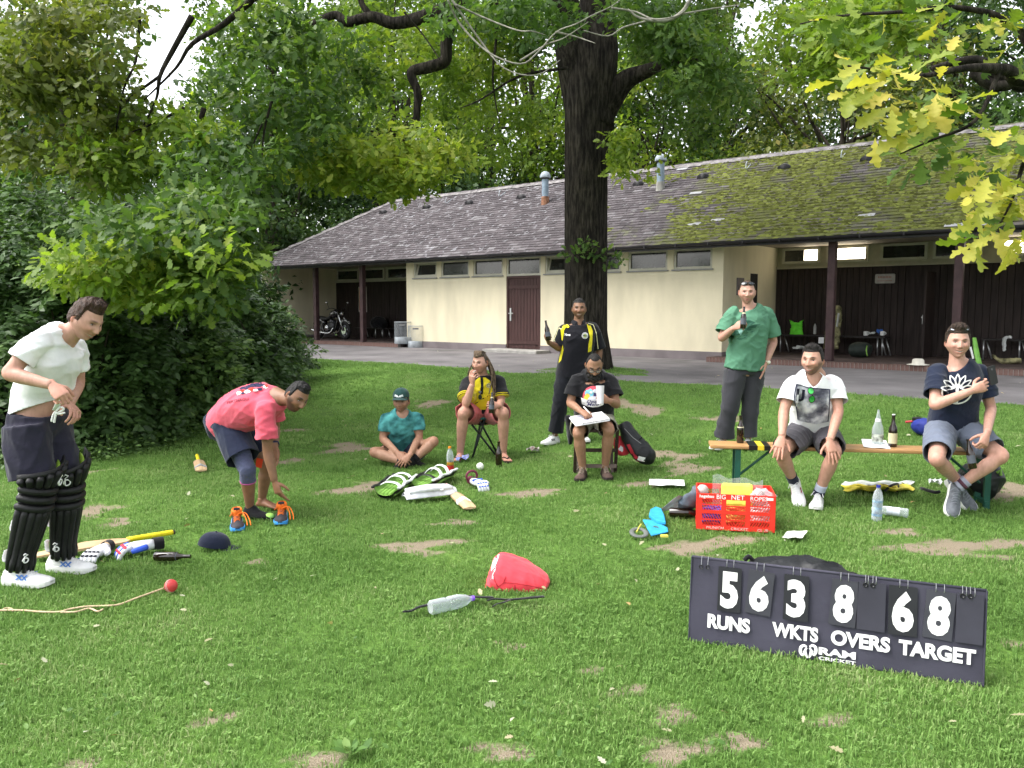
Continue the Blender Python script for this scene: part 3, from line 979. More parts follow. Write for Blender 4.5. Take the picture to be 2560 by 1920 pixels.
DEEP=[(0.0,(0.024,0.050,0.018)),(0.5,(0.055,0.105,0.036)),(0.85,(0.095,0.155,0.050)),(1.0,(0.145,0.205,0.070))]
LIME=[(0.0,(0.065,0.115,0.020)),(0.4,(0.13,0.21,0.034)),(0.75,(0.21,0.29,0.045)),(1.0,(0.31,0.35,0.065))]
OLIVE=[(0.0,(0.055,0.08,0.022)),(0.5,(0.12,0.15,0.036)),(0.85,(0.19,0.205,0.05)),(1.0,(0.27,0.23,0.06))]
L_GREEN,L_DEEP,L_LIME,L_OLIVE=leaf_mat('leaf_green',GREEN,0.45),leaf_mat('leaf_deep_green',DEEP,0.35),leaf_mat('leaf_lime',LIME,0.5),leaf_mat('leaf_olive',OLIVE,0.45)
L_SHRUB=leaf_mat('leaf_shrub',[(0.0,(0.042,0.084,0.026)),(0.5,(0.090,0.165,0.046)),(0.8,(0.15,0.245,0.062)),(1.0,(0.22,0.32,0.085))],0.32,0.45,0.35)
def m_bark():
 m,n,l=nodes_of('oak_bark');out=N(n,'ShaderNodeOutputMaterial');p=N(n,'ShaderNodeBsdfPrincipled');p.inputs['Roughness'].default_value=0.95;p.inputs['Specular IOR Level'].default_value=0.1
 tc=N(n,'ShaderNodeTexCoord');mp=N(n,'ShaderNodeMapping');mp.inputs['Scale'].default_value=(1,1,0.16);l.new(tc.outputs['Object'],mp.inputs['Vector'])
 v=N(n,'ShaderNodeTexNoise',Scale=22.0,Detail=6.0,Roughness=0.65);l.new(mp.outputs[0],v.inputs['Vector'])
 n2=N(n,'ShaderNodeTexNoise',Scale=3.0,Detail=4.0);l.new(tc.outputs['Object'],n2.inputs['Vector'])
 r1=ramp(n,[(0.38,(0.010,0.009,0.008)),(0.5,(0.026,0.022,0.019)),(0.64,(0.052,0.046,0.039))]);l.new(v.outputs['Fac'],r1.inputs['Fac'])
 mx=N(n,'ShaderNodeMix',data_type='RGBA',blend_type='MULTIPLY');mx.inputs['Factor'].default_value=0.7
 r3=ramp(n,[(0.3,(0.6,0.6,0.62)),(0.7,(1.3,1.3,1.15))]);l.new(n2.outputs['Fac'],r3.inputs['Fac']);l.new(r1.outputs[0],mx.inputs['A']);l.new(r3.outputs[0],mx.inputs['B'])
 l.new(mx.outputs['Result'],p.inputs['Base Color'])
 b=N(n,'ShaderNodeBump');b.inputs['Strength'].default_value=1.0;b.inputs['Distance'].default_value=0.045;l.new(v.outputs['Fac'],b.inputs['Height']);l.new(b.outputs[0],p.inputs['Normal'])
 l.new(p.outputs[0],out.inputs['Surface']);return m
M_BARK=m_bark()
M_BARK2=mat('far_bark',(0.045,0.038,0.030),0.95,0.3,4.0,0.5,30,spec=0.1)
M_TWIG=mat('grey_dead_twig',(0.22,0.21,0.18),0.9,0.25,20.0,spec=0.1)
def clump_leaves(C,rad,per,size,rg,tmpl,flat=0.7,tone=None,spread=0.18,upbias=0.8,droop=0.3):
 n=len(C)
 off=unit(rg,n*per)*(rg.uniform(0,1,(n*per,1))**0.45)
 off[:,2]*=flat
 rr=np.repeat(rad,per)[:,None]
 P=np.repeat(C,per,0)+off*rr
 nrm=off*0.6+np.array([0,-0.25,upbias])+rg.normal(size=P.shape)*0.45
 dirs=off+rg.normal(size=P.shape)*0.7-np.array([0,0,droop])
 L=size*rg.uniform(0.6,1.25,len(P))
 v,f=scatter(P,L,dirs,nrm,tmpl,rg)
 tn=np.repeat(rg.uniform(0.15,0.75,n)if tone is None else tone,per)+rg.normal(size=len(P))*spread
 tn=np.repeat(np.clip(tn,0,1),len(tmpl[1]))
 return v,f,tn
def join_leaves(parts):
 vs_,fs,ts_,b=[],[],[],0
 for v,f,t in parts:
  vs_.append(v);fs.append(f+b);ts_.append(t);b+=len(v)
 return np.concatenate(vs_),np.concatenate(fs),np.concatenate(ts_)
def crown_obj(parts,m,parent,name='crown'):
 v,f,t=join_leaves(parts)
 o=np_mesh(name,v,f,3,m,parent,{'rnd':('FACE',t)})
 o['kind']='stuff'
 return o
def far_tree(name,label,x,y,h,r,m,seed,cz=0.6,nclump=100,per=130,leaf=0.20,zr=0.42,trunk=0.22,gap=None,low=None):
 rg=np.random.default_rng(seed)
 z0=float(gnd(x,y))
 root=thing(name,label,'tree',(x,y,z0),'trees behind the clubhouse and hedge')
 c=np.array([x,y,z0+h*cz])
 u=unit(rg,nclump)
 rad=rg.uniform(0.25,1.25,nclump)**0.55
 C=c+u*rad[:,None]*np.array([r,r,h*zr])
 C[:,2]=np.maximum(C[:,2],z0+(low if low is not None else 0.8))
 if gap is not None:
  keep=np.array([not gap(p)for p in C]);C=C[keep]
 n=len(C)
 cr=rg.uniform(0.18,0.34,n)*r
 v,f,t=clump_leaves(C,cr,per,leaf,rg,T_DIA,0.75,rg.uniform(0.1,0.8,n))
 mb=MB()
 tp=Vector((x+rg.uniform(-.5,.5),y+rg.uniform(-.5,.5),z0+h*0.8))
 mid=Vector((x+rg.uniform(-.3,.3),y,z0+h*0.35))
 mb.tube([Vector((x,y,z0-0.2)),mid,tp],[trunk,trunk*0.75,trunk*0.2],8,smoothn=4)
 for k in range(0,n,4):
  e=Vector(C[k]);a=rg.uniform(0.25,0.75)
  b=Vector((x,y,z0)).lerp(tp,a);b.z=min(b.z,e.z)
  q=b.lerp(e,0.5)+Vector((rg.uniform(-.4,.4),rg.uniform(-.4,.4),rg.uniform(0,.5)))
  mb.tube([b,q,e],[trunk*0.35,trunk*0.2,0.02],5,smoothn=3)
 mb.build('trunk',M_BARK2,root,True)
 crown_obj([(v,f,t)],m,root)
 return root
def proj(p):
 c,s=math.cos(TH),math.sin(TH)
 dz=p[2]-CAMH
 dep=p[1]*c-dz*s
 return CX+F*p[0]/dep,CY-F*(p[1]*s+dz*c)/dep,dep
def sky_gap(p):
 px,py,d=proj(p)
 px,py=px/1.1573,py/1.1573
 for(cx_,cy_,rx,ry)in((345,115,100,105),(30,10,60,40),(680,5,60,30),(1625,70,50,90),(2240,200,55,25),(330,205,50,50)):
  if((px-cx_)/rx)**2+((py-cy_)/ry)**2<1:return True
 return False
FT=[(-21,34,17,5.0,L_OLIVE,'olive green tree at the far left edge beyond the hedge'),(-17.5,27,9.0,3.8,L_DEEP,'low dark tree under the open sky gap behind the left hedge'),(-13,25,10.5,3.6,L_GREEN,'green tree rising just right of the sky gap behind the hedge'),(-10.5,37,17,4.8,L_GREEN,'tall green tree behind the left end of the clubhouse roof'),(-9.5,33.5,8.0,3.4,L_DEEP,'low dark tree touching the hipped left end of the roof'),(-5.2,38,17,4.6,L_LIME,'bright lime tree behind the roof, left of the two vent pipes'),(-2.2,37,7.5,3.3,L_DEEP,'dark undergrowth tree behind the ridge left of the first vent pipe'),(1.0,40,18,5.0,L_LIME,'tall lime tree straight behind the big oak trunk'),(5.2,35,12,3.8,L_LIME,'yellowish green tree behind the second vent pipe'),(9.0,37,18,4.8,L_GREEN,'tall green tree right of the second vent pipe'),(12.0,31,12,4.0,L_OLIVE,'olive tree above the mossy part of the roof'),(16.5,34,18,5.2,L_DEEP,'tall dark tree above the mossy roof at the right'),(20.5,30,15,5.0,L_DEEP,'dark tree at the far right behind the yellow oak leaves'),(17.5,27,9,3.4,L_GREEN,'low green tree just over the ridge at the right'),(-15.5,48,14,5.5,L_GREEN,'distant green tree seen under the sky gap'),(-1.5,52,21,7.0,L_GREEN,'distant tall tree filling the middle background'),(11,52,21,7.0,L_DEEP,'distant tall tree filling the right background'),(24,46,20,7.0,L_GREEN,'distant tall tree at the right edge of the view'),(-27,46,19,7.0,L_DEEP,'distant tall tree at the left edge of the view'),(-8.5,54,21,6.5,L_DEEP,'distant dark tree between the left trees'),]
for i,(x,y,h,r,m,lab)in enumerate(FT):
 far_tree('broadleaf_tree',lab,x,y,h,r,m,100+i,nclump=int(60+h*3.2),per=120,leaf=0.17+0.0022*y,gap=sky_gap,trunk=0.1+h*0.012)
 # ------ the big oak
OX,OY=1.45,15.0
OZ=float(gnd(OX,OY))
oak=thing('oak_tree','big dark-barked oak standing on the lawn edge in the middle','tree',(OX,OY,OZ))
mb=MB()
rg=np.random.default_rng(5)
prof=[(-0.3,0.48),(0.0,0.44),(0.25,0.405),(0.7,0.39),(1.5,0.385),(2.8,0.378),(3.8,0.378),(4.5,0.40),(5.1,0.45),(5.6,0.46),(6.1,0.40)]
cpx=[1472,1471,1470,1467,1466,1463,1463,1466,1475,1478,1478]
rings=[]
for(z,r),px in zip(prof,cpx):
 c=Vector((at(px,500,OY).x,OY,OZ+z))
 ring=[]
 for k in range(28):
  a=2*math.pi*k/28
  w=1+0.035*math.sin(3*a+z*0.7)+0.02*math.sin(7*a-z)+(0.12*max(0,math.sin(4*a+0.6))if z<0.3 else 0)
  ring.append(c+Vector((math.cos(a),math.sin(a),0))*r*w)
 rings.append(ring)
mb.loft(rings)
trunk=mb.build('trunk',M_BARK,oak,True)
def limb(pts,rad,name='limb',seg=10,sm=6,m=M_BARK,parent=oak):
 mb=MB();mb.tube(pts,rad,seg,smoothn=sm);return mb.build(name,m,parent,True)
limb([at(1462,320,OY),at(1440,200,OY),at(1422,90,OY-.2),at(1402,-40,OY-.5),at(1370,-260,OY-1.0),at(1290,-420,OY-1.5)],[0.30,0.29,0.27,0.26,0.20,0.12],seg=16)
limb([at(1485,320,OY),at(1490,180,OY+.1),at(1492,40,OY+.1),at(1494,-120,OY+.2),at(1510,-420,OY+.5),at(1540,-700,OY+.5)],[0.36,0.33,0.31,0.28,0.2,0.1],seg=16)
limb([at(1510,270,OY),at(1560,205,OY-.2),at(1610,180,OY-.4),at(1655,163,OY-.7),at(1710,150,OY-1.1),at(1760,150,OY-1.5)],[0.26,0.18,0.125,0.085,0.035,0.01],seg=12)
Yl=12.6
limb([at(1402,-40,OY-.5),at(1300,-90,14.0),at(1200,-40,13.3),at(1139,12,Yl),at(1060,42,Yl),at(985,58,Yl),at(930,42,Yl),at(868,55,Yl),at(835,38,Yl),at(770,65,Yl-.2),at(700,105,Yl-.5)],[0.16,0.13,0.115,0.11,0.10,0.088,0.08,0.072,0.06,0.045,0.02])
limb([at(1139,12,Yl),at(1127,45,Yl),at(1116,108,Yl),at(1112,152,Yl),at(1072,168,Yl),at(1029,182,Yl),at(1044,231,Yl),at(1042,282,Yl),at(1038,332,Yl),at(1007,352,Yl),at(968,327,Yl),at(920,352,Yl),at(880,370,Yl)],[0.10,0.095,0.09,0.088,0.085,0.075,0.06,0.052,0.045,0.035,0.025,0.018,0.01])
limb([at(930,42,Yl),at(905,10,Yl),at(895,-40,Yl)],[0.05,0.045,0.04],sm=4)
limb([at(1007,352,Yl),at(990,380,Yl),at(1000,372,Yl-.3)],[0.02,0.015,0.01],sm=3)
for pts,r0 in(([(1243,-20),(1240,100),(1232,180),(1236,240),(1250,310)],.028),([(1195,-10),(1190,60),(1185,130)],.018),([(1420,170),(1300,190),(1200,250),(1150,270)],.025),([(1010,30),(1060,90),(1100,150)],.015),([(480,40),(430,130),(400,190),(390,250),(350,330)],.04),([(640,-10),(560,60),(480,110),(440,170),(360,250)],.045),([(400,190),(310,260),(290,320)],.02),([(350,40),(340,150),(310,220),(290,330)],.02),([(510,270),(480,380),(470,470),(430,520)],.035),([(460,270),(380,310),(330,330)],.02),([(680,250),(660,330),(655,400)],.02),([(655,310),(620,390)],.014)):
 Yt=12.2 if pts[0][0]>900 else 10.5
 limb([at(a,b,Yt+0.1*math.sin(i*2.1))for i,(a,b)in enumerate(pts)],list(np.linspace(r0,0.007,len(pts))),'branch',6,4)
for pts in([(1120,0),(1150,60),(1220,130),(1300,160),(1345,130),(1391,80),(1440,60),(1481,38),(1530,15),(1560,-10)],[(1140,12),(1200,40),(1290,75),(1330,78),(1365,88)],[(1300,152),(1365,112),(1410,95),(1470,55)],[(1390,80),(1440,92),(1488,108)],[(1530,20),(1590,30),(1637,48),(1700,36),(1730,0)],[(1637,48),(1560,68),(1520,90),(1460,76)],[(1700,36),(1780,22),(1850,12)],[(1130,0),(1200,100),(1260,170),(1340,188),(1400,150)]):
 limb([at(a,b,9.0+0.15*math.sin(i*1.7))for i,(a,b)in enumerate(pts)],list(np.linspace(0.012,0.004,len(pts))),'dead_twig',6,4,M_TWIG)
limb([at(1570,22,9.0),at(1600,45,9.0),at(1660,52,9.0),at(1705,30,9.0),at(1732,-20,9.0),at(1760,-120,9.6),at(1640,-420,12.5),at(1510,-480,OY)],[0.006,0.014,0.019,0.02,0.022,0.025,0.06,0.10],'dead_branch',8,4,M_TWIG)
MASS=[(130,90,200,130,10.5,60,0.45,L_OLIVE),(120,260,190,110,10.8,60,0.45,L_OLIVE),(540,130,150,140,11.2,34,0.6,L_GREEN),(600,270,120,90,11.2,26,0.6,L_GREEN),(560,160,160,150,12.4,26,0.4,L_LIME),(330,300,160,70,10.6,36,0.5,L_LIME),(480,390,110,80,10.0,30,0.5,L_GREEN),(250,370,120,50,10.4,16,0.6,L_LIME),(720,220,120,140,13.4,34,0.6,L_GREEN),(760,90,160,90,14.2,36,0.55,L_LIME),(880,160,120,120,15.5,40,0.5,L_LIME),(1010,90,130,100,16.0,42,0.55,L_LIME),(1090,230,110,130,16.0,46,0.5,L_LIME),(700,345,120,50,12.2,44,0.8,L_LIME),(900,330,110,50,12.4,44,0.85,L_LIME),(840,390,70,30,12.4,14,0.85,L_LIME),(1120,60,60,60,15.8,16,0.5,L_GREEN),(1450,90,100,80,15.9,34,0.7,L_GREEN),(1490,230,90,70,15.6,26,0.65,L_GREEN),(1450,70,70,40,13.4,12,0.7,L_GREEN),(1400,60,60,50,16.6,14,0.6,L_GREEN),(1560,60,120,80,14.6,30,0.7,L_GREEN),(1560,190,70,60,13.6,14,0.7,L_GREEN),(1490,130,70,70,12.9,30,0.6,L_GREEN),(1180,40,60,40,12.2,12,0.5,L_GREEN),(1380,25,90,26,12.6,14,0.55,L_GREEN),(1060,30,110,36,12.0,16,0.55,L_GREEN),(640,60,140,60,11.4,18,0.6,L_GREEN),(1380,330,60,60,14.2,8,0.7,L_LIME),(1750,80,130,90,11.0,40,0.6,L_LIME),(1880,40,120,60,9.5,30,0.6,L_LIME),(400,555,120,55,8.6,44,0.35,L_LIME),(230,575,110,40,8.4,26,0.6,L_LIME),(440,480,100,55,8.8,40,0.6,L_GREEN),(340,625,90,28,8.4,14,0.55,L_LIME),(480,600,60,60,9.0,18,0.55,L_GREEN),(300,500,110,45,8.8,22,0.6,L_GREEN),]
rg=np.random.default_rng(21)
bymat={}
for(mx_,my_,rx,ry,Y,nc,tone,m)in MASS:
 C=[]
 while len(C)<nc:
  u=rg.uniform(-1,1,2)
  if u@u>1:continue
  p=np.array(ad(mx_+u[0]*rx,my_+u[1]*ry,Y+rg.normal()*0.45))
  if my_<420 and sky_gap(p)and rg.uniform()<0.80:continue
  C.append(p)
 C=np.array(C)
 bymat.setdefault(m.name,(m,[]))[1].append(clump_leaves(C,rg.uniform(0.22,0.42,nc),40,0.135,rg,T_OAK,0.6,np.clip(tone+rg.normal(size=nc)*0.15,0,1),0.12))
for k,(m,parts)in bymat.items():
 crown_obj(parts,m,oak,'crown')
n=260
u=unit(rg,n)
C=np.array([1.3,15.0,11.2])+u*(rg.uniform(0.2,1,n)**0.4)[:,None]*np.array([6.2,5.6,3.2])
crown_obj([clump_leaves(C,rg.uniform(0.5,0.9,n),60,0.20,rg,T_ELL,0.6)],L_GREEN,oak,'upper_crown')
for k in range(0,n,9):
 e=Vector(C[k]);s_=at(1480,-160,OY).lerp(at(1500,-500,OY),rg.uniform())
 limb([s_,s_.lerp(e,0.5)+Vector((0,0,0.4)),e],[0.12,0.07,0.02],'branch',6,3)
tips=[ad(*p,14.45)for p in((1225,545),(1240,550),(1262,528),(1275,520),(1290,535),(1305,545),(1322,560),(1330,548),(1310,568),(1345,560),(1285,550),(1250,538))]
sp=np.array([tuple(p)for p in tips])
crown_obj([clump_leaves(sp,np.full(len(sp),0.10),9,0.13,rg,T_OAK,0.8,np.full(len(sp),0.6))],L_GREEN,oak,'trunk_sprig')
mb=MB()
for p in tips:mb.tube([ad(1270,560,14.62),p.lerp(ad(1270,560,14.62),0.4)+Vector((0,-.03,.02)),p],[0.012,0.008,0.003],5)
mb.build('sprig_twigs',M_BARK,oak)
# ------ oak at the right whose yellowing branch hangs into the picture
o2=thing('oak_tree','oak reaching in from the right with yellowing lobed leaves close by','tree',(6.2,5.6,float(gnd(6.2,5.6))))
mb=MB();b0=Vector((6.2,5.6,0));mb.tube([b0+Vector((0,0,-.3)),b0+Vector((0,0,1)),b0+Vector((-.1,0,3.2)),b0+Vector((-.3,-.2,5.5))],[0.42,0.34,0.3,0.2],14,smoothn=4)
mb.build('trunk',M_BARK,o2,True)
br=[]
bs=b0+Vector((-.1,0,3.1))
def branch2(pts,rad):
 mb=MB();mb.tube(pts,rad,7,smoothn=5);return mb.build('branch',M_BARK,o2,True)
B1=branch2([bs,Vector((4.6,5.0,3.35)),at(2620,190,4.5),at(2520,175,4.3),at(2420,170,4.1),at(2300,190,4.0),at(2200,175,3.95),at(2120,165,3.9)],[0.10,0.07,0.04,0.03,0.018,0.010,0.006,0.004])
B2=branch2([at(2620,190,4.5),at(2590,330,4.2),at(2555,420,4.0),at(2530,500,3.9),at(2500,560,3.85)],[0.03,0.016,0.010,0.006,0.004])
B3=branch2([at(2620,190,4.5),at(2530,60,4.6),at(2400,20,4.5),at(2250,30,4.5),at(2100,40,4.6),at(2000,60,4.7)],[0.03,0.02,0.014,0.010,0.006,0.004])
B4=branch2([at(2500,172,4.25),at(2440,300,4.2),at(2330,350,4.15),at(2250,385,4.1)],[0.014,0.01,0.006,0.003])
for pts in([(2560,215),(2500,190),(2440,150),(2330,170)],[(2570,190),(2490,215),(2430,180)]):
 branch2([at(a,b,5.5)for a,b in pts],[0.05,0.04,0.03,0.015][:len(pts)])
def oak_leaf_mesh(name,seed,m):
 r_=random.Random(seed)
 lob=[(0.10,0.05),(0.20,0.10),(0.25,0.17),(0.31,0.15),(0.34,0.09),(0.42,0.15),(0.49,0.29),(0.55,0.30),(0.58,0.22),(0.60,0.14),(0.68,0.20),(0.75,0.30),(0.80,0.28),(0.82,0.16),(0.90,0.15),(0.95,0.10)]
 vs_,fs=[],[]
 rows=[(0.0,0.006)]+[(x,y*r_.uniform(0.88,1.12))for x,y in lob]+[(1.0,0.0)]
 bend=r_.uniform(-0.25,0.35);cup=r_.uniform(0.1,0.5)
 zf=lambda x,y:cup*y*y*2+bend*(x-0.3)**2*-1+0.02*math.sin(x*25)*(abs(y)*4)
 for x,y in rows:
  for yy in(-y,-y*0.5,0,y*0.5,y):
   vs_.append((x,yy,zf(x,yy)))
 for i in range(len(rows)-1):
  for j in range(4):
   a=i*5+j
   fs.append((a,a+1,a+6,a+5))
 me=bpy.data.meshes.new(name);me.from_pydata(vs_,[],fs);me.materials.append(m)
 me.polygons.foreach_set('use_smooth',[True]*len(me.polygons))
 return me
LY=leaf_obj_mat('oak_leaf_yellow',[(0.0,(0.18,0.24,0.045)),(0.35,(0.33,0.35,0.055)),(0.7,(0.48,0.44,0.08)),(1.0,(0.56,0.46,0.11))],0.4)
LG=leaf_obj_mat('oak_leaf_green',[(0.0,(0.05,0.10,0.018)),(0.5,(0.10,0.175,0.025)),(1.0,(0.22,0.28,0.04))],0.4)
OLY=[oak_leaf_mesh('oak_leaf',s,LY)for s in range(5)]
OLG=[oak_leaf_mesh('oak_leaf',s+9,LG)for s in range(5)]
rr=random.Random(4)
LSP=[(1870,165,75,45,3.95,20,0.9,B1),(1960,195,80,55,3.95,26,0.95,B1),(2020,260,90,50,4.0,22,0.6,B1),(1900,260,50,45,4.0,8,0.95,B1),(2090,215,60,50,4.1,14,0.4,B1),(2130,330,90,40,4.2,18,0.3,B4),(1960,335,70,30,4.2,14,0.05,B4),(2060,300,60,40,4.2,10,0.2,B4),(2160,380,60,60,3.9,26,0.95,B2),(2130,450,55,60,3.85,18,1.0,B2),(2190,470,30,50,3.85,12,0.9,B2),(2150,515,55,22,3.8,14,0.9,B2),(2200,300,40,60,4.0,14,0.5,B2),(2080,50,130,55,4.5,42,0.25,B3),(1830,50,120,45,4.6,30,0.1,B3),(2180,100,60,70,4.4,22,0.4,B3),(1960,110,90,40,4.5,22,0.3,B3)]
for(mx_,my_,rx,ry,Y,cnt,ysh,B)in LSP:
 for k in range(cnt):
  while True:
   a,b_=rr.uniform(-1,1),rr.uniform(-1,1)
   if a*a+b_*b_<1:break
  p=ad(mx_+a*rx,my_+b_*ry,Y+rr.gauss(0,0.10))
  me=rr.choice(OLY if rr.random()<ysh else OLG)
  o=bpy.data.objects.new('leaf',me);COL.objects.link(o)
  o.parent=B
  o.location=p-o2.location
  dr=Vector((a*0.8-0.35+rr.gauss(0,.5),rr.gauss(-.25,.5),b_*-0.5-0.35+rr.gauss(0,.35)))
  nr=Vector((rr.gauss(0,.5),-0.55+rr.gauss(0,.4),0.75))
  X_=dr.normalized();Y_=nr.cross(X_).normalized();Z_=X_.cross(Y_)
  o.rotation_mode='QUATERNION'
  o.rotation_quaternion=Matrix((X_,Y_,Z_)).transposed().to_quaternion()
  s_=0.122*rr.uniform(0.7,1.3);o.scale=(s_,s_,s_)
n=60
u=unit(rg,n)
C=np.array([6.0,5.2,6.2])+u*(rg.uniform(0.3,1,n)**0.4)[:,None]*np.array([2.6,2.4,1.9])
crown_obj([clump_leaves(C,rg.uniform(0.5,0.8,n),50,0.2,rg,T_ELL,0.6)],L_GREEN,o2,'upper_crown')
# ------ shrubs of the left hedge
def shrub(label,x,y,rx,ry,h,n_tw,seed,m=L_SHRUB,leaf=0.085,zc=0.5,tone=(0.1,0.7),per=26):
 rg=np.random.default_rng(seed)
 z0=float(gnd(x,y))
 root=thing('shrub',label,'shrub',(x,y,z0),'shrubs of the hedge at the left')
 u=unit(rg,n_tw);u[:,2]=np.abs(u[:,2])*1.0-0.12
 u[:,1]=np.where(rg.uniform(size=n_tw)<0.6,-np.abs(u[:,1]),u[:,1])
 lump=1+0.22*np.sin(u[:,0]*5+seed)*np.cos(u[:,2]*6+seed*2)+0.12*rg.normal(size=n_tw)
 rad=rg.uniform(0.5,1.0,n_tw)**0.35*lump
 B=np.array([x,y,z0+h*0.12])
 tip=B+u*rad[:,None]*np.array([rx,ry,h*0.86])
 tip[:,2]=np.maximum(tip[:,2],z0+0.12)
 d=u*np.array([1,1,.5])+rg.normal(size=(n_tw,3))*0.45+np.array([0,-0.1,-0.1])
 d/=np.linalg.norm(d,axis=1,keepdims=True)
 Lt=rg.uniform(0.25,0.55,n_tw)
 s=rg.uniform(0,1,(n_tw,per))
 P=tip[:,None,:]+d[:,None,:]*(Lt[:,None]*(s-0.6))[:,:,None]+rg.normal(size=(n_tw,per,3))*0.035
 P[:,:,2]-=0.15*(s**2)*Lt[:,None]
 P=P.reshape(-1,3)
 dd=np.repeat(d,per,0)
 side=np.cross(dd,np.array([0,0,1.0]));sg=np.where(np.arange(len(P))%2==0,1,-1)[:,None]
 dirs=dd*0.5+side*sg*0.9+rg.normal(size=P.shape)*0.3-np.array([0,0,0.25])
 nrm=np.array([0,-0.35,1.0])+rg.normal(size=P.shape)*0.4+np.repeat(u,per,0)*0.4
 L=leaf*rg.uniform(0.55,1.3,len(P))
 v,f=scatter(P,L,dirs,nrm,T_ELL,rg)
 tn=np.repeat(rg.uniform(tone[0],tone[1],n_tw)**1.3,per)+rg.normal(size=len(P))*0.1
 tn=np.repeat(np.clip(tn,0,1),len(T_ELL[1]))
 crown_obj([(v,f,tn)],m,root,'foliage')
 mb=MB()
 for k in range(0,n_tw,12):
  e=Vector(tip[k]);b=Vector((x+rg.uniform(-.4,.4)*rx,y+rg.uniform(-.3,.3)*ry,z0))
  mb.tube([b,b.lerp(e,0.5)+Vector((rg.uniform(-.15,.15),0,0.2)),e],[0.022,0.014,0.005],5,smoothn=3)
 mb.build('stems',M_BARK2,root,True)
 return root
SH=[('tall leafy shrub filling the left edge behind the man in white',40,985,1.15,0.9,2.9,560,(0.05,0.6)),('dark shrub directly behind the white T-shirt',215,965,0.95,0.9,2.5,480,(0.0,0.5)),('shrub with bright green sprays right of the man in white',345,935,0.95,0.9,2.3,560,(0.15,0.9)),('shrub above the bending man in pink',470,890,1.0,1.1,2.5,520,(0.0,0.5)),('shrub at the end of the hedge by the asphalt path',505,850,1.05,1.2,2.4,560,(0.0,0.6)),('loose twiggy bush hiding the left corner of the clubhouse',540,812,1.05,1.2,1.75,420,(0.1,0.75)),]
for i,(lab,bx,by,rx,ry,h,nt,tone)in enumerate(SH):
 p=gd(bx,by)
 shrub(lab,p.x-0.15,p.y+ry*0.8,rx,ry,h,nt,300+i,tone=tone,leaf=0.085+0.002*p.y,per=30)
shrub('tall pale-tipped shrub in the upper left behind the hedge',-7.2,12.2,1.9,1.5,4.3,640,331,leaf=0.12,tone=(0.2,0.95))
shrub('high dark shrub behind the middle of the hedge',-6.0,13.2,1.4,1.3,3.6,520,332,leaf=0.11,tone=(0.0,0.5))
shrub('broad dark shrub far left behind the hedge',-9.0,13.5,2.0,1.6,4.2,520,333,leaf=0.11,tone=(0.05,0.6))
shrub('dark shrub between hedge and clubhouse corner',-8.3,18.0,1.7,1.6,4.2,520,334,leaf=0.13,tone=(0.0,0.5))
shrub('shrub in the deep shade behind the hedge',-10.5,18.5,2.4,1.8,5.0,520,335,leaf=0.14,tone=(0.1,0.7))
rg=np.random.default_rng(77)
edge=[gd(a,b)for a,b in((0,1015),(150,1000),(260,990),(360,965),(460,930),(560,885),(640,830))]
P=[]
for k in range(7000):
 s=rg.uniform(0,len(edge)-1.001);i=int(s)
 p=edge[i].lerp(edge[i+1],s-i)
 q=(p.x+rg.normal()*0.12-abs(rg.normal())*0.35,p.y+abs(rg.normal())*0.4-0.1+rg.normal()*.08)
 P.append((q[0],q[1],float(gnd(*q))+0.02+abs(rg.normal())*0.07))
P=np.array(P)
v,f=scatter(P,0.055*rg.uniform(0.6,1.3,len(P)),rg.normal(size=P.shape)*np.array([1,1,.3]),np.array([0,-.3,1])+rg.normal(size=P.shape)*.3,T_ELL,rg)
gc=np_mesh('ground_cover',v,f,3,L_SHRUB,None,{'rnd':('FACE',np.repeat(np.clip(rg.uniform(0.1,0.75,len(P)),0,1),len(T_ELL[1])))})
tag(gc,'low leafy ground cover along the foot of the hedge',None,None,'stuff')
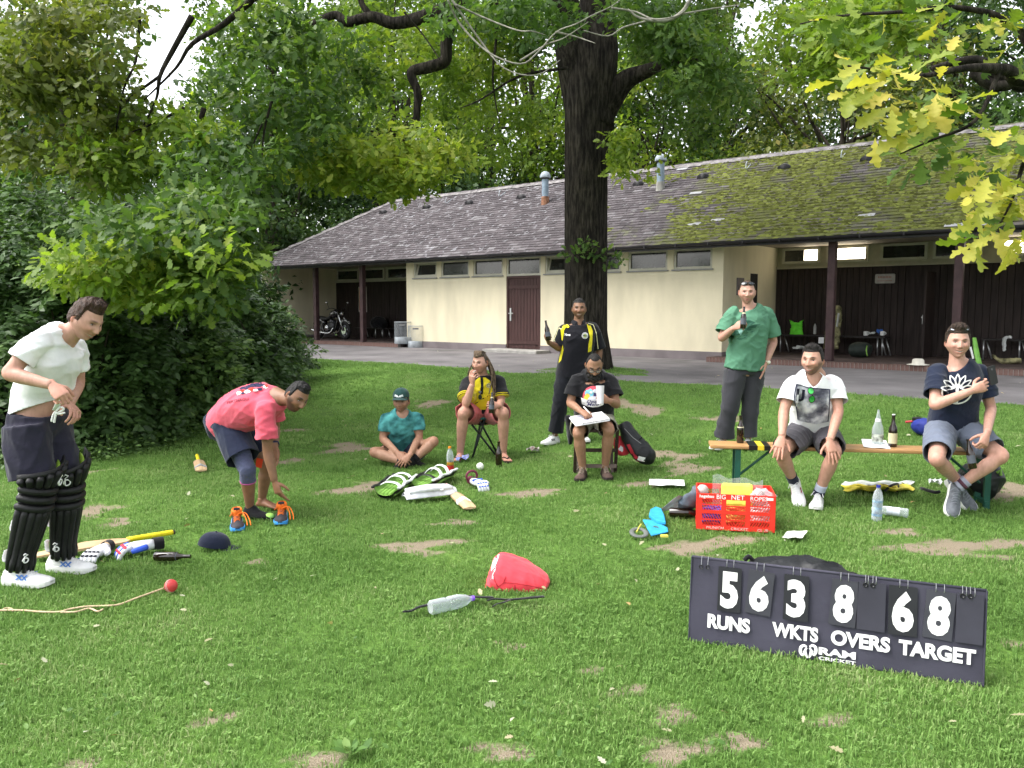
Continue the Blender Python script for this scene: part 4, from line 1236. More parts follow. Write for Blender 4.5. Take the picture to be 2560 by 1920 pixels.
# ====== grass blades (geometry nodes: tufts spread over the lawn)
def grass_mat():
 m,n,l=nodes_of('grass_blade')
 out=N(n,'ShaderNodeOutputMaterial')
 a=N(n,'ShaderNodeAttribute');a.attribute_name='rnd'
 oi=N(n,'ShaderNodeObjectInfo')
 geo=N(n,'ShaderNodeNewGeometry')
 n1=N(n,'ShaderNodeTexNoise',Scale=0.9,Detail=4.0);l.new(oi.outputs['Location'],n1.inputs['Vector'])
 n2=N(n,'ShaderNodeTexNoise',Scale=5.0,Detail=3.0);l.new(oi.outputs['Location'],n2.inputs['Vector'])
 ad_=N(n,'ShaderNodeMath',operation='MULTIPLY_ADD');l.new(a.outputs['Fac'],ad_.inputs[0]);ad_.inputs[1].default_value=0.45
 l.new(n1.outputs['Fac'],ad_.inputs[2])
 a2=N(n,'ShaderNodeMath',operation='MULTIPLY_ADD');l.new(n2.outputs['Fac'],a2.inputs[0]);a2.inputs[1].default_value=0.4;l.new(ad_.outputs[0],a2.inputs[2])
 mr=N(n,'ShaderNodeMapRange');mr.inputs['From Min'].default_value=0.55;mr.inputs['From Max'].default_value=1.30;l.new(a2.outputs[0],mr.inputs['Value'])
 rp=ramp(n,[(0.0,(0.100,0.195,0.042)),(0.4,(0.160,0.295,0.068)),(0.75,(0.235,0.37,0.105)),(1.0,(0.36,0.42,0.19))]);l.new(mr.outputs[0],rp.inputs['Fac'])
 p=N(n,'ShaderNodeBsdfPrincipled');p.inputs['Roughness'].default_value=0.55;p.inputs['Specular IOR Level'].default_value=0.25
 l.new(rp.outputs[0],p.inputs['Base Color'])
 t=N(n,'ShaderNodeBsdfTranslucent');l.new(rp.outputs[0],t.inputs['Color'])
 mx=N(n,'ShaderNodeMixShader');mx.inputs['Fac'].default_value=0.4
 l.new(p.outputs[0],mx.inputs[1]);l.new(t.outputs[0],mx.inputs[2]);l.new(mx.outputs[0],out.inputs['Surface'])
 return m
M_GRASS=grass_mat()
def tuft_mesh(seed,nb=16,rad=0.05,h=0.029,w=0.0027,clover=0):
 r_=np.random.default_rng(seed)
 vs_,fs,tn=[],[],[]
 for k in range(nb):
  a,rr_=r_.uniform(0,2*math.pi),rad*math.sqrt(r_.uniform())
  x,y=rr_*math.cos(a),rr_*math.sin(a)
  hh=h*r_.uniform(0.5,1.25);lean=r_.uniform(0.1,0.9)*hh;la=r_.uniform(0,2*math.pi)
  d=np.array([math.cos(la),math.sin(la)]);s_=np.array([-d[1],d[0]])*w*r_.uniform(.7,1.3)
  b=len(vs_)
  p0=np.array([x,y]);p1=p0+d*lean*0.3;p2=p0+d*lean
  vs_+=[(*(p0-s_),-0.005),(*(p0+s_),-0.005),(*(p1+s_*.85),hh*.6),(*(p1-s_*.85),hh*.6),(*p2,hh*(1-0.25*lean/hh))]
  fs+=[(b,b+1,b+2,b+3),(b+3,b+2,b+4)]
  t=r_.uniform(0,1);tn+=[t,t]
 for k in range(clover):
  a,rr_=r_.uniform(0,2*math.pi),rad*1.2*math.sqrt(r_.uniform())
  c=np.array([rr_*math.cos(a),rr_*math.sin(a),h*r_.uniform(.35,.7)]);q=r_.uniform(.006,.011)
  for j_ in range(3):
   an=2*math.pi*j_/3+a
   b=len(vs_);u_=np.array([math.cos(an),math.sin(an),.1]);v_=np.array([-math.sin(an),math.cos(an),0])
   vs_+=[tuple(c),tuple(c+u_*q-v_*q*.8),tuple(c+u_*q*1.9),tuple(c+u_*q+v_*q*.8)]
   fs.append((b,b+1,b+2,b+3));tn.append(r_.uniform(.3,.8))
 me=bpy.data.meshes.new('grass_tuft');me.from_pydata(vs_,[],fs);me.materials.append(M_GRASS)
 at_=me.attributes.new('rnd','FLOAT','FACE');at_.data.foreach_set('value',np.array(tn,dtype=np.float32))
 return bpy.data.objects.new('grass_tuft',me)
tcol=bpy.data.collections.new('tufts')
for k in range(5):tcol.objects.link(tuft_mesh(k,18))
tcol.objects.link(tuft_mesh(11,12,.06,.042,.0030))
tcol.objects.link(tuft_mesh(12,14,.06,.032,.003,clover=1))
def grass_field(name,x0,x1,y0,y1,step,dens,scale,keep,label):
 gx=np.arange(x0,x1,step);gy=np.arange(y0,y1,step)
 X_,Y_=np.meshgrid(gx,gy);nx_,ny_=len(gx),len(gy)
 v=np.stack([X_.ravel(),Y_.ravel(),gnd(X_,Y_).ravel()],1)
 i_,j_=np.meshgrid(np.arange(nx_-1),np.arange(ny_-1));b=(j_*nx_+i_).ravel()
 f=np.stack([b,b+1,b+nx_+1,b+nx_],1)
 c=v[f].mean(1)
 f=f[keep(c[:,0],c[:,1])]
 d=1-0.97*smooth(0.2,0.9,bare_at(v[:,0],v[:,1]))
 patch=0.62+0.38*np.sin(v[:,0]*2.1+1.3*np.sin(v[:,1]*1.7))*np.sin(v[:,1]*1.9+0.7)
 o=np_mesh(name,v,f,4,M_GRASS,None,{'dens':('POINT',d*(0.05+0.95*np.clip(patch,.35,1))+0.03*(d<.05)),'hgt':('POINT',0.65+0.35*d)})
 ng=bpy.data.node_groups.new(name+'_nodes','GeometryNodeTree')
 ng.interface.new_socket('Geometry',in_out='INPUT',socket_type='NodeSocketGeometry');ng.interface.new_socket('Geometry',in_out='OUTPUT',socket_type='NodeSocketGeometry')
 n,l=ng.nodes,ng.links
 gi,go=n.new('NodeGroupInput'),n.new('NodeGroupOutput')
 dp=n.new('GeometryNodeDistributePointsOnFaces');dp.inputs['Seed'].default_value=4
 na=n.new('GeometryNodeInputNamedAttribute');na.data_type='FLOAT';na.inputs['Name'].default_value='dens'
 mu=n.new('ShaderNodeMath');mu.operation='MULTIPLY';mu.inputs[1].default_value=dens
 l.new(na.outputs['Attribute'],mu.inputs[0]);l.new(mu.outputs[0],dp.inputs['Density']);l.new(gi.outputs[0],dp.inputs['Mesh'])
 ci=n.new('GeometryNodeCollectionInfo');ci.inputs['Collection'].default_value=tcol;ci.inputs['Separate Children'].default_value=True;ci.inputs['Reset Children'].default_value=True
 ip=n.new('GeometryNodeInstanceOnPoints');ip.inputs['Pick Instance'].default_value=True
 rv=n.new('FunctionNodeRandomValue');rv.data_type='FLOAT_VECTOR';rv.inputs[0].default_value=(-.12,-.12,0);rv.inputs[1].default_value=(.12,.12,6.28)
 rs=n.new('FunctionNodeRandomValue');rs.data_type='FLOAT';rs.inputs[2].default_value=0.55*scale;rs.inputs[3].default_value=1.15*scale
 nh=n.new('GeometryNodeInputNamedAttribute');nh.data_type='FLOAT';nh.inputs['Name'].default_value='hgt'
 ms=n.new('ShaderNodeMath');ms.operation='MULTIPLY';l.new(rs.outputs[1],ms.inputs[0]);l.new(nh.outputs['Attribute'],ms.inputs[1])
 l.new(dp.outputs['Points'],ip.inputs['Points']);l.new(ci.outputs[0],ip.inputs['Instance']);l.new(rv.outputs[0],ip.inputs['Rotation']);l.new(ms.outputs[0],ip.inputs['Scale'])
 l.new(ip.outputs[0],go.inputs[0])
 md=o.modifiers.new('grass','NODES');md.node_group=ng
 tag(o,label,None,None,'stuff')
 return o
def in_lawn(x,y):
 q=VX*x+VY*y;t=UX*x+UY*y
 e=12.0+0.22*np.sin(t*0.35+1.0)+0.12*np.sin(t*0.9)+0.05*np.sin(t*2.7)
 oak_ring=((x-1.45)**2+(y-15)**2)<1.0
 return((q<e-0.02)|oak_ring)&(np.abs(x)<0.66*y+0.5)
grass_field('near_grass',-3.6,3.8,2.3,5.0,0.06,1050,0.95,lambda x,y:in_lawn(x,y),'short green grass blades of the near lawn')
grass_field('middle_grass',-6.2,6.6,5.0,9.0,0.09,560,1.0,lambda x,y:in_lawn(x,y),'short green grass of the lawn among the people')
grass_field('far_grass',-7.5,8.0,9.0,21.0,0.14,170,1.25,lambda x,y:in_lawn(x,y),'short green grass of the far lawn up to the path')
# ====== people
def lin(h):
 c=[int(h[i:i+2],16)/255 for i in(0,2,4)]
 return tuple((x/12.92 if x<=0.04045 else((x+0.055)/1.055)**2.4)for x in c)
def ell(c,right,fwd,rx,ry,n=26,p=2.3):
 out=[]
 for k in range(n):
  a=2*math.pi*k/n
  ca,sa=math.cos(a),math.sin(a)
  x=math.copysign(abs(ca)**(2/p),ca)*rx
  y=math.copysign(abs(sa)**(2/p),sa)*ry
  out.append(c+right*x+fwd*y)
 return out
def fuse(mb,voxel,iters=5,lam=0.5):
 me=bpy.data.meshes.new('tmp')
 me.from_pydata(mb.v,[],mb.f)
 bm=bmesh.new();bm.from_mesh(me);bmesh.ops.recalc_face_normals(bm,faces=bm.faces);bm.to_mesh(me);bm.free()
 o=bpy.data.objects.new('tmp',me);COL.objects.link(o)
 md=o.modifiers.new('r','REMESH');md.mode='VOXEL';md.voxel_size=voxel;md.adaptivity=0.0
 dg=bpy.context.evaluated_depsgraph_get()
 m2=bpy.data.meshes.new_from_object(o.evaluated_get(dg))
 n=len(m2.vertices)
 v=np.empty(n*3,dtype=np.float32);m2.vertices.foreach_get('co',v);v=v.reshape(-1,3).astype(np.float64)
 nf=len(m2.polygons)
 lt=np.empty(nf,dtype=np.int32);m2.polygons.foreach_get('loop_total',lt)
 li=np.empty(len(m2.loops),dtype=np.int32);m2.loops.foreach_get('vertex_index',li)
 ls=np.empty(nf,dtype=np.int32);m2.polygons.foreach_get('loop_start',ls)
 q=ls[lt==4]
 f=np.stack([li[q],li[q+1],li[q+2],li[q+3]],1)
 ne=len(m2.edges);e=np.empty(ne*2,dtype=np.int32);m2.edges.foreach_get('vertices',e);e=e.reshape(-1,2)
 bpy.data.objects.remove(o);bpy.data.meshes.remove(me);bpy.data.meshes.remove(m2)
 deg=np.bincount(e.ravel(),minlength=n).astype(float)[:,None]
 for it in range(iters):
  s=np.zeros_like(v)
  np.add.at(s,e[:,0],v[e[:,1]]);np.add.at(s,e[:,1],v[e[:,0]])
  k=lam if it%2==0 else-lam*0.9
  v=v+k*(s/np.maximum(deg,1)-v)
 return v,f
def vnormals(v,f):
 fn=np.cross(v[f[:,2]]-v[f[:,0]],v[f[:,3]]-v[f[:,1]])
 n=np.zeros_like(v)
 for k in range(4):np.add.at(n,f[:,k],fn)
 return n/(np.linalg.norm(n,axis=1,keepdims=True)+1e-12)
def folds(v,f,amp=0.005,k=22,seed=0,dirv=(0.3,0.2,1.0)):
 r_=np.random.default_rng(seed)
 nrm=vnormals(v,f)
 h=np.zeros(len(v))
 for j in range(4):
  d=np.array(dirv)+r_.normal(size=3)*0.55
  d/=np.linalg.norm(d)
  w=r_.normal(size=3)*9
  kk=k*(0.55+0.5*j)
  ph=v@d*kk+1.6*np.sin(v@w+r_.uniform(0,6))+0.9*np.sin(v@(w[::-1]*1.7)+r_.uniform(0,6))
  h+=(1-np.abs(np.sin(ph)))**2*(0.5+0.5*np.sin(v@r_.normal(size=3)*7+j))/(1+j*0.6)
 h=np.maximum(h-h.mean(),-0.22)
 return v+nrm*(h*amp*2.0)[:,None]
def skin_obj(name,v,f4,col,m,parent,extra=None):
 o=np_mesh(name,v,f4,4,m,parent,None,True)
 a=o.data.color_attributes.new('Col','FLOAT_COLOR','POINT')
 c=np.ones((len(v),4),dtype=np.float32);c[:,:3]=col
 a.data.foreach_set('color',c.ravel())
 return o
 # ---- hand: x along the fingers, y towards the thumb, z out of the back of the hand
def make_hand(kind):
 mb=MB()
 pr=[(-0.03,.027,.021),(0.0,.027,.020),(.02,.033,.019),(.05,.041,.018),(.08,.043,.015),(.092,.040,.012)]
 mb.loft([[Vector((x,ry*math.cos(2*math.pi*k/16),rz*math.sin(2*math.pi*k/16)-0.002))for k in range(16)]for x,ry,rz in pr])
 spec={'relaxed':([18,25,15],1.0),'flat':([4,8,5],1.5),'grip':([48,68,45],0.6),'fist':([75,95,60],0.4),'point':([30,40,25],0.8),'splay':([22,14,10],1.8)}[kind]
 base=[(0.088,.031,(.042,.026,.021)),(.091,.0105,(.047,.030,.022)),(.088,-.0105,(.043,.027,.021)),(.080,-.031,(.033,.020,.018))]
 for i,(bx,by,ls)in enumerate(base):
  an=0.0
  yaw=R((6,1,-4,-11)[i]*spec[1])
  p=Vector((bx-0.014,by*0.95,-0.002));pts=[p];rad=[.0095]
  tw=1.0+(0.18*i if kind in('relaxed','point')else 0.05*i)
  if kind=='splay':tw=(0.7,1.2,1.7,2.3)[i]
  for s_,(l_,a_)in enumerate(zip((0.014,)+ls,[0]+spec[0])):
   an+=R(a_)*tw
   d=Vector((math.cos(an)*math.cos(yaw),math.sin(yaw),-math.sin(an)))
   p=p+d*l_
   pts.append(p);rad.append(.0092-.0007*s_-(.0008 if i==3 else 0))
  mb.tube(pts,rad,10)
  mb.sphere(pts[-1],rad[-1],8,6)
 tc={'grip':Vector((.62,.35,-.72)),'fist':Vector((.75,.1,-.65)),'flat':Vector((.72,.68,-.12)),'relaxed':Vector((.80,.45,-.40)),'point':Vector((.85,.3,-.45)),'splay':Vector((.80,.50,-.35))}[kind].normalized()
 p0=Vector((.018,.022,-.008));p1=p0+Vector((.55,.65,-.35)).normalized()*.040;p2=p1+tc*.033;p3=p2+(tc+Vector((.25,-.3,-.1))).normalized()*.026
 mb.tube([p0,p1,p2,p3],[.015,.0125,.0105,.0088],10);mb.sphere(p3,.0088,8,6)
 return fuse(mb,0.0036,3)
HANDS={}
def place_hand(kind,side,wrist,fdir,back,sc=1.0):
 if kind not in HANDS:HANDS[kind]=make_hand(kind)
 v,f=HANDS[kind]
 v=v.copy();f=f.copy()
 if side<0:
  v[:,1]*=-1;f=f[:,::-1]
 x=Vector(fdir).normalized();y=Vector(back).cross(x).normalized();z=x.cross(y)
 M_=np.array([x,y,z])
 return(v*sc)@M_+np.array(wrist),f
 # ---- head: x to the person's right... mirrored alike, y forward, z up
NU,NV=92,84
def head_grid():
 u=np.linspace(-1,1,NU,endpoint=False)
 phi=math.pi*np.sign(u)*(0.35*np.abs(u)+0.65*np.abs(u)**1.7)
 w=np.linspace(0.0,1,NV)
 th=math.pi*(w+0.045*np.sin(2*math.pi*w*1.0+0.5)-0.045*math.sin(0.5)*(1-w)-0.045*np.sin(2*math.pi+0.5)*w)
 T,Pp=np.meshgrid(th,phi,indexing='ij')
 return T,Pp
HT,HP=head_grid()
def gs(a,s):return np.exp(-(a/s)**2)
def head_shape(wid=1.0,jaw=0.0,smile=0.5,nose=1.0,long=1.0):
 rx,ry,rz=0.0765*wid,0.096,0.118*long
 x=rx*np.sin(HT)*np.sin(HP);y=ry*np.sin(HT)*np.cos(HP);z=rz*np.cos(HT)
 n=2.3
 zz=z/rz
 low=np.clip(-zz,0,1)
 x=x*(1-(0.34-jaw)*smooth(0.10,1.0,low))*(1+0.10*np.clip(1-np.abs(zz+0.25)/0.6,0,1))
 y=np.where(y<0,y*(1-0.50*smooth(0.15,0.9,low)),y)
 front=np.clip(np.cos(HP),0,1)*np.sin(HT)
 fr2=smooth(0.15,0.75,front)
 y=y+0.016*fr2*smooth(0.45,0.9,low)*(1-smooth(0.93,1.0,low))
 y=y-0.006*fr2*gs(zz-0.45,0.25)
 xa=np.abs(x)
 nz_=np.where(z>-0.028,smooth(0.026,-0.026,z),np.exp(-((z+0.028)/0.008)**2))
 y=y+fr2*0.023*nose*gs(x,0.0105+0.005*smooth(0.0,-0.03,z))*nz_
 y=y+fr2*0.007*nose*gs(xa-0.013,0.006)*gs(z+0.028,0.009)
 y=y-fr2*0.0125*gs(xa-0.031,0.016)*gs(z-0.012,0.012)
 y=y+fr2*0.0065*gs(xa-0.028,0.024)*gs(z-0.032,0.008)
 y=y+fr2*0.0045*gs(xa-0.045,0.018)*gs(z+0.020,0.016)*(1+smile)
 zm=z-0.30*smile*xa
 mw=0.025+0.009*smile
 y=y+fr2*0.0065*gs(x,mw)*(gs(zm+0.0565,0.0065)+gs(zm+0.0725,0.0065))
 y=y-fr2*0.0050*gs(x,mw)*gs(zm+0.0645,0.004)
 y=y+fr2*0.0070*gs(x,0.022)*gs(z+0.100,0.013)
 y=y-fr2*0.0030*gs(x,0.03)*gs(z+0.086,0.007)
 return x,y,z,front,zm,mw
HFACES=None
def grid_faces():
 i,j=np.meshgrid(np.arange(NV-1),np.arange(NU),indexing='ij')
 a=i*NU+j;b=i*NU+(j+1)%NU
 return np.stack([a,a+NU,b+NU,b],-1).reshape(-1,4)
HF=grid_faces()
def hair_mask(x,y,z,style):
 hl={'short':0.074,'buzz':0.072,'receding':0.093,'long':0.076,'none':9}[style]
 line=hl-0.055*smooth(0.035,0.070,np.abs(x))*smooth(0.075,0.02,y)
 line=np.where(y>0.015,hl-0.03*smooth(0.055,0.074,np.abs(x)),line)
 side=np.where(y<0.018,-0.004-0.055*smooth(0.0,-0.055,y),line)
 return smooth(-0.005,0.007,z-side)
SKIN=attr_mat('skin','Col',0.5,0.35,0.2,140,0.0)
def hair_mat(name,col):
 return mat(name,col,0.55,0.35,60.0,0.9,130.0,spec=0.3,stretch=(1,1,0.4))
def person(label,J,cfg,loc):
 root=thing('person',label,'person',loc)
 sc=cfg.get('sc',1.0)
 skin=np.array(cfg['skin'])
 G=lambda k:Vector(J[k])
 hipc=(G('hipR')+G('hipL'))/2;shc=(G('shR')+G('shL'))/2
 rp=(G('hipR')-G('hipL')).normalized();rc=(G('shR')-G('shL')).normalized()
 up1=(shc-hipc).normalized()
 pel,nb=G('pelvis'),G('neck')
 waist=G('waist')if 'waist' in J else pel.lerp(shc,0.42)
 chest=G('chest')if 'chest' in J else pel.lerp(shc,0.75)
 def spine(extra,hem=None,belly=cfg.get('belly',0.0)):
  rows=[(pel-up1*0.10*sc,rp,.120,.095,0),(pel,rp,.158,.112,0),(waist,(rp+rc).normalized(),.142+belly*.5,.106+belly,belly*.6),(chest,rc,.162+belly*.2,.118+belly*.3,.01),(chest.lerp(shc,.65),rc,.165,.108,.0),(shc+up1*0.015,rc,.145,.088,-.005),(shc.lerp(nb,.55)+up1*.02,rc,.100,.070,-.005),(nb,rc,.066,.062,0)]
  rings=[]
  cs=[r[0]for r in rows]
  for i,(c,rt,rx,ry,fo)in enumerate(rows):
   ax=(cs[min(i+1,len(cs)-1)]-cs[max(i-1,0)]).normalized()
   fw=ax.cross(rt).normalized();rt=fw.cross(ax).normalized()
   rings.append((c+fw*fo,rt,fw,rx*sc+extra,ry*sc+extra,ax))
  return rings
 def dense(rings,n=4):
  out=[]
  for i in range(len(rings)-1):
   a,b=rings[i],rings[i+1]
   for k in range(n):
    t=k/n;t2=t
    out.append((a[0].lerp(b[0],t2),a[1].lerp(b[1],t2).normalized(),a[2].lerp(b[2],t2).normalized(),a[3]*(1-t2)+b[3]*t2,a[4]*(1-t2)+b[4]*t2,a[5]))
  out.append(rings[-1]);return out
 L=lambda a,b,t:G(a).lerp(G(b),t)
 # ---- flesh
 mb=MB()
 mb.loft([ell(*r[:5])for r in dense(spine(0.0))])
 fat=cfg.get('fat',1.0)
 for s in 'RL':
  mb.tube([G('sh'+s)-rc*(0.05 if s=='R' else-0.05),G('sh'+s)-up1*.014,L('sh'+s,'el'+s,.35),L('sh'+s,'el'+s,.8),G('el'+s),L('el'+s,'wr'+s,.25),L('el'+s,'wr'+s,.65),G('wr'+s)],[x*sc*fat for x in(.046,.052,.049,.042,.040,.042,.034,.0262)],14,smoothn=4)
  mb.sphere(G('el'+s),.040*sc*fat,10,8)
  kn,an=G('kn'+s),G('an'+s)
  sh_=kn.lerp(an,.3)-(an-kn).normalized().cross(rp).normalized()*0.0
  mb.tube([G('hip'+s),L('hip'+s,'kn'+s,.3),L('hip'+s,'kn'+s,.75),kn,kn.lerp(an,.14),kn.lerp(an,.32),kn.lerp(an,.65),kn.lerp(an,.92),an],[x*sc*fat for x in(.088,.084,.062,.057,.051,.058,.045,.036,.038)],16,smoothn=4)
  mb.sphere(kn,.056*sc*fat,12,9)
 hc=G('head');hf=Vector(cfg['face']).normalized();hu=Vector(cfg.get('headup',(0,0,1)))
 hr=hf.cross(hu).normalized();hu=hr.cross(hf).normalized()
 hs=cfg.get('headsc',1.0)*sc
 jawp=hc-hu*0.055*hs-hf*0.018*hs
 mb.tube([nb-(jawp-nb)*0.4,nb.lerp(jawp,.3),jawp.lerp(hc,.3)],[.070*sc,.058*sc,.054*sc],16,smoothn=4)
 for b in cfg.get('bare',[]):
  pass
 v,f=fuse(mb,0.0115,6)
 nb_=len(v)
 col=np.repeat(skin[None,:],nb_,0)
 for k in('knR','knL','elR','elL'):
  d=np.linalg.norm(v-np.array(J[k]),axis=1)
  col=col*(1-np.exp(-(d/0.07)**2)[:,None]*np.array([0.0,0.10,0.12]))
 V,Fc,Cc=[v],[f],[col]
 cnt=nb_
 # ---- hands
 for s,sd_ in(('R',1),('L',-1)):
  kind,fd,bk=cfg['hand'+s]
  hv,hf_=place_hand(kind,sd_,J['wr'+s],fd,bk,sc*cfg.get('handsc',1.0))
  V.append(hv);Fc.append(hf_+cnt);cnt+=len(hv)
  Cc.append(np.repeat((skin*np.array([1.03,.95,.93]))[None,:],len(hv),0))
  # ---- bare feet
 for s in cfg.get('barefeet',''):
  mb=MB();a=G('an'+s);toe=G('toe'+s)
  fd=toe-a;fd.z=0;fd.normalize();sdv=fd.cross(Vector((0,0,1)))
  zf=float(gnd(a.x,a.y))+0.012
  base=Vector((a.x,a.y,zf))-fd*0.055*sc
  rows=[(0.0,.022,.035,.0),(.02,.032,.055,0),(.06,.034,.075,0),(.10,.035,.066,0),(.15,.042,.045,0),(.20,.047,.028,0),(.225,.045,.020,0)]
  mb.loft([[base+fd*x*sc+sdv*(w*sc*math.cos(2*math.pi*k/16))+Vector((0,0,h*sc*(0.5+0.5*math.sin(2*math.pi*k/16))))for k in range(16)]for x,w,h,_ in rows])
  for t in range(5):
   o_=(-.034+t*.017)*(1 if s=='R' else-1)
   ln=(.050,.042,.038,.032,.026)[t]
   b=base+fd*.212*sc+sdv*-o_*sc+Vector((0,0,.010))
   mb.tube([b,b+fd*ln*.6*sc+Vector((0,0,.002)),b+fd*ln*sc-Vector((0,0,.002))],[.0105 if t==0 else .008]*2+[.007],8)
  mb.tube([base+fd*.055*sc+Vector((0,0,.04)),a],[.038*sc,.038*sc],12)
  v2,f2=fuse(mb,0.0045,3)
  V.append(v2);Fc.append(f2+cnt);cnt+=len(v2);Cc.append(np.repeat((skin*np.array([1.05,.95,.93]))[None,:],len(v2),0))
  # ---- head
 x,y,z,front,zm,mw=head_shape(cfg.get('wid',1.0),cfg.get('jaw',0.03),cfg.get('smile',0.5),cfg.get('nose',1.0),cfg.get('long',1.0))
 xa=np.abs(x)
 hair=np.array(cfg.get('hair',(0.02,0.015,0.012)))
 hc_=np.repeat(skin[None,:],x.size,0).reshape(x.shape+(3,))
 mixc=lambda w,c:hc_*(1-w[...,None])+np.array(c)*w[...,None]
 f3=smooth(0.15,0.6,front)
 hc_=mixc(f3*0.35*gs(xa-0.045,0.022)*gs(z+0.022,0.022),skin*np.array([1.1,.72,.70]))
 hc_=mixc(f3*0.35*gs(x,0.016)*gs(z+0.025,0.012),skin*np.array([1.05,.75,.72]))
 hc_=mixc(f3*np.clip(0.8*gs(xa-0.031,0.020)*gs(z-0.012,0.010),0,1),skin*np.array([.60,.55,.55]))
 st=cfg.get('beard',0.0)
 if st:
  bw=smooth(-0.028,-0.046,z+0.02*(1-smooth(0.02,0.055,xa)))*smooth(-0.02,0.02,y)
  bw=bw*(1-0.85*gs(x,0.022)*gs(zm+0.0645,0.010))+smooth(0.062,0.068,xa)*smooth(0.0,0.02,y)*smooth(0.01,-0.02,z)
  bw=np.maximum(bw,0.9*f3*gs(x,0.026)*gs(zm+0.045,0.0065))
  hc_=mixc(np.clip(bw,0,1)*st,hair*0.9+skin*0.06)
 if cfg.get('goatee'):
  hc_=mixc(cfg['goatee']*np.clip(f3*(gs(x,0.028)*gs(z+0.098,0.020)+gs(xa-0.033,.012)*gs(z+.075,.025)),0,1),hair+skin*0.1)
 hc_=mixc(0.75*f3*gs(x,mw*0.95)*np.clip(gs(zm+0.0565,0.0055)+gs(zm+0.0725,0.006),0,1),skin*np.array([.72,.36,.36]))
 if cfg.get('teeth',0):
  hc_=mixc(np.clip(1.2*f3*gs(x,mw*0.68)*gs(zm+0.0625,0.0038),0,1),(0.52,0.49,0.44))
 else:
  hc_=mixc(0.7*f3*gs(x,mw)*gs(zm+0.0645,0.0028),skin*np.array([.38,.2,.2]))
 hc_=mixc(np.clip(f3*1.2*cfg.get('brow',0.8)*np.clip(1-((xa-0.031)/0.021)**2,0,1)*gs(z-0.0335+0.12*np.clip(xa-0.035,0,1),0.0050),0,1),hair*0.8)
 hc_=mixc(np.clip(f3*0.9*np.clip(1-((xa-0.031)/0.017)**2,0,1)*gs(z-0.0165,0.0030),0,1),skin*0.14)
 hm=hair_mask(x,y,z,cfg.get('style','short'))
 hc_=mixc(hm*cfg.get('scalp',0.9),hair)
 M_=np.array([hr,hf,hu])
 hv=(np.stack([x,y,z],-1).reshape(-1,3)*hs)@M_+np.array(hc)
 V.append(hv);Fc.append(HF+cnt);cnt+=len(hv);Cc.append(hc_.reshape(-1,3))
 for sgn in(-1,1):
  mb=MB()
  Me=Matrix.Rotation(R(-14),3,'X')@Matrix.Rotation(R(18*sgn),3,'Z')
  mb.sphere((0,0,0),(0.010,0.019,0.032),14,10,M=Me)
  e=np.array(mb.v)
  hol=np.exp(-(((e[:,1]-.004)/.010)**2+((e[:,2])/.016)**2))*(np.sign(e[:,0])==sgn)
  e[:,0]-=sgn*hol*0.009
  e=e+np.array([sgn*0.0785*cfg.get('wid',1.0),-0.008,-0.002])
  tri=[fc for fc in mb.f]
  f4=np.array([fc if len(fc)==4 else(fc[0],fc[1],fc[2],fc[2])for fc in mb.f])
  quad=np.array([fc for fc in mb.f if len(fc)==4])
  V.append((e*hs)@M_+np.array(hc));Fc.append(quad+cnt);cnt+=len(e)
  Cc.append(skin[None,:]*np.array([1.08,.86,.82])*(1-0.35*hol[:,None]))
 V,Fc,Cc=np.concatenate(V),np.concatenate(Fc),np.concatenate(Cc)
 body=skin_obj('body',V,Fc,Cc,SKIN,root)
 for sgn in(-1,1):
  k=np.argmin((x-sgn*0.031)**2+(z-0.009)**2+np.where(y<0,9,0))
  yy=y.ravel()[k]
  mb=MB();mb.sphere((0,0,0),(0.0128,0.0120,0.0042+0.0012*cfg.get('eye',0.5)),16,9)
  e=np.array(mb.v)
  c=np.repeat(np.array([[0.30,0.28,0.26]]),len(e),0)
  gz=cfg.get('gaze',0.0)
  ir=np.exp(-((e[:,0]-gz*.006)/0.0056)**4)
  c=c*(1-ir[:,None])+np.array(cfg.get('iris',(0.03,0.02,0.015)))*ir[:,None]
  e=e+np.array([sgn*0.031,yy-0.0078,0.0085])
  skin_obj('eye',(e*hs)@M_+np.array(hc),np.array([q for q in mb.f if len(q)==4]),c,attr_mat('eye','Col',0.15,0.5,0,10),root)
 hp=lambda a,b_,c:hc+(hr*a+hf*b_+hu*c)*hs
 # ---- hair shell
 if cfg.get('style','short')!='none':
  th=cfg.get('hairth',0.016)
  rgh=np.random.default_rng(int(abs(hc.x)*100)+3)
  tuft=0.5+0.25*np.sin(x*190+60*np.sin(y*35))+0.25*np.sin(y*160+z*120+2*np.sin(x*70))+rgh.normal(size=x.shape)*0.12
  topb=(0.5+0.5*smooth(0.02,0.075,z))*(1+cfg.get('quiff',0.4)*smooth(0.05,0.11,z)*smooth(-0.05,0.06,y))
  d=np.stack([x,y,z],-1);dl=d/np.linalg.norm(d,axis=-1,keepdims=True)
  off=hm*(0.25+0.75*hair_mask(x,y,z-0.016,cfg.get('style','short')))*th*topb*(0.72+0.5*tuft)-0.002*(1-hm)
  hh=((d+dl*off[...,None]).reshape(-1,3)*hs)@M_+np.array(hc)
  keep=(hm.ravel()[HF]>0.03).any(1)
  ff=HF[keep]
  used=np.unique(ff);mp=-np.ones(len(hh),dtype=int);mp[used]=np.arange(len(used))
  ho=np_mesh('hair',hh[used],mp[ff],4,hair_mat('hair_%s'%cfg['id'],tuple(hair)),root,None,True)
  cand=np.where((hm.ravel()>0.85))[0]
  ns=cfg.get('strands',420)
  pick=rgh.choice(cand,ns)
  P=hh[pick];nr=(dl.reshape(-1,3)[pick])@M_
  dirs=nr*0.10+rgh.normal(size=P.shape)*0.35+np.array(hf)*0.45*cfg.get('quiff',.4)-np.array(hu)*0.45
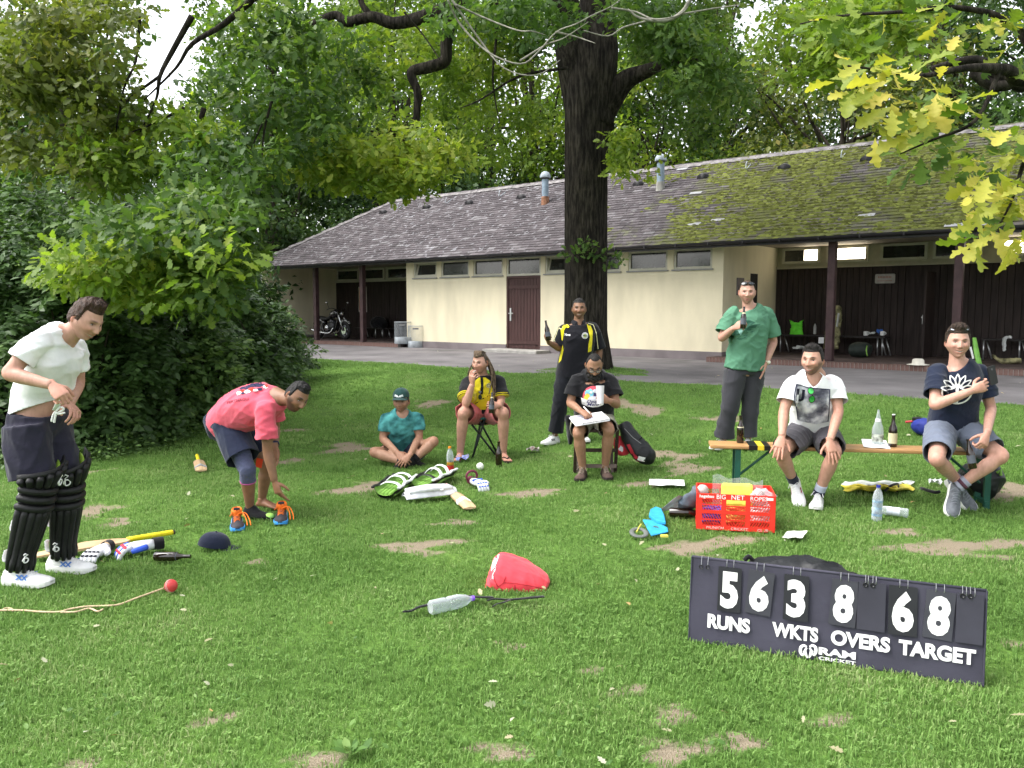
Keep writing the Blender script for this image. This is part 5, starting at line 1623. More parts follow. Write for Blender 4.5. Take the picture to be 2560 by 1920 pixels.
  tv=(np.array([(0,-.05,0),(0,.05,0),(1,0,.05)]),np.array([(0,1,2)]))
  sv,sf=scatter(P-nr*0.004,np.full(ns,th*1.2)*rgh.uniform(.5,1.4,ns),dirs,nr+rgh.normal(size=P.shape)*.2,tv,rgh)
  np_mesh('hair_strands',sv,sf,3,MATS['hair_%s'%cfg['id']],ho)['kind']='stuff'
 P_=dict(root=root,body=body,hp=hp,spine=spine,dense=dense,G=G,L=L,rc=rc,rp=rp,up=up1,pel=pel,shc=shc,nb=nb,hipc=hipc,sc=sc,hc=hc,hr=hr,hf=hf,hu=hu,hs=hs,waist=waist,chest=chest,cfg=cfg)
 return P_
BV={}
def open_end(o,e,d,rad=0.13,reach=0.09):
 o0=WROOT[top(o).name];e=Vector(e)-o0;d=Vector(d).normalized()
 bm=bmesh.new();bm.from_mesh(o.data)
 out_={}
 for v in bm.verts:
  r_=v.co-e;s_=r_.dot(d)
  if 0<s_<reach and(r_-d*s_).length<rad:out_[v]=s_
 kill=[f for f in bm.faces if all(v in out_ for v in f.verts)]
 bmesh.ops.delete(bm,geom=kill,context='FACES')
 for v,s_ in out_.items():
  if v.is_valid:v.co-=d*s_
 bm.to_mesh(o.data);bm.free();o.data.update()
 if 'hem' not in o.modifiers:
  md=o.modifiers.new('hem','SOLIDIFY');md.thickness=0.005;md.offset=-1
def cut_poly(o,poly):
 o0=WROOT[top(o).name];bm=bmesh.new();bm.from_mesh(o.data);kill=[]
 ymin=min(v.co.y for v in bm.verts);mid=sum(v.co.y for v in bm.verts)/len(bm.verts)
 c_,s_=math.cos(TH),math.sin(TH)
 for f in bm.faces:
  w=f.calc_center_median()+o0
  if f.normal.dot(w-Vector((0,0,CAMH)))>0:continue
  dz=w.z-CAMH;dep=w.y*c_-dz*s_;x,y=CX+F*w.x/dep,CY-F*(w.y*s_+dz*c_)/dep
  ins=False
  for(x1,y1),(x2,y2)in zip(poly,poly[1:]+poly[:1]):
   if(y1>y)!=(y2>y)and x<(x2-x1)*(y-y1)/(y2-y1)+x1:ins=not ins
  if ins:kill.append(f)
 bmesh.ops.delete(bm,geom=kill,context='FACES')
 bmesh.ops.delete(bm,geom=[v for v in bm.verts if not v.link_faces],context='VERTS')
 for _ in range(8):
  nw={}
  for v in bm.verts:
   nb_=[e.other_vert(v)for e in v.link_edges if e.is_boundary]
   if len(nb_)==2:nw[v]=v.co*.4+(nb_[0].co+nb_[1].co)*.3
  for v,c in nw.items():v.co=c
 bm.to_mesh(o.data);bm.free();o.data.update()
def garment(P_,name,mb,m,voxel=0.0105,iters=6,amp=0.005,k=20,seed=1,dirv=(.3,.2,1),parent=None):
 v,f=fuse(mb,voxel,iters)
 v=folds(v,f,amp,k,seed,dirv)
 o=np_mesh(name,v,f,4,m,parent or P_['root'],None,True)
 BV[o.name]=BVHTree.FromPolygons([tuple(p)for p in v],[tuple(q)for q in f.tolist()])
 return o
def shirt(P_,m,sleeve=0.62,extra=0.018,hem=0.0,amp=0.0055,seed=1,loose=0.0,vneck=0.0,arms='RL',name='shirt',flare=0.0,side_lift=None):
 G,L,sc=P_['G'],P_['L'],P_['sc']
 rows=P_['spine'](extra)
 pel,r1=rows[1][0],rows[1]
 dn=(rows[1][0]-rows[2][0]).normalized()
 hemc=rows[1][0]+dn*hem
 rr=list(rows)
 rr[0]=(hemc,r1[1],r1[2],r1[3]+0.004+flare,r1[4]+0.006+flare,r1[5])
 if hem<0.03:
  rr=[rr[0]]+rr[2:]
 rr=[(c,a,b,x+(loose if i<=2 else loose*.5),y+(loose if i<=2 else loose*.5),ax)if i<len(rr)-3 else(c,a,b,x,y,ax)for i,(c,a,b,x,y,ax)in enumerate(rr)]
 last=rr[-1]
 rr[-1]=(last[0]-P_['up']*0.026,last[1],last[2],last[3]+0.002,last[4]+0.000,last[5])
 mb=MB()
 mb.loft([ell(*r[:5])for r in P_['dense'](rr,5)])
 for s in arms:
  sg=1 if s=='R' else-1
  a,e=G('sh'+s),G('el'+s)
  up_=P_['up']
  pts=[a-P_['rc']*sg*0.07+up_*0.006,a-up_*0.016-P_['rc']*sg*0.012,a.lerp(e,sleeve*.5)-up_*.006,a.lerp(e,sleeve)]
  if sleeve>1.0:
   w=G('wr'+s);pts=[pts[0],pts[1],a.lerp(e,.5),e,e.lerp(w,sleeve-1)]
  fa=P_['cfg'].get('fat',1.0)
  rad=[(.053+extra*.4)*sc*fa,(.060+extra*.5)*sc*fa,(.054+extra*.9)*sc*fa,(.053+extra+loose*.6)*sc*fa]+([(.048+extra)*sc]if sleeve>1 else[])
  mb.tube(pts,rad,18,smoothn=4)
 o=garment(P_,name,mb,m,amp=amp,seed=seed)
 for s in arms:
  a,e=G('sh'+s),G('el'+s)
  if sleeve<1:open_end(o,a.lerp(e,sleeve)-(e-a).normalized()*.014,e-a,rad[-1]+.014,.045)
 return o
def legwear(P_,m,length=0.8,extra=0.020,flare=0.012,name='shorts',amp=0.006,seed=2,top=0.10,full=None):
 G,L,sc=P_['G'],P_['L'],P_['sc']
 rows=P_['spine'](extra)
 r0,r1,r2=rows[0],rows[1],rows[2]
 up_=(r2[0]-r1[0]).normalized()
 mb=MB()
 tp=(r1[0]+up_*top*sc,r1[1],r1[2],r1[3]*.96,r1[4]*.97,r1[5])
 low=(r0[0]+up_*0.02,r0[1],r0[2],r0[3]+.012,r0[4]+.008,r0[5])
 mb.loft([ell(*r[:5])for r in P_['dense']([low,r1,tp],4)])
 fa=P_['cfg'].get('fat',1.0)
 for s in 'RL':
  h,kn,an=G('hip'+s),G('kn'+s),G('an'+s)
  if length<=1.0:
   e=h.lerp(kn,length)
   mb.tube([h+(h-kn).normalized()*0.02,h.lerp(kn,length*.5),e],[(.092*fa+extra)*sc,(.086*fa+extra+flare*.5)*sc,(.070*fa+extra+flare)*sc],20,smoothn=5)
  else:
   t=length-1
   mb.tube([h,h.lerp(kn,.5),kn,kn.lerp(an,t*.5),kn.lerp(an,t)],[(.092*fa+extra)*sc,(.080*fa+extra)*sc,(.060*fa+extra)*sc,(.060+extra*.7+flare*.3)*sc,(.046+extra+flare)*sc],20,smoothn=5)
   mb.sphere(kn,(.060+extra)*sc,14,10)
 o=garment(P_,name,mb,m,amp=amp,seed=seed,dirv=(1,.3,.35))
 for s in 'RL':
  h,kn,an=G('hip'+s),G('kn'+s),G('an'+s)
  a,b,t=(h,kn,length)if length<=1 else(kn,an,length-1)
  open_end(o,a.lerp(b,t)-(b-a).normalized()*.016,b-a,.16,.08)
 return o
def decal(o,name,verts2,faces2,center,right,up,m,parent=None,lift=0.004,back=0.3):
 bv=BV[o.name]
 right=Vector(right).normalized();nrm=right.cross(Vector(up)).normalized();up=nrm.cross(right)
 vs_=[]
 lasth=None
 for(x,y)in verts2:
  p=Vector(center)+right*x+up*y+nrm*back
  hit,n_,i,d=bv.ray_cast(p,-nrm,back*2.5)
  if hit is None:
   hit,n_,i,d=bv.find_nearest(p-nrm*back)
  vs_.append(hit+nrm*lift)
 o0=WROOT[top(o).name]
 mb=MB();mb.add(vs_,faces2)
 return mb.build(name,m,parent or o)
def fine(poly,n=14):
 c=(sum(p[0]for p in poly)/len(poly),sum(p[1]for p in poly)/len(poly))
 k=len(poly)
 vs_=[c];fs=[]
 R_=6
 for r in range(1,R_+1):
  for p in poly:vs_.append((c[0]+(p[0]-c[0])*r/R_,c[1]+(p[1]-c[1])*r/R_))
 for j in range(k):fs.append((0,1+j,1+(j+1)%k))
 for r in range(1,R_):
  for j in range(k):
   a=1+(r-1)*k+j;b=1+(r-1)*k+(j+1)%k
   fs.append((a,a+k,b+k,b))
 return vs_,fs
def strip(pts,w,closed=False):
 P=[Vector((p[0],p[1]))for p in pts]
 Q=[]
 for a,b in zip(P,P[1:]):
  n=max(1,int((b-a).length/0.012))
  for k in range(n):Q.append(a.lerp(b,k/n))
 Q.append(P[-1])
 vs_,fs=[],[]
 for i,p in enumerate(Q):
  d=(Q[min(i+1,len(Q)-1)]-Q[max(i-1,0)]).normalized()
  nn=Vector((-d.y,d.x))*w/2
  vs_+=[tuple(p+nn),tuple(p-nn)]
 for i in range(len(Q)-1):fs.append((2*i,2*i+1,2*i+3,2*i+2))
 return vs_,fs
def shoe(P_,s,m,m_sole,toe=None,flat=True,lace=None,size=1.0,heel=None,accent=None,tall=1.0,updir=None):
 sc=P_['sc']*size
 a=P_['G']('an'+s);t=P_['G']('toe'+s)
 if flat:
  fd=t-a;fd.z=0;fd.normalize();upv=Vector((0,0,1))
  base=Vector((a.x,a.y,float(gnd(a.x,a.y))+0.012))-fd*0.065*sc
 else:
  fd=(t-a).normalized()
  leg=(P_['G']('kn'+s)-a).normalized()if updir is None else Vector(updir)
  sdv=fd.cross(leg).normalized();upv=sdv.cross(fd).normalized()
  base=a-upv*0.085*sc-fd*0.065*sc
 sdv=fd.cross(upv).normalized()
 pos=lambda x,y,z:base+fd*x*sc+sdv*y*sc+upv*z*sc
 rows=[(0.0,.020,.045),(.008,.030,.070),(.03,.037,.092),(.065,.038,.098),(.10,.038,.094),(.13,.040,.080),(.17,.046,.064),(.21,.050,.055),(.25,.047,.047),(.275,.036,.040),(.29,.016,.032)]
 mb=MB()
 rings=[]
 for x,w,h in rows:
  ring=[]
  for k in range(18):
   an=2*math.pi*k/18
   yy=w*math.cos(an);zz=math.sin(an)
   zz=0.022+(h*tall-0.022)*(zz if zz>0 else 0)-(0.004 if zz<0 else 0)
   if math.sin(an)>0:yy*=(1-0.32*math.sin(an)**2)
   ring.append(pos(x,yy,zz))
  rings.append(ring)
 mb.loft(rings)
 so=mb.build('shoe',m,P_['root'],True)
 outl=[(x,w+.003)for x,w,h in rows]+[(x,-w-.003)for x,w,h in rows[::-1]]
 mb=MB();n=len(outl)
 vs_=[pos(x,y,-0.006+0.012*max(0,(x-.22)/.07)**2)for x,y in outl]+[pos(x,y*1.02,0.014)for x,y in outl]+[pos(x,y*.97,0.026+0.012*max(0,(.05-x)/.05))for x,y in outl]
 fs=[tuple(range(n-1,-1,-1)),tuple(range(2*n,3*n))]
 for r in range(2):
  fs+=[(r*n+i,r*n+(i+1)%n,(r+1)*n+(i+1)%n,(r+1)*n+i)for i in range(n)]
 mb.add(vs_,fs);mb.build('sole',m_sole,so)
 if lace is not None:
  mb=MB()
  for k in range(5):
   x=.115+k*.018;h=np.interp(x,[r[0]for r in rows],[r[2]for r in rows])*tall
   mb.tube([pos(x,-.022,h-.012),pos(x+.004,-.008,h+.003),pos(x+.008,.010,h+.002),pos(x+.012,.024,h-.013)],.0028,5)
  mb.tube([pos(.115,0,.098),pos(.10,.03,.105),pos(.12,.05,.075)],.0028,5);mb.tube([pos(.115,0,.098),pos(.10,-.03,.105),pos(.13,-.045,.07)],.0028,5)
  mb.build('laces',lace,so)
 if accent is not None:
  mb=MB()
  for sg in(-1,1):
   for x0,x1 in((.10,.135),(.135,.165)):
    mb.add([pos(x0,sg*.041,.030),pos(x0+.012,sg*.0425,.030),pos(x1+.012,sg*.037,.058),pos(x1,sg*.0355,.060)],[(0,1,2,3)])
    mb.add([pos(x1-.035,sg*.0375,.058),pos(x1-.022,sg*.0375,.058),pos(x1+.012,sg*.0435,.030),pos(x1,sg*.0435,.030)],[(0,1,2,3)])
  mb.build('stripes',accent,so)
 return so
def sock(P_,s,m,t0=0.72,t1=1.02,r=0.043,band=None):
 kn,an=P_['G']('kn'+s),P_['G']('an'+s)
 mb=MB();mb.tube([kn.lerp(an,t0),kn.lerp(an,(t0+t1)/2),kn.lerp(an,t1)],[r*1.06,r,r*1.02],16,smoothn=3)
 so=mb.build('sock',m,P_['root'],True)
 if band:
  mb=MB();mb.tube([kn.lerp(an,band[1]),kn.lerp(an,band[2])],[r*1.09,r*1.08],16);mb.build('sock_band',band[0],so,True)
 return so
def collar_ring(P_,m,r0=0.066,w=0.012,dz=-0.006,name='collar',parent=None,drop=0.02):
 nb=P_['nb'];ax=P_['up'];rt=P_['rc'];fw=ax.cross(rt).normalized()
 c=nb+ax*dz
 pts=[]
 for k in range(25):
  a=2*math.pi*k/24
  pts.append(c+rt*(r0*1.04)*math.cos(a)+fw*(r0)*math.sin(a)-ax*drop*max(0,math.sin(a))+ax*0.004)
 if parent is not None and parent.name in BV:
  q=[]
  for k,p in enumerate(pts):
   a=2*math.pi*k/24
   out_=(rt*math.cos(a)+fw*math.sin(a)).normalized()
   base=nb+rt*(r0*.98)*math.cos(a)+fw*(r0*.98)*math.sin(a)
   h_=BV[parent.name].ray_cast(base+ax*.15,-ax,.4)[0]
   q.append((h_+ax*.002)if h_ is not None else p)
  pts=q
 mb=MB();mb.tube(pts,w/2,8,caps=False)
 return mb.build(name,m,parent or P_['root'],True)
def surf(o,px,py):
 h_=BV[o.name].ray_cast(Vector((0,0,CAMH)),ray(px,py).normalized(),60)[0]
 return h_
def facing(p):
 return Vector((p.y,-p.x,0)).normalized()
def sunglasses(P_,m_f,m_l,up_,fwd_,parent=None,wid=0.14,name='sunglasses',lh=0.034,tilt=0.0,thing_=None,arms=True):
 hp=P_['hp']
 par=parent or P_['root']
 ct,st_=math.cos(R(tilt)),math.sin(R(tilt))
 def q(x,y,z):return hp(x,fwd_+y*ct-z*st_,up_+y*st_+z*ct)
 mb=MB();lenses=[]
 for sg in(-1,1):
  ring=[]
  for k in range(17):
   a=2*math.pi*k/16
   ring.append(q(sg*0.034+0.028*math.cos(a),-0.012*(abs(sg*0.034+0.028*math.cos(a))/.06)**2+.004,lh/2*math.sin(a)))
  mb.tube(ring,0.0027,6,caps=False)
  lenses.append(MB().add([q(sg*0.034,.003,0)]+ring[:-1],[(0,1+k,1+(k+1)%16)for k in range(16)]))
  if arms:
   mb.tube([q(sg*0.062,-.008,.004),q(sg*0.078,-.05,.004),q(sg*0.079,-.10,-.006)],0.0026,6)
 mb.tube([q(-.008,.005,.004),q(0,.007,.006),q(.008,.005,.004)],.003,6)
 g=mb.build(name,m_f,par,True)
 for ml in lenses:ml.build('lens',m_l,g,True)
 return g
def jfun(x0,y0,s,Y0):
 return lambda x,y,dy=0.0:at(x0+x*s,y0+y*s,Y0+dy)
def footz(p,h=0.088):
 p=Vector(p);p.z=float(gnd(p.x,p.y))+h;return p
def check(nm,J):
 import sys
 d=lambda a,b:(Vector(J[a])-Vector(J[b])).length
 print('LIMB',nm,'sh %.2f hip %.2f'%(d('shR','shL'),d('hipR','hipL')),'torso %.2f'%((Vector(J['shR'])+Vector(J['shL']))/2-Vector(J['pelvis'])).length,'ua %.2f %.2f fa %.2f %.2f'%(d('shR','elR'),d('shL','elL'),d('elR','wrR'),d('elL','wrL')),'th %.2f %.2f sh %.2f %.2f'%(d('hipR','knR'),d('hipL','knL'),d('knR','anR'),d('knL','anL')),'pelz %.2f'%J['pelvis'].z,file=sys.stderr)
FAIR,FAIR2,TAN,BROWN,OLIV=(0.47,0.27,0.20),(0.49,0.285,0.22),(0.33,0.19,0.125),(0.225,0.122,0.073),(0.30,0.17,0.108)
m_blk=fabric('black_cotton',(0.010,0.010,0.012))
m_navy=fabric('navy_cotton',(0.012,0.016,0.034))
m_wcot=fabric('white_cotton',(0.78,0.78,0.80),bump=0.4)
m_wshoe=mat('white_trainer',(0.72,0.72,0.72),0.55,0.08,12,0.2,60,spec=0.3)
m_wsole=mat('white_rubber',(0.70,0.70,0.68),0.6,0.08,9)
m_lace=mat('white_lace',(0.75,0.75,0.75),0.8)
m_print_w=mat('white_print',(0.78,0.78,0.78),0.7,0.04)
m_blackpl=mat('black_plastic',(0.010,0.010,0.011),0.3,0.1,spec=0.5)
m_lens=mat('dark_lens',(0.02,0.025,0.028),0.06,0.1,spec=0.8)
def cut_mesh(o,p0,nrm):
 me=o.data
 o0=np.array(WROOT[top(o).name])
 bm=bmesh.new();bm.from_mesh(me)
 p=Vector(p0)-Vector(o0)
 bmesh.ops.bisect_plane(bm,geom=bm.verts[:]+bm.edges[:]+bm.faces[:],plane_co=p,plane_no=Vector(nrm),clear_outer=True)
 bm.to_mesh(me);bm.free();me.update()
 # ------ 1: man in white T-shirt putting on batting pads
Y0=4.85
j=jfun(0,700,.506,Y0)
J=dict(head=j(425,196,-.02),neck=j(345,268,0),shR=j(180,300,-.20),shL=j(378,322,.18),chest=j(255,400,0),waist=j(195,560,.02),pelvis=j(188,715,.02),elR=j(46,462,-.29),wrR=j(258,520,-.33),elL=j(385,510,.25),wrL=j(345,612,.0),hipR=j(130,735,-.10),hipL=j(245,735,.10),knR=j(165,1060,-.14),knL=j(310,1050,.06),anR=footz(j(70,1400,-.16)),anL=footz(j(288,1370,.10)),toeR=j(250,1480,-.20),toeL=j(480,1430,.06))
check('white',J)
A=person('man in a white T-shirt and navy shorts strapping on black batting pads',J,dict(id='a',sc=1.0,skin=FAIR2,face=(.82,-.26,-.52),headup=(.45,0,1),hair=(0.045,0.024,0.015),style='short',hairth=.020,quiff=.9,smile=.9,teeth=1,brow=.7,handR=('grip',(.72,-.25,-.62),(.55,-.75,.35)),handL=('point',(.62,-.55,-.35),(.35,.3,.9))),footz(j(180,1450),0))
sh_=shirt(A,m_wcot,.66,.016,hem=.04,amp=.007,seed=3,loose=.008)
fw_=A['up'].cross(A['rc']).normalized()
cut_mesh(sh_,j(190,626,0),-(Vector((0,0,1))-fw_*.42+Vector((0,0,0))))
so_=legwear(A,fabric('navy_jersey',(0.022,0.021,0.036)),.80,.030,.020,amp=.007,seed=5,top=.075)
mb=MB()
c=j(275,655,-.16)
for pts in([(275,650),(300,628),(315,640),(280,658)],[(275,650),(262,668),(255,700)],[(278,652),(270,690),(268,705)],[(275,650),(290,662),(320,655)]):
 mb.tube([j(a,b,-.185)for a,b in pts],.006,6,smoothn=4)
mb.build('drawstring',m_lace,so_,True)
mb=MB();mb.tube([j(275,640,-.18),j(290,600,-.2),j(315,560,-.22)],[.02,.016,.012],8,flat=.4);mb.build('tucked_cloth',m_wcot,A['root'],True)
m_wacc=mat('blue_shoe_stripe',(0.08,0.20,0.55),0.5)
for s in 'RL':
 shoe(A,s,m_wshoe,m_wsole,lace=m_lace,accent=m_wacc,size=1.08)
 sock(A,s,mat('white_sock',(0.70,0.70,0.72),.9),.80,1.0,.046,(mat('grey_band',(.18,.22,.27),.9),.84,.87))
m_pad=mat('black_pad_leather',(0.012,0.012,0.013),0.5,0.2,20,0.3,90,spec=0.35)
m_lime=mat('lime_lining',(0.32,0.52,0.06),0.8,0.1,10)
m_strap=fabric('grey_strap',(0.35,0.36,0.37))
def batting_pad(P_,s,fdir,top_h=.25,tilt=0.0):
 G=P_['G'];an,kn,hp_=G('an'+s),G('kn'+s),G('hip'+s)
 ax=(kn-an).normalized();fw=Vector(fdir);fw=(fw-ax*fw.dot(ax)).normalized();sd_=fw.cross(ax).normalized()
 ax2=(ax*.75+(hp_-kn).normalized()*.25).normalized()
 bot=an+ax*.015
 def cen(h):
  l1=(kn-bot).length
  return bot+ax*h if h<l1 else kn+ax2*(h-l1)
 l1=(kn-bot).length
 mbl=MB();rings=[]
 for i in range(14):
  h=.0+(l1+top_h-.005)*i/13
  ring=[]
  for sgn_,rr_ in((1,.084),(-1,.076)):
   for a in range(-78*sgn_,79*sgn_,12*sgn_):
    ring.append(cen(h-(.12*((a+78)/156.0)if i>11 else 0))+(fw*math.cos(R(a))+sd_*math.sin(R(a)))*(rr_-.016+.030*min(1,h/l1)+.17*max(0,h-l1-.03)))
  rings.append(ring)
 mbl.loft(rings);pad=mbl.build('batting_pad',m_pad,P_['root'],True)
 for k,a in enumerate((-66,-44,-22,0,22,44,66)):
  ar=R(a)
  pts,rad=[],[]
  hmax=l1-.06
  for i in range(9):
   h=hmax*i/8
   r_=.062+.034*(h/hmax)**.7+(.030*max(0,1-h/.10)if abs(a)<50 else 0)
   pts.append(cen(h)+(fw*math.cos(ar)+sd_*math.sin(ar))*r_);rad.append(.0165+.007*(h/hmax)-(.006 if i in(0,8)else 0))
  mbp=MB();mbp.tube(pts,rad,12);mbp.build('roll',m_pad,pad,True)
  pts,rad=[],[]
  tp_=l1+top_h-.03-.12*((a+66)/132.0)
  for i in range(6):
   h=l1+.07+(tp_-l1-.07)*i/5
   pts.append(cen(h)+(fw*math.cos(ar)+sd_*math.sin(ar))*(.102+.008*i));rad.append(.0205-(.006 if i in(0,5)else 0))
  mbp=MB();mbp.tube(pts,rad,12);mbp.build('roll',m_pad,pad,True)
 for h in(l1-.055,l1-.005,l1+.045):
  mbk=MB();mbk.tube([cen(h)+(fw*math.cos(R(a))+sd_*math.sin(R(a)))*.104 for a in range(-80,81,8)],[.010]+[.0225]*19+[.010],12);mbk.build('knee_roll',m_pad,pad,True)
 mbl=MB()
 rings=[]
 for i in range(14):
  h=-.01+(l1+top_h-.03)*i/13
  cut_=.10
  ring=[]
  for a in range(-84,85,12):
   hh=h-(.10*((a+84)/168.0)if i>11 else 0)
   ring.append(cen(hh)+(fw*math.cos(R(a))+sd_*math.sin(R(a)))*(.054+.028*min(1,h/l1)+.17*max(0,h-l1-.03)))
  for a in range(84,-85,-12):
   hh=h-(.10*((a+84)/168.0)if i>11 else 0)
   ring.append(cen(hh)+(fw*math.cos(R(a))+sd_*math.sin(R(a)))*(.046+.028*min(1,h/l1)+.17*max(0,h-l1-.03)))
  rings.append(ring)
 mbl.loft(rings);mbl.build('lining',m_lime,pad,True)
 for h in(.06,l1*.55,l1-.02):
  mbs=MB();mbs.tube([cen(h+.02*math.sin(a*.05))+(fw*math.cos(R(a))+sd_*math.sin(R(a)))*(.066 if abs(a)<140 else .072)for a in range(84,277,16)],.012,8,flat=.3,up=ax);mbs.build('strap',m_strap,pad,True)
 for h0,a0,s_ in((l1+.13,-30 if s=='R' else 30,1.0),(.10,10 if s=='R' else 48,.8)):
  o_=cen(h0);R_=fw*math.cos(R(a0))+sd_*math.sin(R(a0));T_=R_.cross(ax2)
  rr_=.142 if h0>l1 else .108
  arc=[(.018*math.cos(R(t)),.018*math.sin(R(t))-.02)for t in range(-30,300,25)]+[(.012,.006),(-.006,.022),(.014,.030),(.022,.018)]
  mbe=MB();mbe.tube([o_+R_*rr_+T_*(x*s_)+ax*(y*s_)for x,y in arc],.0042,6);mbe.build('emblem',m_print_w,pad,True)
 return pad
batting_pad(A,'R',(.90,-.50,0))
batting_pad(A,'L',(.92,-.38,0),top_h=.27)
# ------ 2: bending man in pink
Y0=6.32
j=jfun(420,900,.2894,Y0)
J=dict(head=j(1112,318,-.30),neck=j(965,318,-.20),shR=j(845,430,-.34),shL=j(915,350,.0),chest=j(770,375,-.10),waist=j(610,430,0),pelvis=j(515,540,.10),elR=j(862,790,-.34),wrR=j(922,1055,-.36),elL=j(925,590,.06),wrL=j(925,745,-.08),hipR=j(530,575,-.02),hipL=j(590,560,.20),knR=j(685,950,-.20),knL=j(850,920,.16),anR=footz(j(710,1370,-.10)),anL=footz(j(815,1270,.22)),toeR=j(850,1425,-.14),toeL=j(950,1310,.16))
check('pink',J)
B=person('man in a pink T-shirt bending down towards his trainers',J,dict(id='b',sc=.95,skin=BROWN,face=(.62,-.60,-.50),headup=(.55,0,1),hair=(0.009,0.008,0.008),style='short',hairth=.014,beard=.75,smile=.3,nose=1.15,brow=1.0,handR=('splay',(.30,-.05,-.95),(-.55,-.80,-.1)),handL=('relaxed',(.05,-.15,-1),(.4,.9,0)),barefeet='L',belly=.02),footz(j(760,1380),0))
sh_=shirt(B,fabric('pink_cotton',(0.62,0.095,0.14)),.72,.028,hem=-.01,amp=.008,seed=8,loose=.018)
collar_ring(B,fabric('pink_cotton',(0.62,0.095,0.14)),.068,.014,parent=sh_)
mN,mW2,mR2=mat('navy_ink',(0.02,0.02,0.06),.8),m_print_w,mat('red_ink',(.60,.05,.03),.8)
def blob(cx_,cy_,rx,ry,n=14,seed=0,amp=.25):
 r_=random.Random(seed)
 return[(cx_+rx*math.cos(2*math.pi*k/n)*(1+amp*r_.uniform(-1,1)),cy_+ry*math.sin(2*math.pi*k/n)*(1+amp*r_.uniform(-1,1)))for k in range(n)]
bc=surf(sh_,420+720*.2894,900+262*.2894)
RT,UPV=facing(bc),Vector((0,.25,.97))
for(a,b,rx,ry,m,sd_)in((-.03,.03,.055,.028,mN,1),(.04,.055,.05,.03,mN,2),(-.06,.0,.03,.02,mR2,3),(.0,.012,.03,.018,mR2,4),(-.09,-.012,.018,.016,m_print_w,5),(-.03,-.008,.022,.014,m_print_w,6),(.03,-.002,.02,.012,m_print_w,7),(.10,.03,.022,.016,m_print_w,8),(.11,.045,.012,.02,mR2,9),(.06,.01,.018,.01,mN,10),(-.06,-.018,.012,.01,mN,11)):
 vs_,fs=fine(blob(a,b,rx,ry,seed=sd_))
 decal(sh_,'print',vs_,fs,bc,RT,UPV,m,lift=.003+.0006*sd_)
vs_,fs=text_poly('PERTHAGU',.028,.0008,sx=1.1)
decal(sh_,'print_lettering',vs_,fs,surf(sh_,420+600*.2894,900+350*.2894),RT,UPV,mat('maroon_ink',(.22,.03,.05),.8))
legwear(B,fabric('navy_shorts',(0.013,0.018,0.040)),.78,.036,.026,amp=.008,seed=9,top=.13)
mb=MB();kn,an,hp_=B['G']('knR'),B['G']('anR'),B['G']('hipR')
mb.tube([hp_.lerp(kn,.6),hp_.lerp(kn,.85),kn,kn.lerp(an,.12),kn.lerp(an,.28)],[.078,.068,.064,.060,.060],18,smoothn=4)
kb=garment(B,'knee_sleeve',mb,fabric('grey_blue_knee_sleeve',(0.075,0.085,0.15),bump=.8,bscale=60),.008,4,.002,40,4)
mb=MB();mb.tube([kn.lerp(an,.275),kn.lerp(an,.30)],[.062,.061],18);mb.build('sleeve_hem',mat('pink_hem',(.45,.10,.28),.8),kb,True)
mb=MB();c=j(787,890,.02);mb.box(c,(.05,.004,.07),Matrix.Rotation(R(12),3,'Y'));mb.build('red_lining',mat('red_lining',(.75,.06,.02),.7),B['root'])
a_,t_=J['anR'],J['toeR']
mb=MB();fd=(Vector(t_)-a_);fd.z=0;fd.normalize();z0=float(gnd(a_.x,a_.y));b0=Vector((a_.x,a_.y,z0+.012))-fd*.055;sv=fd.cross(Vector((0,0,1)))
mb.loft([[b0+fd*x+sv*w*math.cos(2*math.pi*k/16)+Vector((0,0,h*(.5+.5*math.sin(2*math.pi*k/16))))for k in range(16)]for x,w,h in((0,.024,.04),(.02,.034,.09),(.06,.037,.12),(.09,.036,.10),(.13,.042,.06),(.19,.046,.042),(.235,.036,.035),(.255,.015,.02))])
sk=mb.build('sock',m_blk,B['root'],True)
for xx,ww in((.008,.03),(.225,.042)):
 mb=MB();mb.sphere(b0+fd*xx+Vector((0,0,.022)),(.036,.036,.024),12,8);mb.build('sock_patch',mat('lime_patch',(.40,.75,.16),.8),sk,True)
mb=MB();w_=B['G']('wrL');e_=B['G']('elL');mb.tube([w_.lerp(e_,.06),w_.lerp(e_,.16)],[.033,.034],14);mb.build('watch_strap',mat('dark_blue_strap',(.01,.02,.05),.5),B['root'],True)
# ------ 3: cross-legged man in teal with cap
Y0=8.55
j=jfun(880,840,.2893,Y0)
J=dict(head=j(425,566,-.10),neck=j(440,668,-.05),shR=j(288,712,-.10),shL=j(575,700,-.06),pelvis=j(432,1005,.10),chest=j(430,790,-.03),waist=j(430,910,.04),elR=j(268,888,-.12),wrR=j(392,1008,-.40),elL=j(580,880,-.10),wrL=j(497,1030,-.42),hipR=j(370,1020,.06),hipL=j(500,1015,.06),knR=j(195,1005,-.30),knL=j(705,912,-.26),anR=j(440,1088,-.42),anL=j(545,1062,-.33),toeR=j(560,1100,-.30),toeL=j(665,1090,-.22))
check('teal',J)
Cc_=person('man in a teal T-shirt and green cap sitting cross-legged on the grass',J,dict(id='c',sc=.98,skin=TAN,face=(-.12,-1,-.06),hair=(0.012,0.009,0.008),style='short',hairth=.012,beard=.30,smile=.6,nose=1.1,brow=1.1,gaze=-.5,handR=('relaxed',(.65,-.45,-.55),(-.1,-.8,.55)),handL=('relaxed',(-.60,-.45,-.55),(.2,-.7,.65))),gp(880+430*.2893,840+1110*.2893))
m_teal=mat('teal_cloud_print',(0.035,0.20,0.215),.9,.45,9,.4,30,spec=.15,col2=(0.11,0.40,0.40))
sh_=shirt(Cc_,m_teal,.70,.014,hem=.05,amp=.006,seed=12,loose=.004)
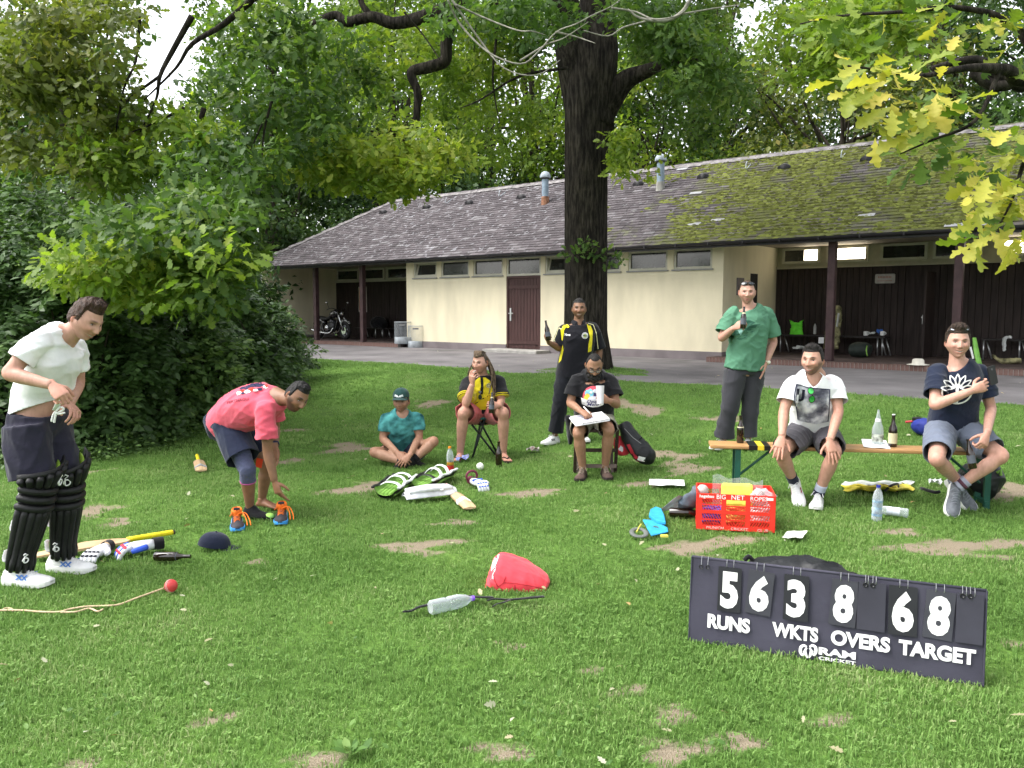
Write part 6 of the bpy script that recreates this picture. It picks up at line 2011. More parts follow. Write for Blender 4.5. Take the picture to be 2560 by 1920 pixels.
cut_poly(sh_,[(880+a*.2893,840+b*.2893)for a,b in((375,630),(500,630),(485,680),(460,710),(432,718),(405,705),(385,675))])
legwear(Cc_,m_navy,.45,.022,.012,amp=.005,seed=13,top=.06)
for s in 'RL':
 shoe(Cc_,s,mat('black_trainer',(.012,.012,.014),.6,.2,12),mat('black_sole',(.02,.02,.02),.7),flat=False,updir=(0,-.5,.8),size=.95)
 sock(Cc_,s,m_blk,.86,1.02,.043)
def cap(hp,m,parent,name='cap',brim=.075,tiltb=-.02,rim=.038):
 mb=MB();rings=[]
 for i in range(9):
  t=i/8
  a=t*math.pi/2
  rings.append([hp(.087*math.cos(a)**.8*math.cos(2*math.pi*k/24),-.006+.107*math.cos(a)**.8*math.sin(2*math.pi*k/24),rim+.092*math.sin(a))for k in range(24)])
 mb.loft(rings,False,True)
 o=mb.build(name,m,parent,True)
 b=MB();rows=[]
 for i in range(6):
  f_=i/5
  rows.append([hp(.080*math.sin(R(a))*(1+.02*f_),.093*math.cos(R(a))+.004+brim*f_*max(0,math.cos(R(a*.95)))**.6,rim+.004+tiltb*f_-.018*(math.sin(R(a))**2))for a in range(-80,81,10)])
 for i in range(6):
  rows[i]=rows[i]
 b.loft(rows,False,False,closed=False)
 lo=[[p-(hp(0,0,.004)-hp(0,0,0))for p in r]for r in rows]
 b.loft(lo,False,False,closed=False)
 b.build('peak',m,o,True)
 mb=MB();mb.sphere(hp(0,-.006,rim+.094),.007,8,6);mb.build('button',m,o,True)
 return o
m_capg=fabric('dark_green_cap',(0.016,0.052,0.048))
cp=cap(Cc_['hp'],m_capg,Cc_['root'],tiltb=-.010,rim=.052)
mb=MB()
for sg in(-1,1):
 for(x0,x1,z0,z1)in((.006,.045,.068,.085),(.012,.050,.060,.072),(.0,.02,.06,.078)):
  q=[(x0,z0),(x1,z0+.010),(x1-.004,z1+.004),(x0+.004,z1-.004)]
  mb.add([Cc_['hp'](sg*x,.1015+.012-.9*max(0,z-.05)**1.3-x*x*9,z)for x,z in q],[(0,1,2,3)])
mb.build('cap_emblem',mat('pale_emblem',(.62,.66,.66),.7),cp)
# ------ 4: man with dreadlocks on a stool
Y0=9.0
j=jfun(880,840,.2893,Y0)
J=dict(head=j(1108,232,-.24),neck=j(1128,350,-.17),shR=j(992,400,-.18),shL=j(1272,392,-.14),chest=j(1130,470,-.10),waist=j(1130,580,-.02),pelvis=j(1132,668,.05),elR=j(985,588,-.40),wrR=j(1040,415,-.44),elL=j(1290,570,-.22),wrL=j(1268,600,-.46),hipR=j(1075,675,.02),hipL=j(1195,675,.02),knR=j(962,662,-.42),knL=j(1308,662,-.42),anR=footz(j(935,985,-.30)),anL=footz(j(1308,985,-.32)),toeR=j(905,1065,-.48),toeL=j(1345,1050,-.48))
check('dread',J)
Dd=person('man with dreadlocks smoking on a folding stool in a yellow and black polo',J,dict(id='d',sc=.98,skin=FAIR,face=(-.45,-.85,-.12),hair=(0.085,0.062,0.045),style='short',hairth=.010,beard=.22,smile=.1,fat=1.1,belly=.03,gaze=-.4,strands=200,handR=('point',(-.05,-.25,.95),(-.55,-.75,.2)),handL=('grip',(-.75,-.55,.05),(.45,-.8,.45)),barefeet='RL'),footz(j(1130,1030),0))
m_yel=fabric('yellow_cotton',(0.60,0.50,0.02))
sh_=shirt(Dd,m_blk,.80,.026,hem=.05,amp=.006,seed=15,loose=.012)
def pl(pts,n=3):
 out=[]
 for a,b in zip(pts,pts[1:]+pts[:1]):
  for k in range(n):out.append((a[0]+(b[0]-a[0])*k/n,a[1]+(b[1]-a[1])*k/n))
 return out
cc=surf(sh_,880+1125*.2893,840+520*.2893)
vs_,fs=fine(pl([(-.075,.165),(-.035,.20),(.035,.20),(.085,.165),(.125,.02),(.13,-.15),(-.125,-.15),(-.12,.02)],5))
yp=decal(sh_,'yellow_front',vs_,fs,cc,facing(cc),(0,0,1),m_yel)
vs_,fs=strip([(-.005,.20),(.0,.12),(-.006,.02)],.028);decal(sh_,'placket',vs_,fs,cc,facing(cc),(0,0,1),m_blk,lift=.007)
vs_,fs=fine(blob(.068,.115,.026,.026,16,1,.02));decal(sh_,'badge',vs_,fs,cc,facing(cc),(0,0,1),mat('cream_badge',(.62,.58,.30),.8),lift=.008)
vs_,fs=strip([(.068+.016*math.cos(R(a)),.115+.016*math.sin(R(a)))for a in range(0,361,30)],.004);decal(sh_,'badge_ring',vs_,fs,cc,facing(cc),(0,0,1),m_blk,lift=.010)
for s in 'RL':
 a,e=Dd['G']('sh'+s),Dd['G']('el'+s)
 for t in(.64,.72):
  mb=MB();mb.tube([a.lerp(e,t),a.lerp(e,t+.025)],[.0945,.0945],20);mb.build('sleeve_stripe',m_yel,sh_,True)
mb=MB()
for sg in(-1,1):
 c0=Dd['nb'];rt=Dd['rc']*-sg;fw=Dd['up'].cross(Dd['rc']).normalized()
 mb.add([c0+fw*.075+rt*.006-Dd['up']*.045,c0+fw*.06+rt*.075-Dd['up']*.03,c0+rt*.085-Dd['up']*.0,c0+rt*.066+Dd['up']*.035-fw*.0,c0+fw*.055+rt*.035+Dd['up']*.02],[(0,1,2,3,4)])
mb.build('collar',m_blk,sh_)
legwear(Dd,fabric('faded_red_shorts',(0.50,0.125,0.135)),.90,.020,.012,amp=.008,seed=16,top=.08)
mb=MB();rd=random.Random(2);hp_=Dd['hp']
for k in range(26):
 a=R(rd.uniform(95,265));s0=hp_(.075*math.sin(a),.085*math.cos(a)-.01,rd.uniform(.0,.07))
 side=1 if math.sin(a)>0 else-1
 end=s0+Vector((side*-0.0,0,0))+Dd['hr']*side*rd.uniform(.02,.09)+Vector((0,rd.uniform(-.06,.05),-rd.uniform(.26,.42)))
 mid=s0.lerp(end,.45)+Dd['hr']*side*rd.uniform(.03,.06)+Vector((0,.02,0))
 mb=MB();mb.tube([s0,mid,end],[.009,.0085,.005],7,smoothn=5);mb.build('dreadlock',mat('dreadlock_hair',(0.115,0.082,0.055),.9,.4,40,.8,90),Dd['root'],True)
mb=MB()
for k in range(9):
 a=R(-70+k*18);mb.tube([hp_(.05*math.sin(a),.085*math.cos(a),.075),hp_(.04*math.sin(a),.03,.128),hp_(.03*math.sin(a),-.07,.10)],[.008,.012,.010],6,smoothn=4)
mb.build('tied_back_hair',MATS['dreadlock_hair'],Dd['root'],True)
mb=MB();cgp=j(1066,300,-.47);mb.tube([cgp,cgp+Vector((-.02,-.055,-.012))],.0042,8);mb.build('cigarette',mat('cigarette_paper',(.75,.70,.62),.9),Dd['root'])
sg_=sunglasses(Dd,m_blackpl,m_lens,0,0,parent=Dd['root'],name='hanging_sunglasses',arms=False)
fw=Dd['up'].cross(Dd['rc']).normalized();tgt=surf(sh_,880+1108*.2893,840+500*.2893)+Vector((0,-.016,0))
Mx=Matrix((Vector((0,0,1)),Vector((0,-1,0)),Vector((1,0,0)))).transposed()
o0=WROOT[Dd['root'].name]
for o in[sg_]+list(sg_.children):
 for v_ in o.data.vertices:
  w=(v_.co+o0-Dd['hc']);loc_=Vector((w.dot(Dd['hr']),w.dot(Dd['hf']),w.dot(Dd['hu'])))
  v_.co=tgt+Mx@(loc_*1.0)-o0
for s in 'RL':
 a=Dd['G']('an'+s);t=Dd['G']('toe'+s);fd=t-a;fd.z=0;fd.normalize();sv=fd.cross(Vector((0,0,1)));b0=Vector((a.x,a.y,float(gnd(a.x,a.y))+.004))-fd*.06
 ol=[(0,.028),(.03,.036),(.10,.036),(.18,.047),(.25,.042),(.285,.02)]
 mb=MB();mb.prism([(x,y)for x,y in ol]+[(x,-y)for x,y in ol[::-1]],-.004,.012,Matrix((fd.to_4d(),sv.to_4d(),Vector((0,0,1,0)),Vector((b0.x,b0.y,b0.z,1)))).transposed())
 ff=mb.build('flip_flop',m_blackpl,Dd['root'])
 mb=MB()
 for sd_ in(-1,1):mb.tube([b0+fd*.215+Vector((0,0,.035)),b0+fd*.18+sv*sd_*.03+Vector((0,0,.048)),b0+fd*.13+sv*sd_*.042+Vector((0,0,.02))],.005,6,smoothn=3)
 mb.build('strap',m_blackpl,ff,True)
 # ------ 5: standing man in black and yellow polo
Y0=9.5
j=jfun(1320,720,.3014,Y0)
J=dict(head=j(424,176,-.02),neck=j(418,285,0),shR=j(288,345,-.02),shL=j(548,335,.03),chest=j(410,430,0),waist=j(395,560,0),pelvis=j(378,690,.02),elR=j(262,500,-.02),wrR=j(168,450,-.20),elL=j(590,520,.10),wrL=j(580,690,.06),hipR=j(318,705,0),hipL=j(440,705,.02),knR=j(268,960,-.05),knL=j(445,960,.04),anR=footz(j(222,1240,0)),anL=footz(j(460,1240,.06)),toeR=j(130,1300,-.14),toeL=j(480,1300,-.1))
check('black',J)
E=person('man in a black and yellow polo standing at the oak with a raised bottle',J,dict(id='e',sc=.98,skin=BROWN,face=(-.05,-1,.0),hair=(0.022,0.020,0.019),style='short',hairth=.010,smile=1.0,teeth=1,nose=1.1,brow=1.0,goatee=.35,beard=.12,handR=('grip',(-.30,-.65,.62),(-.75,-.55,-.2)),handL=('relaxed',(0,-.1,-1),(.8,.4,0))),footz(j(350,1290),0))
m_poly=fabric('black_sports_cloth',(0.009,0.009,0.013))
sh_=shirt(E,m_poly,.92,.030,hem=.07,amp=.006,seed=18,loose=.016)
m_yel2=fabric('bright_yellow_panel',(0.72,0.62,0.02))
cc=surf(sh_,1320+410*.3014,720+450*.3014)
k_=.3014/(2072/9.5)
cv=lambda a:[((x-410)*k_,-(y-450)*k_)for x,y in a]
for poly in(cv([(345,270),(300,300),(272,350),(280,430),(289,440),(285,400),(295,345),(335,300)]),cv([(290,470),(296,520),(278,600),(256,625),(262,580),(276,520)]),cv([(486,305),(512,300),(535,360),(532,440),(526,525),(496,535),(500,470),(515,400),(505,345)])):
 vs_,fs=fine(pl(poly,3));decal(sh_,'side_panel',vs_,fs,cc,facing(cc),(0,0,1),m_yel2,lift=.004)
m_pipe=mat('cream_piping',(.62,.60,.35),.8)
for line in([(340,268),(300,282),(262,310),(230,400),(215,440)],[(495,296),(540,310),(565,380),(582,510)]):
 vs_,fs=strip(cv(line),.007);decal(sh_,'piping',vs_,fs,cc,facing(cc),(0,0,1),m_pipe,lift=.006)
ctr=cv([(471,397)])[0]
vs_,fs=fine(blob(ctr[0],ctr[1],.036,.036,18,1,.0));decal(sh_,'badge',vs_,fs,cc,facing(cc),(0,0,1),m_print_w,lift=.005)
vs_,fs=fine(blob(ctr[0],ctr[1],.022,.022,16,1,.0));decal(sh_,'badge_core',vs_,fs,cc,facing(cc),(0,0,1),mat('badge_green',(.30,.36,.10),.8),lift=.008)
vs_,fs=strip([(ctr[0]+.029*math.cos(R(a)),ctr[1]+.029*math.sin(R(a)))for a in range(0,361,24)],.004);decal(sh_,'badge_ring',vs_,fs,cc,facing(cc),(0,0,1),mN,lift=.008)
vs_,fs=text_poly('MCC',.020,.001);vs_=[(x+ctr[0],y+ctr[1])for x,y in vs_];decal(sh_,'badge_letters',vs_,fs,cc,facing(cc),(0,0,1),mN,lift=.010)
ct2=cv([(325,390)])[0]
vs_,fs=text_poly('Yuva',.036,.001,shear=.3);vs_=[(x+ct2[0],y+ct2[1])for x,y in vs_];decal(sh_,'maker_mark',vs_,fs,cc,facing(cc),(0,0,1),m_print_w,lift=.005)
mb=MB()
for sg in(-1,1):
 c0=E['nb'];rt=E['rc']*-sg;fw=E['up'].cross(E['rc']).normalized()
 mb.add([c0+fw*.080+rt*.010-E['up']*.050,c0+fw*.075+rt*.070-E['up']*.035,c0+rt*.090-E['up']*.0,c0+rt*.068+E['up']*.035,c0+fw*.062+rt*.030+E['up']*.015],[(0,1,2,3,4)])
mb.build('collar',m_poly,sh_)
legwear(E,fabric('black_track_trousers',(0.008,0.009,0.013)),1.90,.030,.018,name='trousers',amp=.006,seed=19)
for s in 'RL':shoe(E,s,m_wshoe,m_wsole,lace=m_lace,accent=m_blk)
# ------ 6: seated scorer with notebook
Y0=8.05
j=jfun(1320,720,.3014,Y0)
J=dict(head=j(548,640,-.26),neck=j(545,745,-.13),shR=j(402,765,-.13),shL=j(685,755,-.10),chest=j(545,850,-.08),waist=j(545,980,.0),pelvis=j(545,1075,.08),elR=j(350,955,-.16),wrR=j(440,1022,-.38),elL=j(735,965,-.18),wrL=j(672,935,-.40),hipR=j(470,1095,.04),hipL=j(622,1095,.04),knR=j(418,1200,-.37),knL=j(670,1175,-.37),anR=footz(j(455,1490,-.28)),anL=footz(j(640,1430,-.24)),toeR=j(425,1590,-.46),toeL=j(668,1560,-.44))
check('scorer',J)
Ff=person('bearded man in a black T-shirt and glasses writing in a notebook on his lap',J,dict(id='f',sc=.99,skin=OLIV,face=(.02,-.80,-.60),hair=(0.012,0.010,0.009),style='receding',hairth=.0035,beard=1.0,smile=0,nose=1.1,brow=1.1,scalp=.62,belly=.03,eye=0,strands=150,handR=('fist',(.72,-.5,-.30),(-.25,-.45,.85)),handL=('grip',(-.70,-.5,.30),(.5,-.75,.35))),footz(j(545,1520),0))
mb=MB();hp_=Ff['hp']
for(x,y,z,r)in((0,.088,-.10,.030),(.02,.080,-.095,.03),(-.02,.080,-.095,.03),(.04,.062,-.08,.028),(-.04,.062,-.08,.028),(.056,.035,-.058,.022),(-.056,.035,-.058,.022),(0,.085,-.125,.026),(.016,.08,-.115,.026),(-.016,.08,-.115,.026),(.0,.095,-.045,.010),(.018,.09,-.048,.011),(-.018,.09,-.048,.011)):
 mb.sphere(hp_(x,y,z),r,12,8)
garment(Ff,'beard',mb,hair_mat('beard_f',(.012,.010,.009)),.006,4,.004,90,3)
sh_=shirt(Ff,m_blk,.74,.026,hem=.06,amp=.007,seed=22,loose=.014)
cc=surf(sh_,1320+540*.3014,720+905*.3014);k_=.3014/(2072/8.0)
cv=lambda a:[((x-540)*k_,-(y-905)*k_)for x,y in a]
vs_,fs=fine([((.098)*math.cos(R(a)),.098*math.sin(R(a))+.008)for a in range(0,360,15)]);decal(sh_,'print_disc',vs_,fs,cc,facing(cc),(0,0,1),mat('pink_red_ink',(.75,.10,.14),.8))
for(a,b,rx,ry,c_,n_,sd_)in((-.035,.03,.045,.05,(.25,.60,.75),'sky_ink',1),(-.055,-.01,.03,.045,(.80,.55,.08),'amber_ink',2),(.03,.025,.025,.055,(.06,.05,.16),'violet_ink',3),(.025,.06,.03,.02,(.70,.70,.78),'pale_ink',4),(0,-.02,.05,.03,(.72,.72,.76),'pale_ink',5),(-.02,.045,.012,.012,(.8,.8,.8),'white_print',6)):
 vs_,fs=fine(blob(a,b,rx,ry,14,sd_,.15));decal(sh_,'print_shape',vs_,fs,cc,facing(cc),(0,0,1),mat(n_,c_,.8),lift=.005+.0006*sd_)
vs_,fs=fine(pl([(-.115,-.005),(-.06,-.025),(.0,-.028),(.06,-.022),(.105,-.01),(.10,-.075),(.05,-.095),(.0,-.10),(-.05,-.092),(-.105,-.07)],3));decal(sh_,'print_banner',vs_,fs,cc,facing(cc),(0,0,1),m_print_w,lift=.010)
for t_,yy in(('Dead',-.042),('Melo',-.072)):
 vs_,fs=text_poly(t_,.042,.0006,shear=.35,sx=1.3);vs_=[(x-.005,y+yy)for x,y in vs_];decal(sh_,'print_lettering',vs_,fs,cc,facing(cc),(0,0,1),mat('violet_ink',(.06,.05,.16),.8),lift=.0125)
legwear(Ff,fabric('khaki_shorts',(0.20,0.195,0.145)),.88,.018,.006,amp=.008,seed=23,top=.06)
m_brsh=mat('brown_suede',(0.085,0.055,0.045),.85,.2,20,.4,80)
for s in 'RL':shoe(Ff,s,m_brsh,mat('dark_sole',(.03,.022,.02),.7),lace=mat('tan_lace',(.30,.24,.19),.8))
gl_=sunglasses(Ff,m_blackpl,clear_plastic('spectacle_lens',(.95,.97,.98),.03,.12),.006,.098,name='glasses',lh=.032)
mb=MB();c0=j(485,1002,-.47);mb.tube([j(462,985,-.44),j(500,1025,-.48),j(522,1050,-.50)],[.0055,.0055,.002],8);mb.build('pen',m_print_w,Ff['root'],True)
# ------ 7: standing man in green
Y0=8.8
j=jfun(1700,680,.3978,Y0)
J=dict(head=j(422,130,-.03),neck=j(430,216,0),shR=j(322,262,-.03),shL=j(553,258,.05),chest=j(432,340,0),waist=j(425,460,0),pelvis=j(405,590,.02),elR=j(262,415,-.08),wrR=j(340,350,-.26),elL=j(588,440,.10),wrL=j(540,575,-.02),hipR=j(350,620,0),hipL=j(458,620,.03),knR=j(315,840,-.03),knL=j(442,840,.03),anR=footz(j(272,1080,.04)),anL=footz(j(425,1080,.06)),toeR=j(190,1145,-.14),toeL=j(420,1150,-.16))
check('green',J)
Gg=person('tall man in a green T-shirt holding a bottle, one hand in his pocket',J,dict(id='g',sc=1.04,skin=FAIR2,face=(-.22,-1,-.08),hair=(0.075,0.045,0.030),style='buzz',hairth=.005,smile=.45,beard=.12,goatee=.25,brow=.4,scalp=.6,strands=120,eye=.2,handR=('grip',(.55,-.65,.35),(-.1,-.85,.45)),handL=('flat',(-.30,-.2,-.92),(.9,-.3,-.1))),footz(j(330,1130),0))
m_gr=mat('green_cotton',(0.090,0.220,0.140),.9,.10,5,.45,22,spec=.15)
sh_=shirt(Gg,m_gr,.82,.032,hem=.03,amp=.007,seed=26,loose=.018)
cut_poly(sh_,[(1700+a*.3978,680+b*.3978)for a,b in((380,190),(485,190),(478,215),(455,236),(428,244),(402,236),(384,212))])
cc=surf(sh_,1700+420*.3978,680+345*.3978);k_=.3978/(2072/8.75)
cv=lambda a:[((x-420)*k_,-(y-345)*k_)for x,y in a]
m_dg,m_lt=mat('dark_green_ink',(.030,.105,.070),.85),mat('pale_green_ink',(.20,.38,.34),.85)
for poly,mm in((cv([(400,310),(430,300),(470,318),(440,335),(405,335)]),m_dg),(cv([(360,345),(420,340),(480,330),(475,350),(400,362)]),m_dg),(cv([(345,375),(375,362),(385,372),(372,395),(345,400)]),m_dg),(cv([(362,362),(408,360),(385,398)]),m_lt),(cv([(410,350),(450,348),(440,366),(405,368)]),m_dg)):
 vs_,fs=fine(pl(poly,3));decal(sh_,'print_shape',vs_,fs,cc,facing(cc),(0,0,1),mm,lift=.005 if mm is m_dg else .007)
rd=random.Random(5)
for k in range(22):
 t=rd.random();bx,by=375+115*t+rd.uniform(-12,12),425-95*t+rd.uniform(-16,16);ln=rd.uniform(12,34)
 vs_,fs=fine(pl(cv([(bx-ln*.5,by+ln*.22),(bx,by-ln*.12),(bx+ln*.5,by-ln*.22),(bx,by+ln*.10)]),2));decal(sh_,'print_stroke',vs_,fs,cc,facing(cc),(0,0,1),m_dg,lift=.005)
tr_=legwear(Gg,fabric('charcoal_trousers',(0.040,0.040,0.047)),1.94,.028,.022,name='trousers',amp=.008,seed=27)
for s in 'RL':shoe(Gg,s,mat('grey_canvas',(.38,.38,.38),.8,.12,20),m_wsole,lace=m_lace)
sunglasses(Gg,m_blackpl,m_lens,.098,.062,tilt=42,wid=.15)
mb=MB();w_,e_=Gg['G']('wrL'),Gg['G']('elL');mb.tube([w_.lerp(e_,.02),w_.lerp(e_,.07)],.034,16);wt=mb.build('watch',mat('gold_watch',(.65,.58,.42),.35,.1,metal=.6),Gg['root'],True)
mb=MB();mb.sphere(w_.lerp(e_,.045)+Vector((.02,-.028,.005)),(.018,.008,.018),14,8);mb.build('dial',mat('pale_dial',(.75,.72,.62),.3),wt,True)
# ------ 8: man on the bench in white print T-shirt
Y0=6.78
j=jfun(1700,680,.3978,Y0)
J=dict(head=j(832,556,-.22),neck=j(858,640,-.17),shR=j(702,700,-.22),shL=j(975,698,-.12),chest=j(840,770,-.11),waist=j(835,890,-.02),pelvis=j(838,985,.06),elR=j(652,880,-.30),wrR=j(640,1035,-.42),elL=j(995,880,-.24),wrL=j(942,1060,-.42),hipR=j(775,1005,.02),hipL=j(905,1005,.02),knR=j(632,1130,-.37),knL=j(970,1135,-.38),anR=j(712,1310,-.18),anL=footz(j(868,1420,-.24),.09),toeR=j(738,1440,-.30),toeL=j(848,1520,-.44))
check('bench white',J)
Hh=person('smiling bearded man in a white print T-shirt sitting on the bench',J,dict(id='h',sc=1.0,skin=FAIR,face=(-.62,-.78,-.05),hair=(0.014,0.011,0.010),style='short',hairth=.017,quiff=.5,beard=.62,smile=1.0,teeth=1,brow=.9,gaze=-.4,belly=.01,handR=('flat',(-.35,-.35,-.85),(-.35,-.85,.40)),handL=('flat',(.12,-.40,-.90),(.05,-.88,.45))),footz(j(840,1450),0))
sh_=shirt(Hh,m_wcot,.70,.026,hem=.06,amp=.007,seed=30,loose=.012)
cc=surf(sh_,1700+830*.3978,680+850*.3978);k_=.3978/(2072/6.65)
cv=lambda a:[((x-830)*k_,-(y-850)*k_)for x,y in a]
m,n,l=nodes_of('cloud_print');out=N(n,'ShaderNodeOutputMaterial');p=N(n,'ShaderNodeBsdfPrincipled');p.inputs['Roughness'].default_value=.85
tc=N(n,'ShaderNodeTexCoord');nz=N(n,'ShaderNodeTexNoise',Scale=9.0,Detail=6.0);l.new(tc.outputs['Object'],nz.inputs['Vector'])
rp=ramp(n,[(.36,(.06,.06,.09)),(.47,(.22,.22,.27)),(.56,(.55,.55,.62)),(.66,(.80,.80,.84))]);l.new(nz.outputs['Fac'],rp.inputs['Fac']);l.new(rp.outputs[0],p.inputs['Base Color']);l.new(p.outputs[0],out.inputs['Surface'])
vs_,fs=fine(pl(cv([(735,706),(800,726),(930,738),(930,950),(860,965),(748,945),(736,850),(726,770)]),7));decal(sh_,'cloud_print',vs_,fs,cc,facing(cc),(0,0,1),m)
for ln in(cv([(735,704),(800,724),(930,738),(932,830),(928,950)]),cv([(735,704),(726,770),(736,850),(748,940)])):
 vs_,fs=strip(ln,.007);decal(sh_,'print_outline',vs_,fs,cc,facing(cc),(0,0,1),mN,lift=.007)
vs_,fs=strip(cv([(747,730),(743,780),(746,800),(759,808),(772,800),(776,780),(778,738)]),.020);decal(sh_,'print_letter',vs_,fs,cc,facing(cc),(0,0,1),mat('near_black_ink',(.015,.015,.03),.8),lift=.008)
cut_poly(sh_,[(1700+a*.3978,680+b*.3978)for a,b in((785,610),(910,605),(905,640),(872,700),(838,728),(808,690),(790,645))])
sg_=sunglasses(Hh,m_blackpl,mat('green_mirror_lens',(.06,.55,.10),.08,.3,30,spec=.9,metal=.5),0,0,name='hanging_sunglasses',arms=False,lh=.046)
tgt=surf(sh_,1700+826*.3978,680+772*.3978)+Vector((-.006,-.016,0));Mx=Matrix((Vector((-.15,0,1)).normalized(),Vector((0,-1,0)),Vector((1,0,.15)).normalized())).transposed();o0=WROOT[Hh['root'].name]
for o in[sg_]+list(sg_.children):
 for v_ in o.data.vertices:
  w=(v_.co+o0-Hh['hc']);loc_=Vector((w.dot(Hh['hr']),w.dot(Hh['hf']),w.dot(Hh['hu'])))
  v_.co=tgt+Mx@(loc_*1.0)-o0
legwear(Hh,fabric('grey_shorts',(0.062,0.058,0.068)),.82,.022,.008,amp=.008,seed=31,top=.06)
shoe(Hh,'L',m_wshoe,m_wsole,lace=m_lace,tall=1.05)
shoe(Hh,'R',m_wshoe,m_wsole,lace=m_lace,flat=False,tall=1.05,accent=mat('red_stripe',(.35,.03,.05),.6))
sock(Hh,'R',m_navy,.82,1.02,.043)
sock(Hh,'L',mat('pale_blue_sock',(.42,.46,.56),.9),.76,1.02,.043,(m_navy,.90,1.0))
# ------ 9: man at the bench end with phone
Y0=6.50
j=jfun(2100,780,.3375,Y0)
J=dict(head=j(872,228,-.06),neck=j(868,375,-.04),shR=j(718,445,-.08),shL=j(1045,445,.02),chest=j(870,560,-.02),waist=j(850,700,.02),pelvis=j(830,850,.06),elR=j(702,690,-.26),wrR=j(985,580,-.32),elL=j(1118,715,.0),wrL=j(1088,905,-.34),hipR=j(745,880,.02),hipL=j(920,880,.02),knR=j(715,1090,-.40),knL=j(1195,1065,-.28),anR=j(885,1265,-.04),anL=j(880,1290,-.18),toeR=j(1010,1420,-.12),toeL=j(860,1450,-.30))
check('phone',J)
Ii=person('man in a navy T-shirt with a white tree emblem holding up a phone',J,dict(id='i',sc=1.0,skin=FAIR2,face=(-.30,-1,-.02),hair=(0.035,0.022,0.015),style='short',hairth=.020,quiff=.9,smile=1.0,teeth=1,brow=.7,long=1.04,eye=.2,headsc=1.03,handR=('point',(.88,-.10,.38),(.10,-.95,.20)),handL=('grip',(-.45,-.35,-.80),(.25,-.92,.15))),footz(j(860,1420),0))
m_nvt=fabric('navy_tshirt',(0.012,0.017,0.036))
sh_=shirt(Ii,m_nvt,.72,.024,hem=.03,amp=.006,seed=34,loose=.010)
cut_poly(sh_,[(2100+a*.3375,780+b*.3375)for a,b in((785,330),(960,330),(950,370),(920,405),(870,418),(820,402),(792,365))])
cc=surf(sh_,2100+868*.3375,780+575*.3375);k_=.3375/(2072/6.45)
cv=lambda a:[((x-868)*k_,-(y-575)*k_)for x,y in a]
def add_strip(pts,w,nm='emblem_stroke'):
 vs_,fs=strip(pts,w);decal(sh_,nm,vs_,fs,cc,facing(cc),(0,0,1),m_print_w,lift=.005)
for a in(-78,-52,-26,0,26,52,78):
 L_=.088 if abs(a)<60 else .080
 d_=Vector((math.sin(R(a)),math.cos(R(a))));s_=Vector((d_.y,-d_.x));o_=Vector((0,.0))
 add_strip([tuple(o_+d_*(.03+L_*t)+s_*(.015*math.sin(math.pi*t)))for t in np.linspace(0,1,7)],.0085)
 add_strip([tuple(o_+d_*(.03+L_*t)-s_*(.015*math.sin(math.pi*t)))for t in np.linspace(0,1,7)],.0085)
for a in(-64,-38,-12,12,38,64):
 d_=Vector((math.sin(R(a)),math.cos(R(a))));add_strip([tuple(d_*.02),tuple(d_*.085)],.010)
add_strip([(.100*math.cos(R(a)),.100*math.sin(R(a))-.012)for a in range(170,385,12)],.012,'emblem_ring')
add_strip([(.0,.03),(.0,-.02),(.004,-.06),(.0,-.105)],.020,'emblem_trunk')
legwear(Ii,fabric('blue_grey_shorts',(0.125,0.145,0.195)),.82,.024,.008,amp=.009,seed=35,top=.07)
m_gsh=mat('grey_mesh_shoe',(0.135,0.145,0.165),.75,.2,30,.4,120)
for s in 'RL':
 shoe(Ii,s,m_gsh,m_wsole,lace=mat('grey_lace',(.2,.22,.25),.8),flat=False,updir=(0,-.75,.66),size=1.1)
 sock(Ii,s,mat('lilac_sock',(.34,.35,.44),.9),.80,1.02,.044,(mat('maroon_band',(.10,.04,.06),.9),.88,.95))
sunglasses(Ii,m_blackpl,mat('silver_lens',(.45,.48,.52),.1,.1,spec=.9,metal=.6),.108,.045,tilt=50)
# ====== things on the lawn
def soft(name,pts,rad,m,parent,flat=1.0,amp=.006,seed=1,voxel=.012,k=22,up=None,sm=4):
 mb=MB();mb.tube(pts,rad,20,flat=flat,up=up,smoothn=sm)
 v,f=fuse(mb,voxel,6);v=folds(v,f,amp,k,seed)
 o=np_mesh(name,v,f,4,m,parent,None,True)
 BV[o.name]=BVHTree.FromPolygons([tuple(p)for p in v],[tuple(q)for q in f.tolist()])
 return o
m_brown=mat('brown_bottle_glass',(0.014,0.007,0.004),.07,.1,6,spec=.7,coat=.3)
m_clear=clear_plastic('clear_bottle')
m_glassg=clear_plastic('clear_glass',(.86,.93,.90),.05,.30)
BEER=[(.030,0),(.034,.006),(.034,.135),(.030,.158),(.018,.188),(.0135,.215),(.013,.248),(.0145,.250),(.0145,.262),(.010,.262)]
PET=[(.028,0),(.034,.006),(.034,.08),(.031,.095),(.034,.11),(.034,.165),(.026,.205),(.013,.23),(.012,.25)]
BIG=[(.036,0),(.044,.008),(.044,.10),(.039,.115),(.044,.13),(.044,.20),(.032,.255),(.014,.285),(.013,.305)]
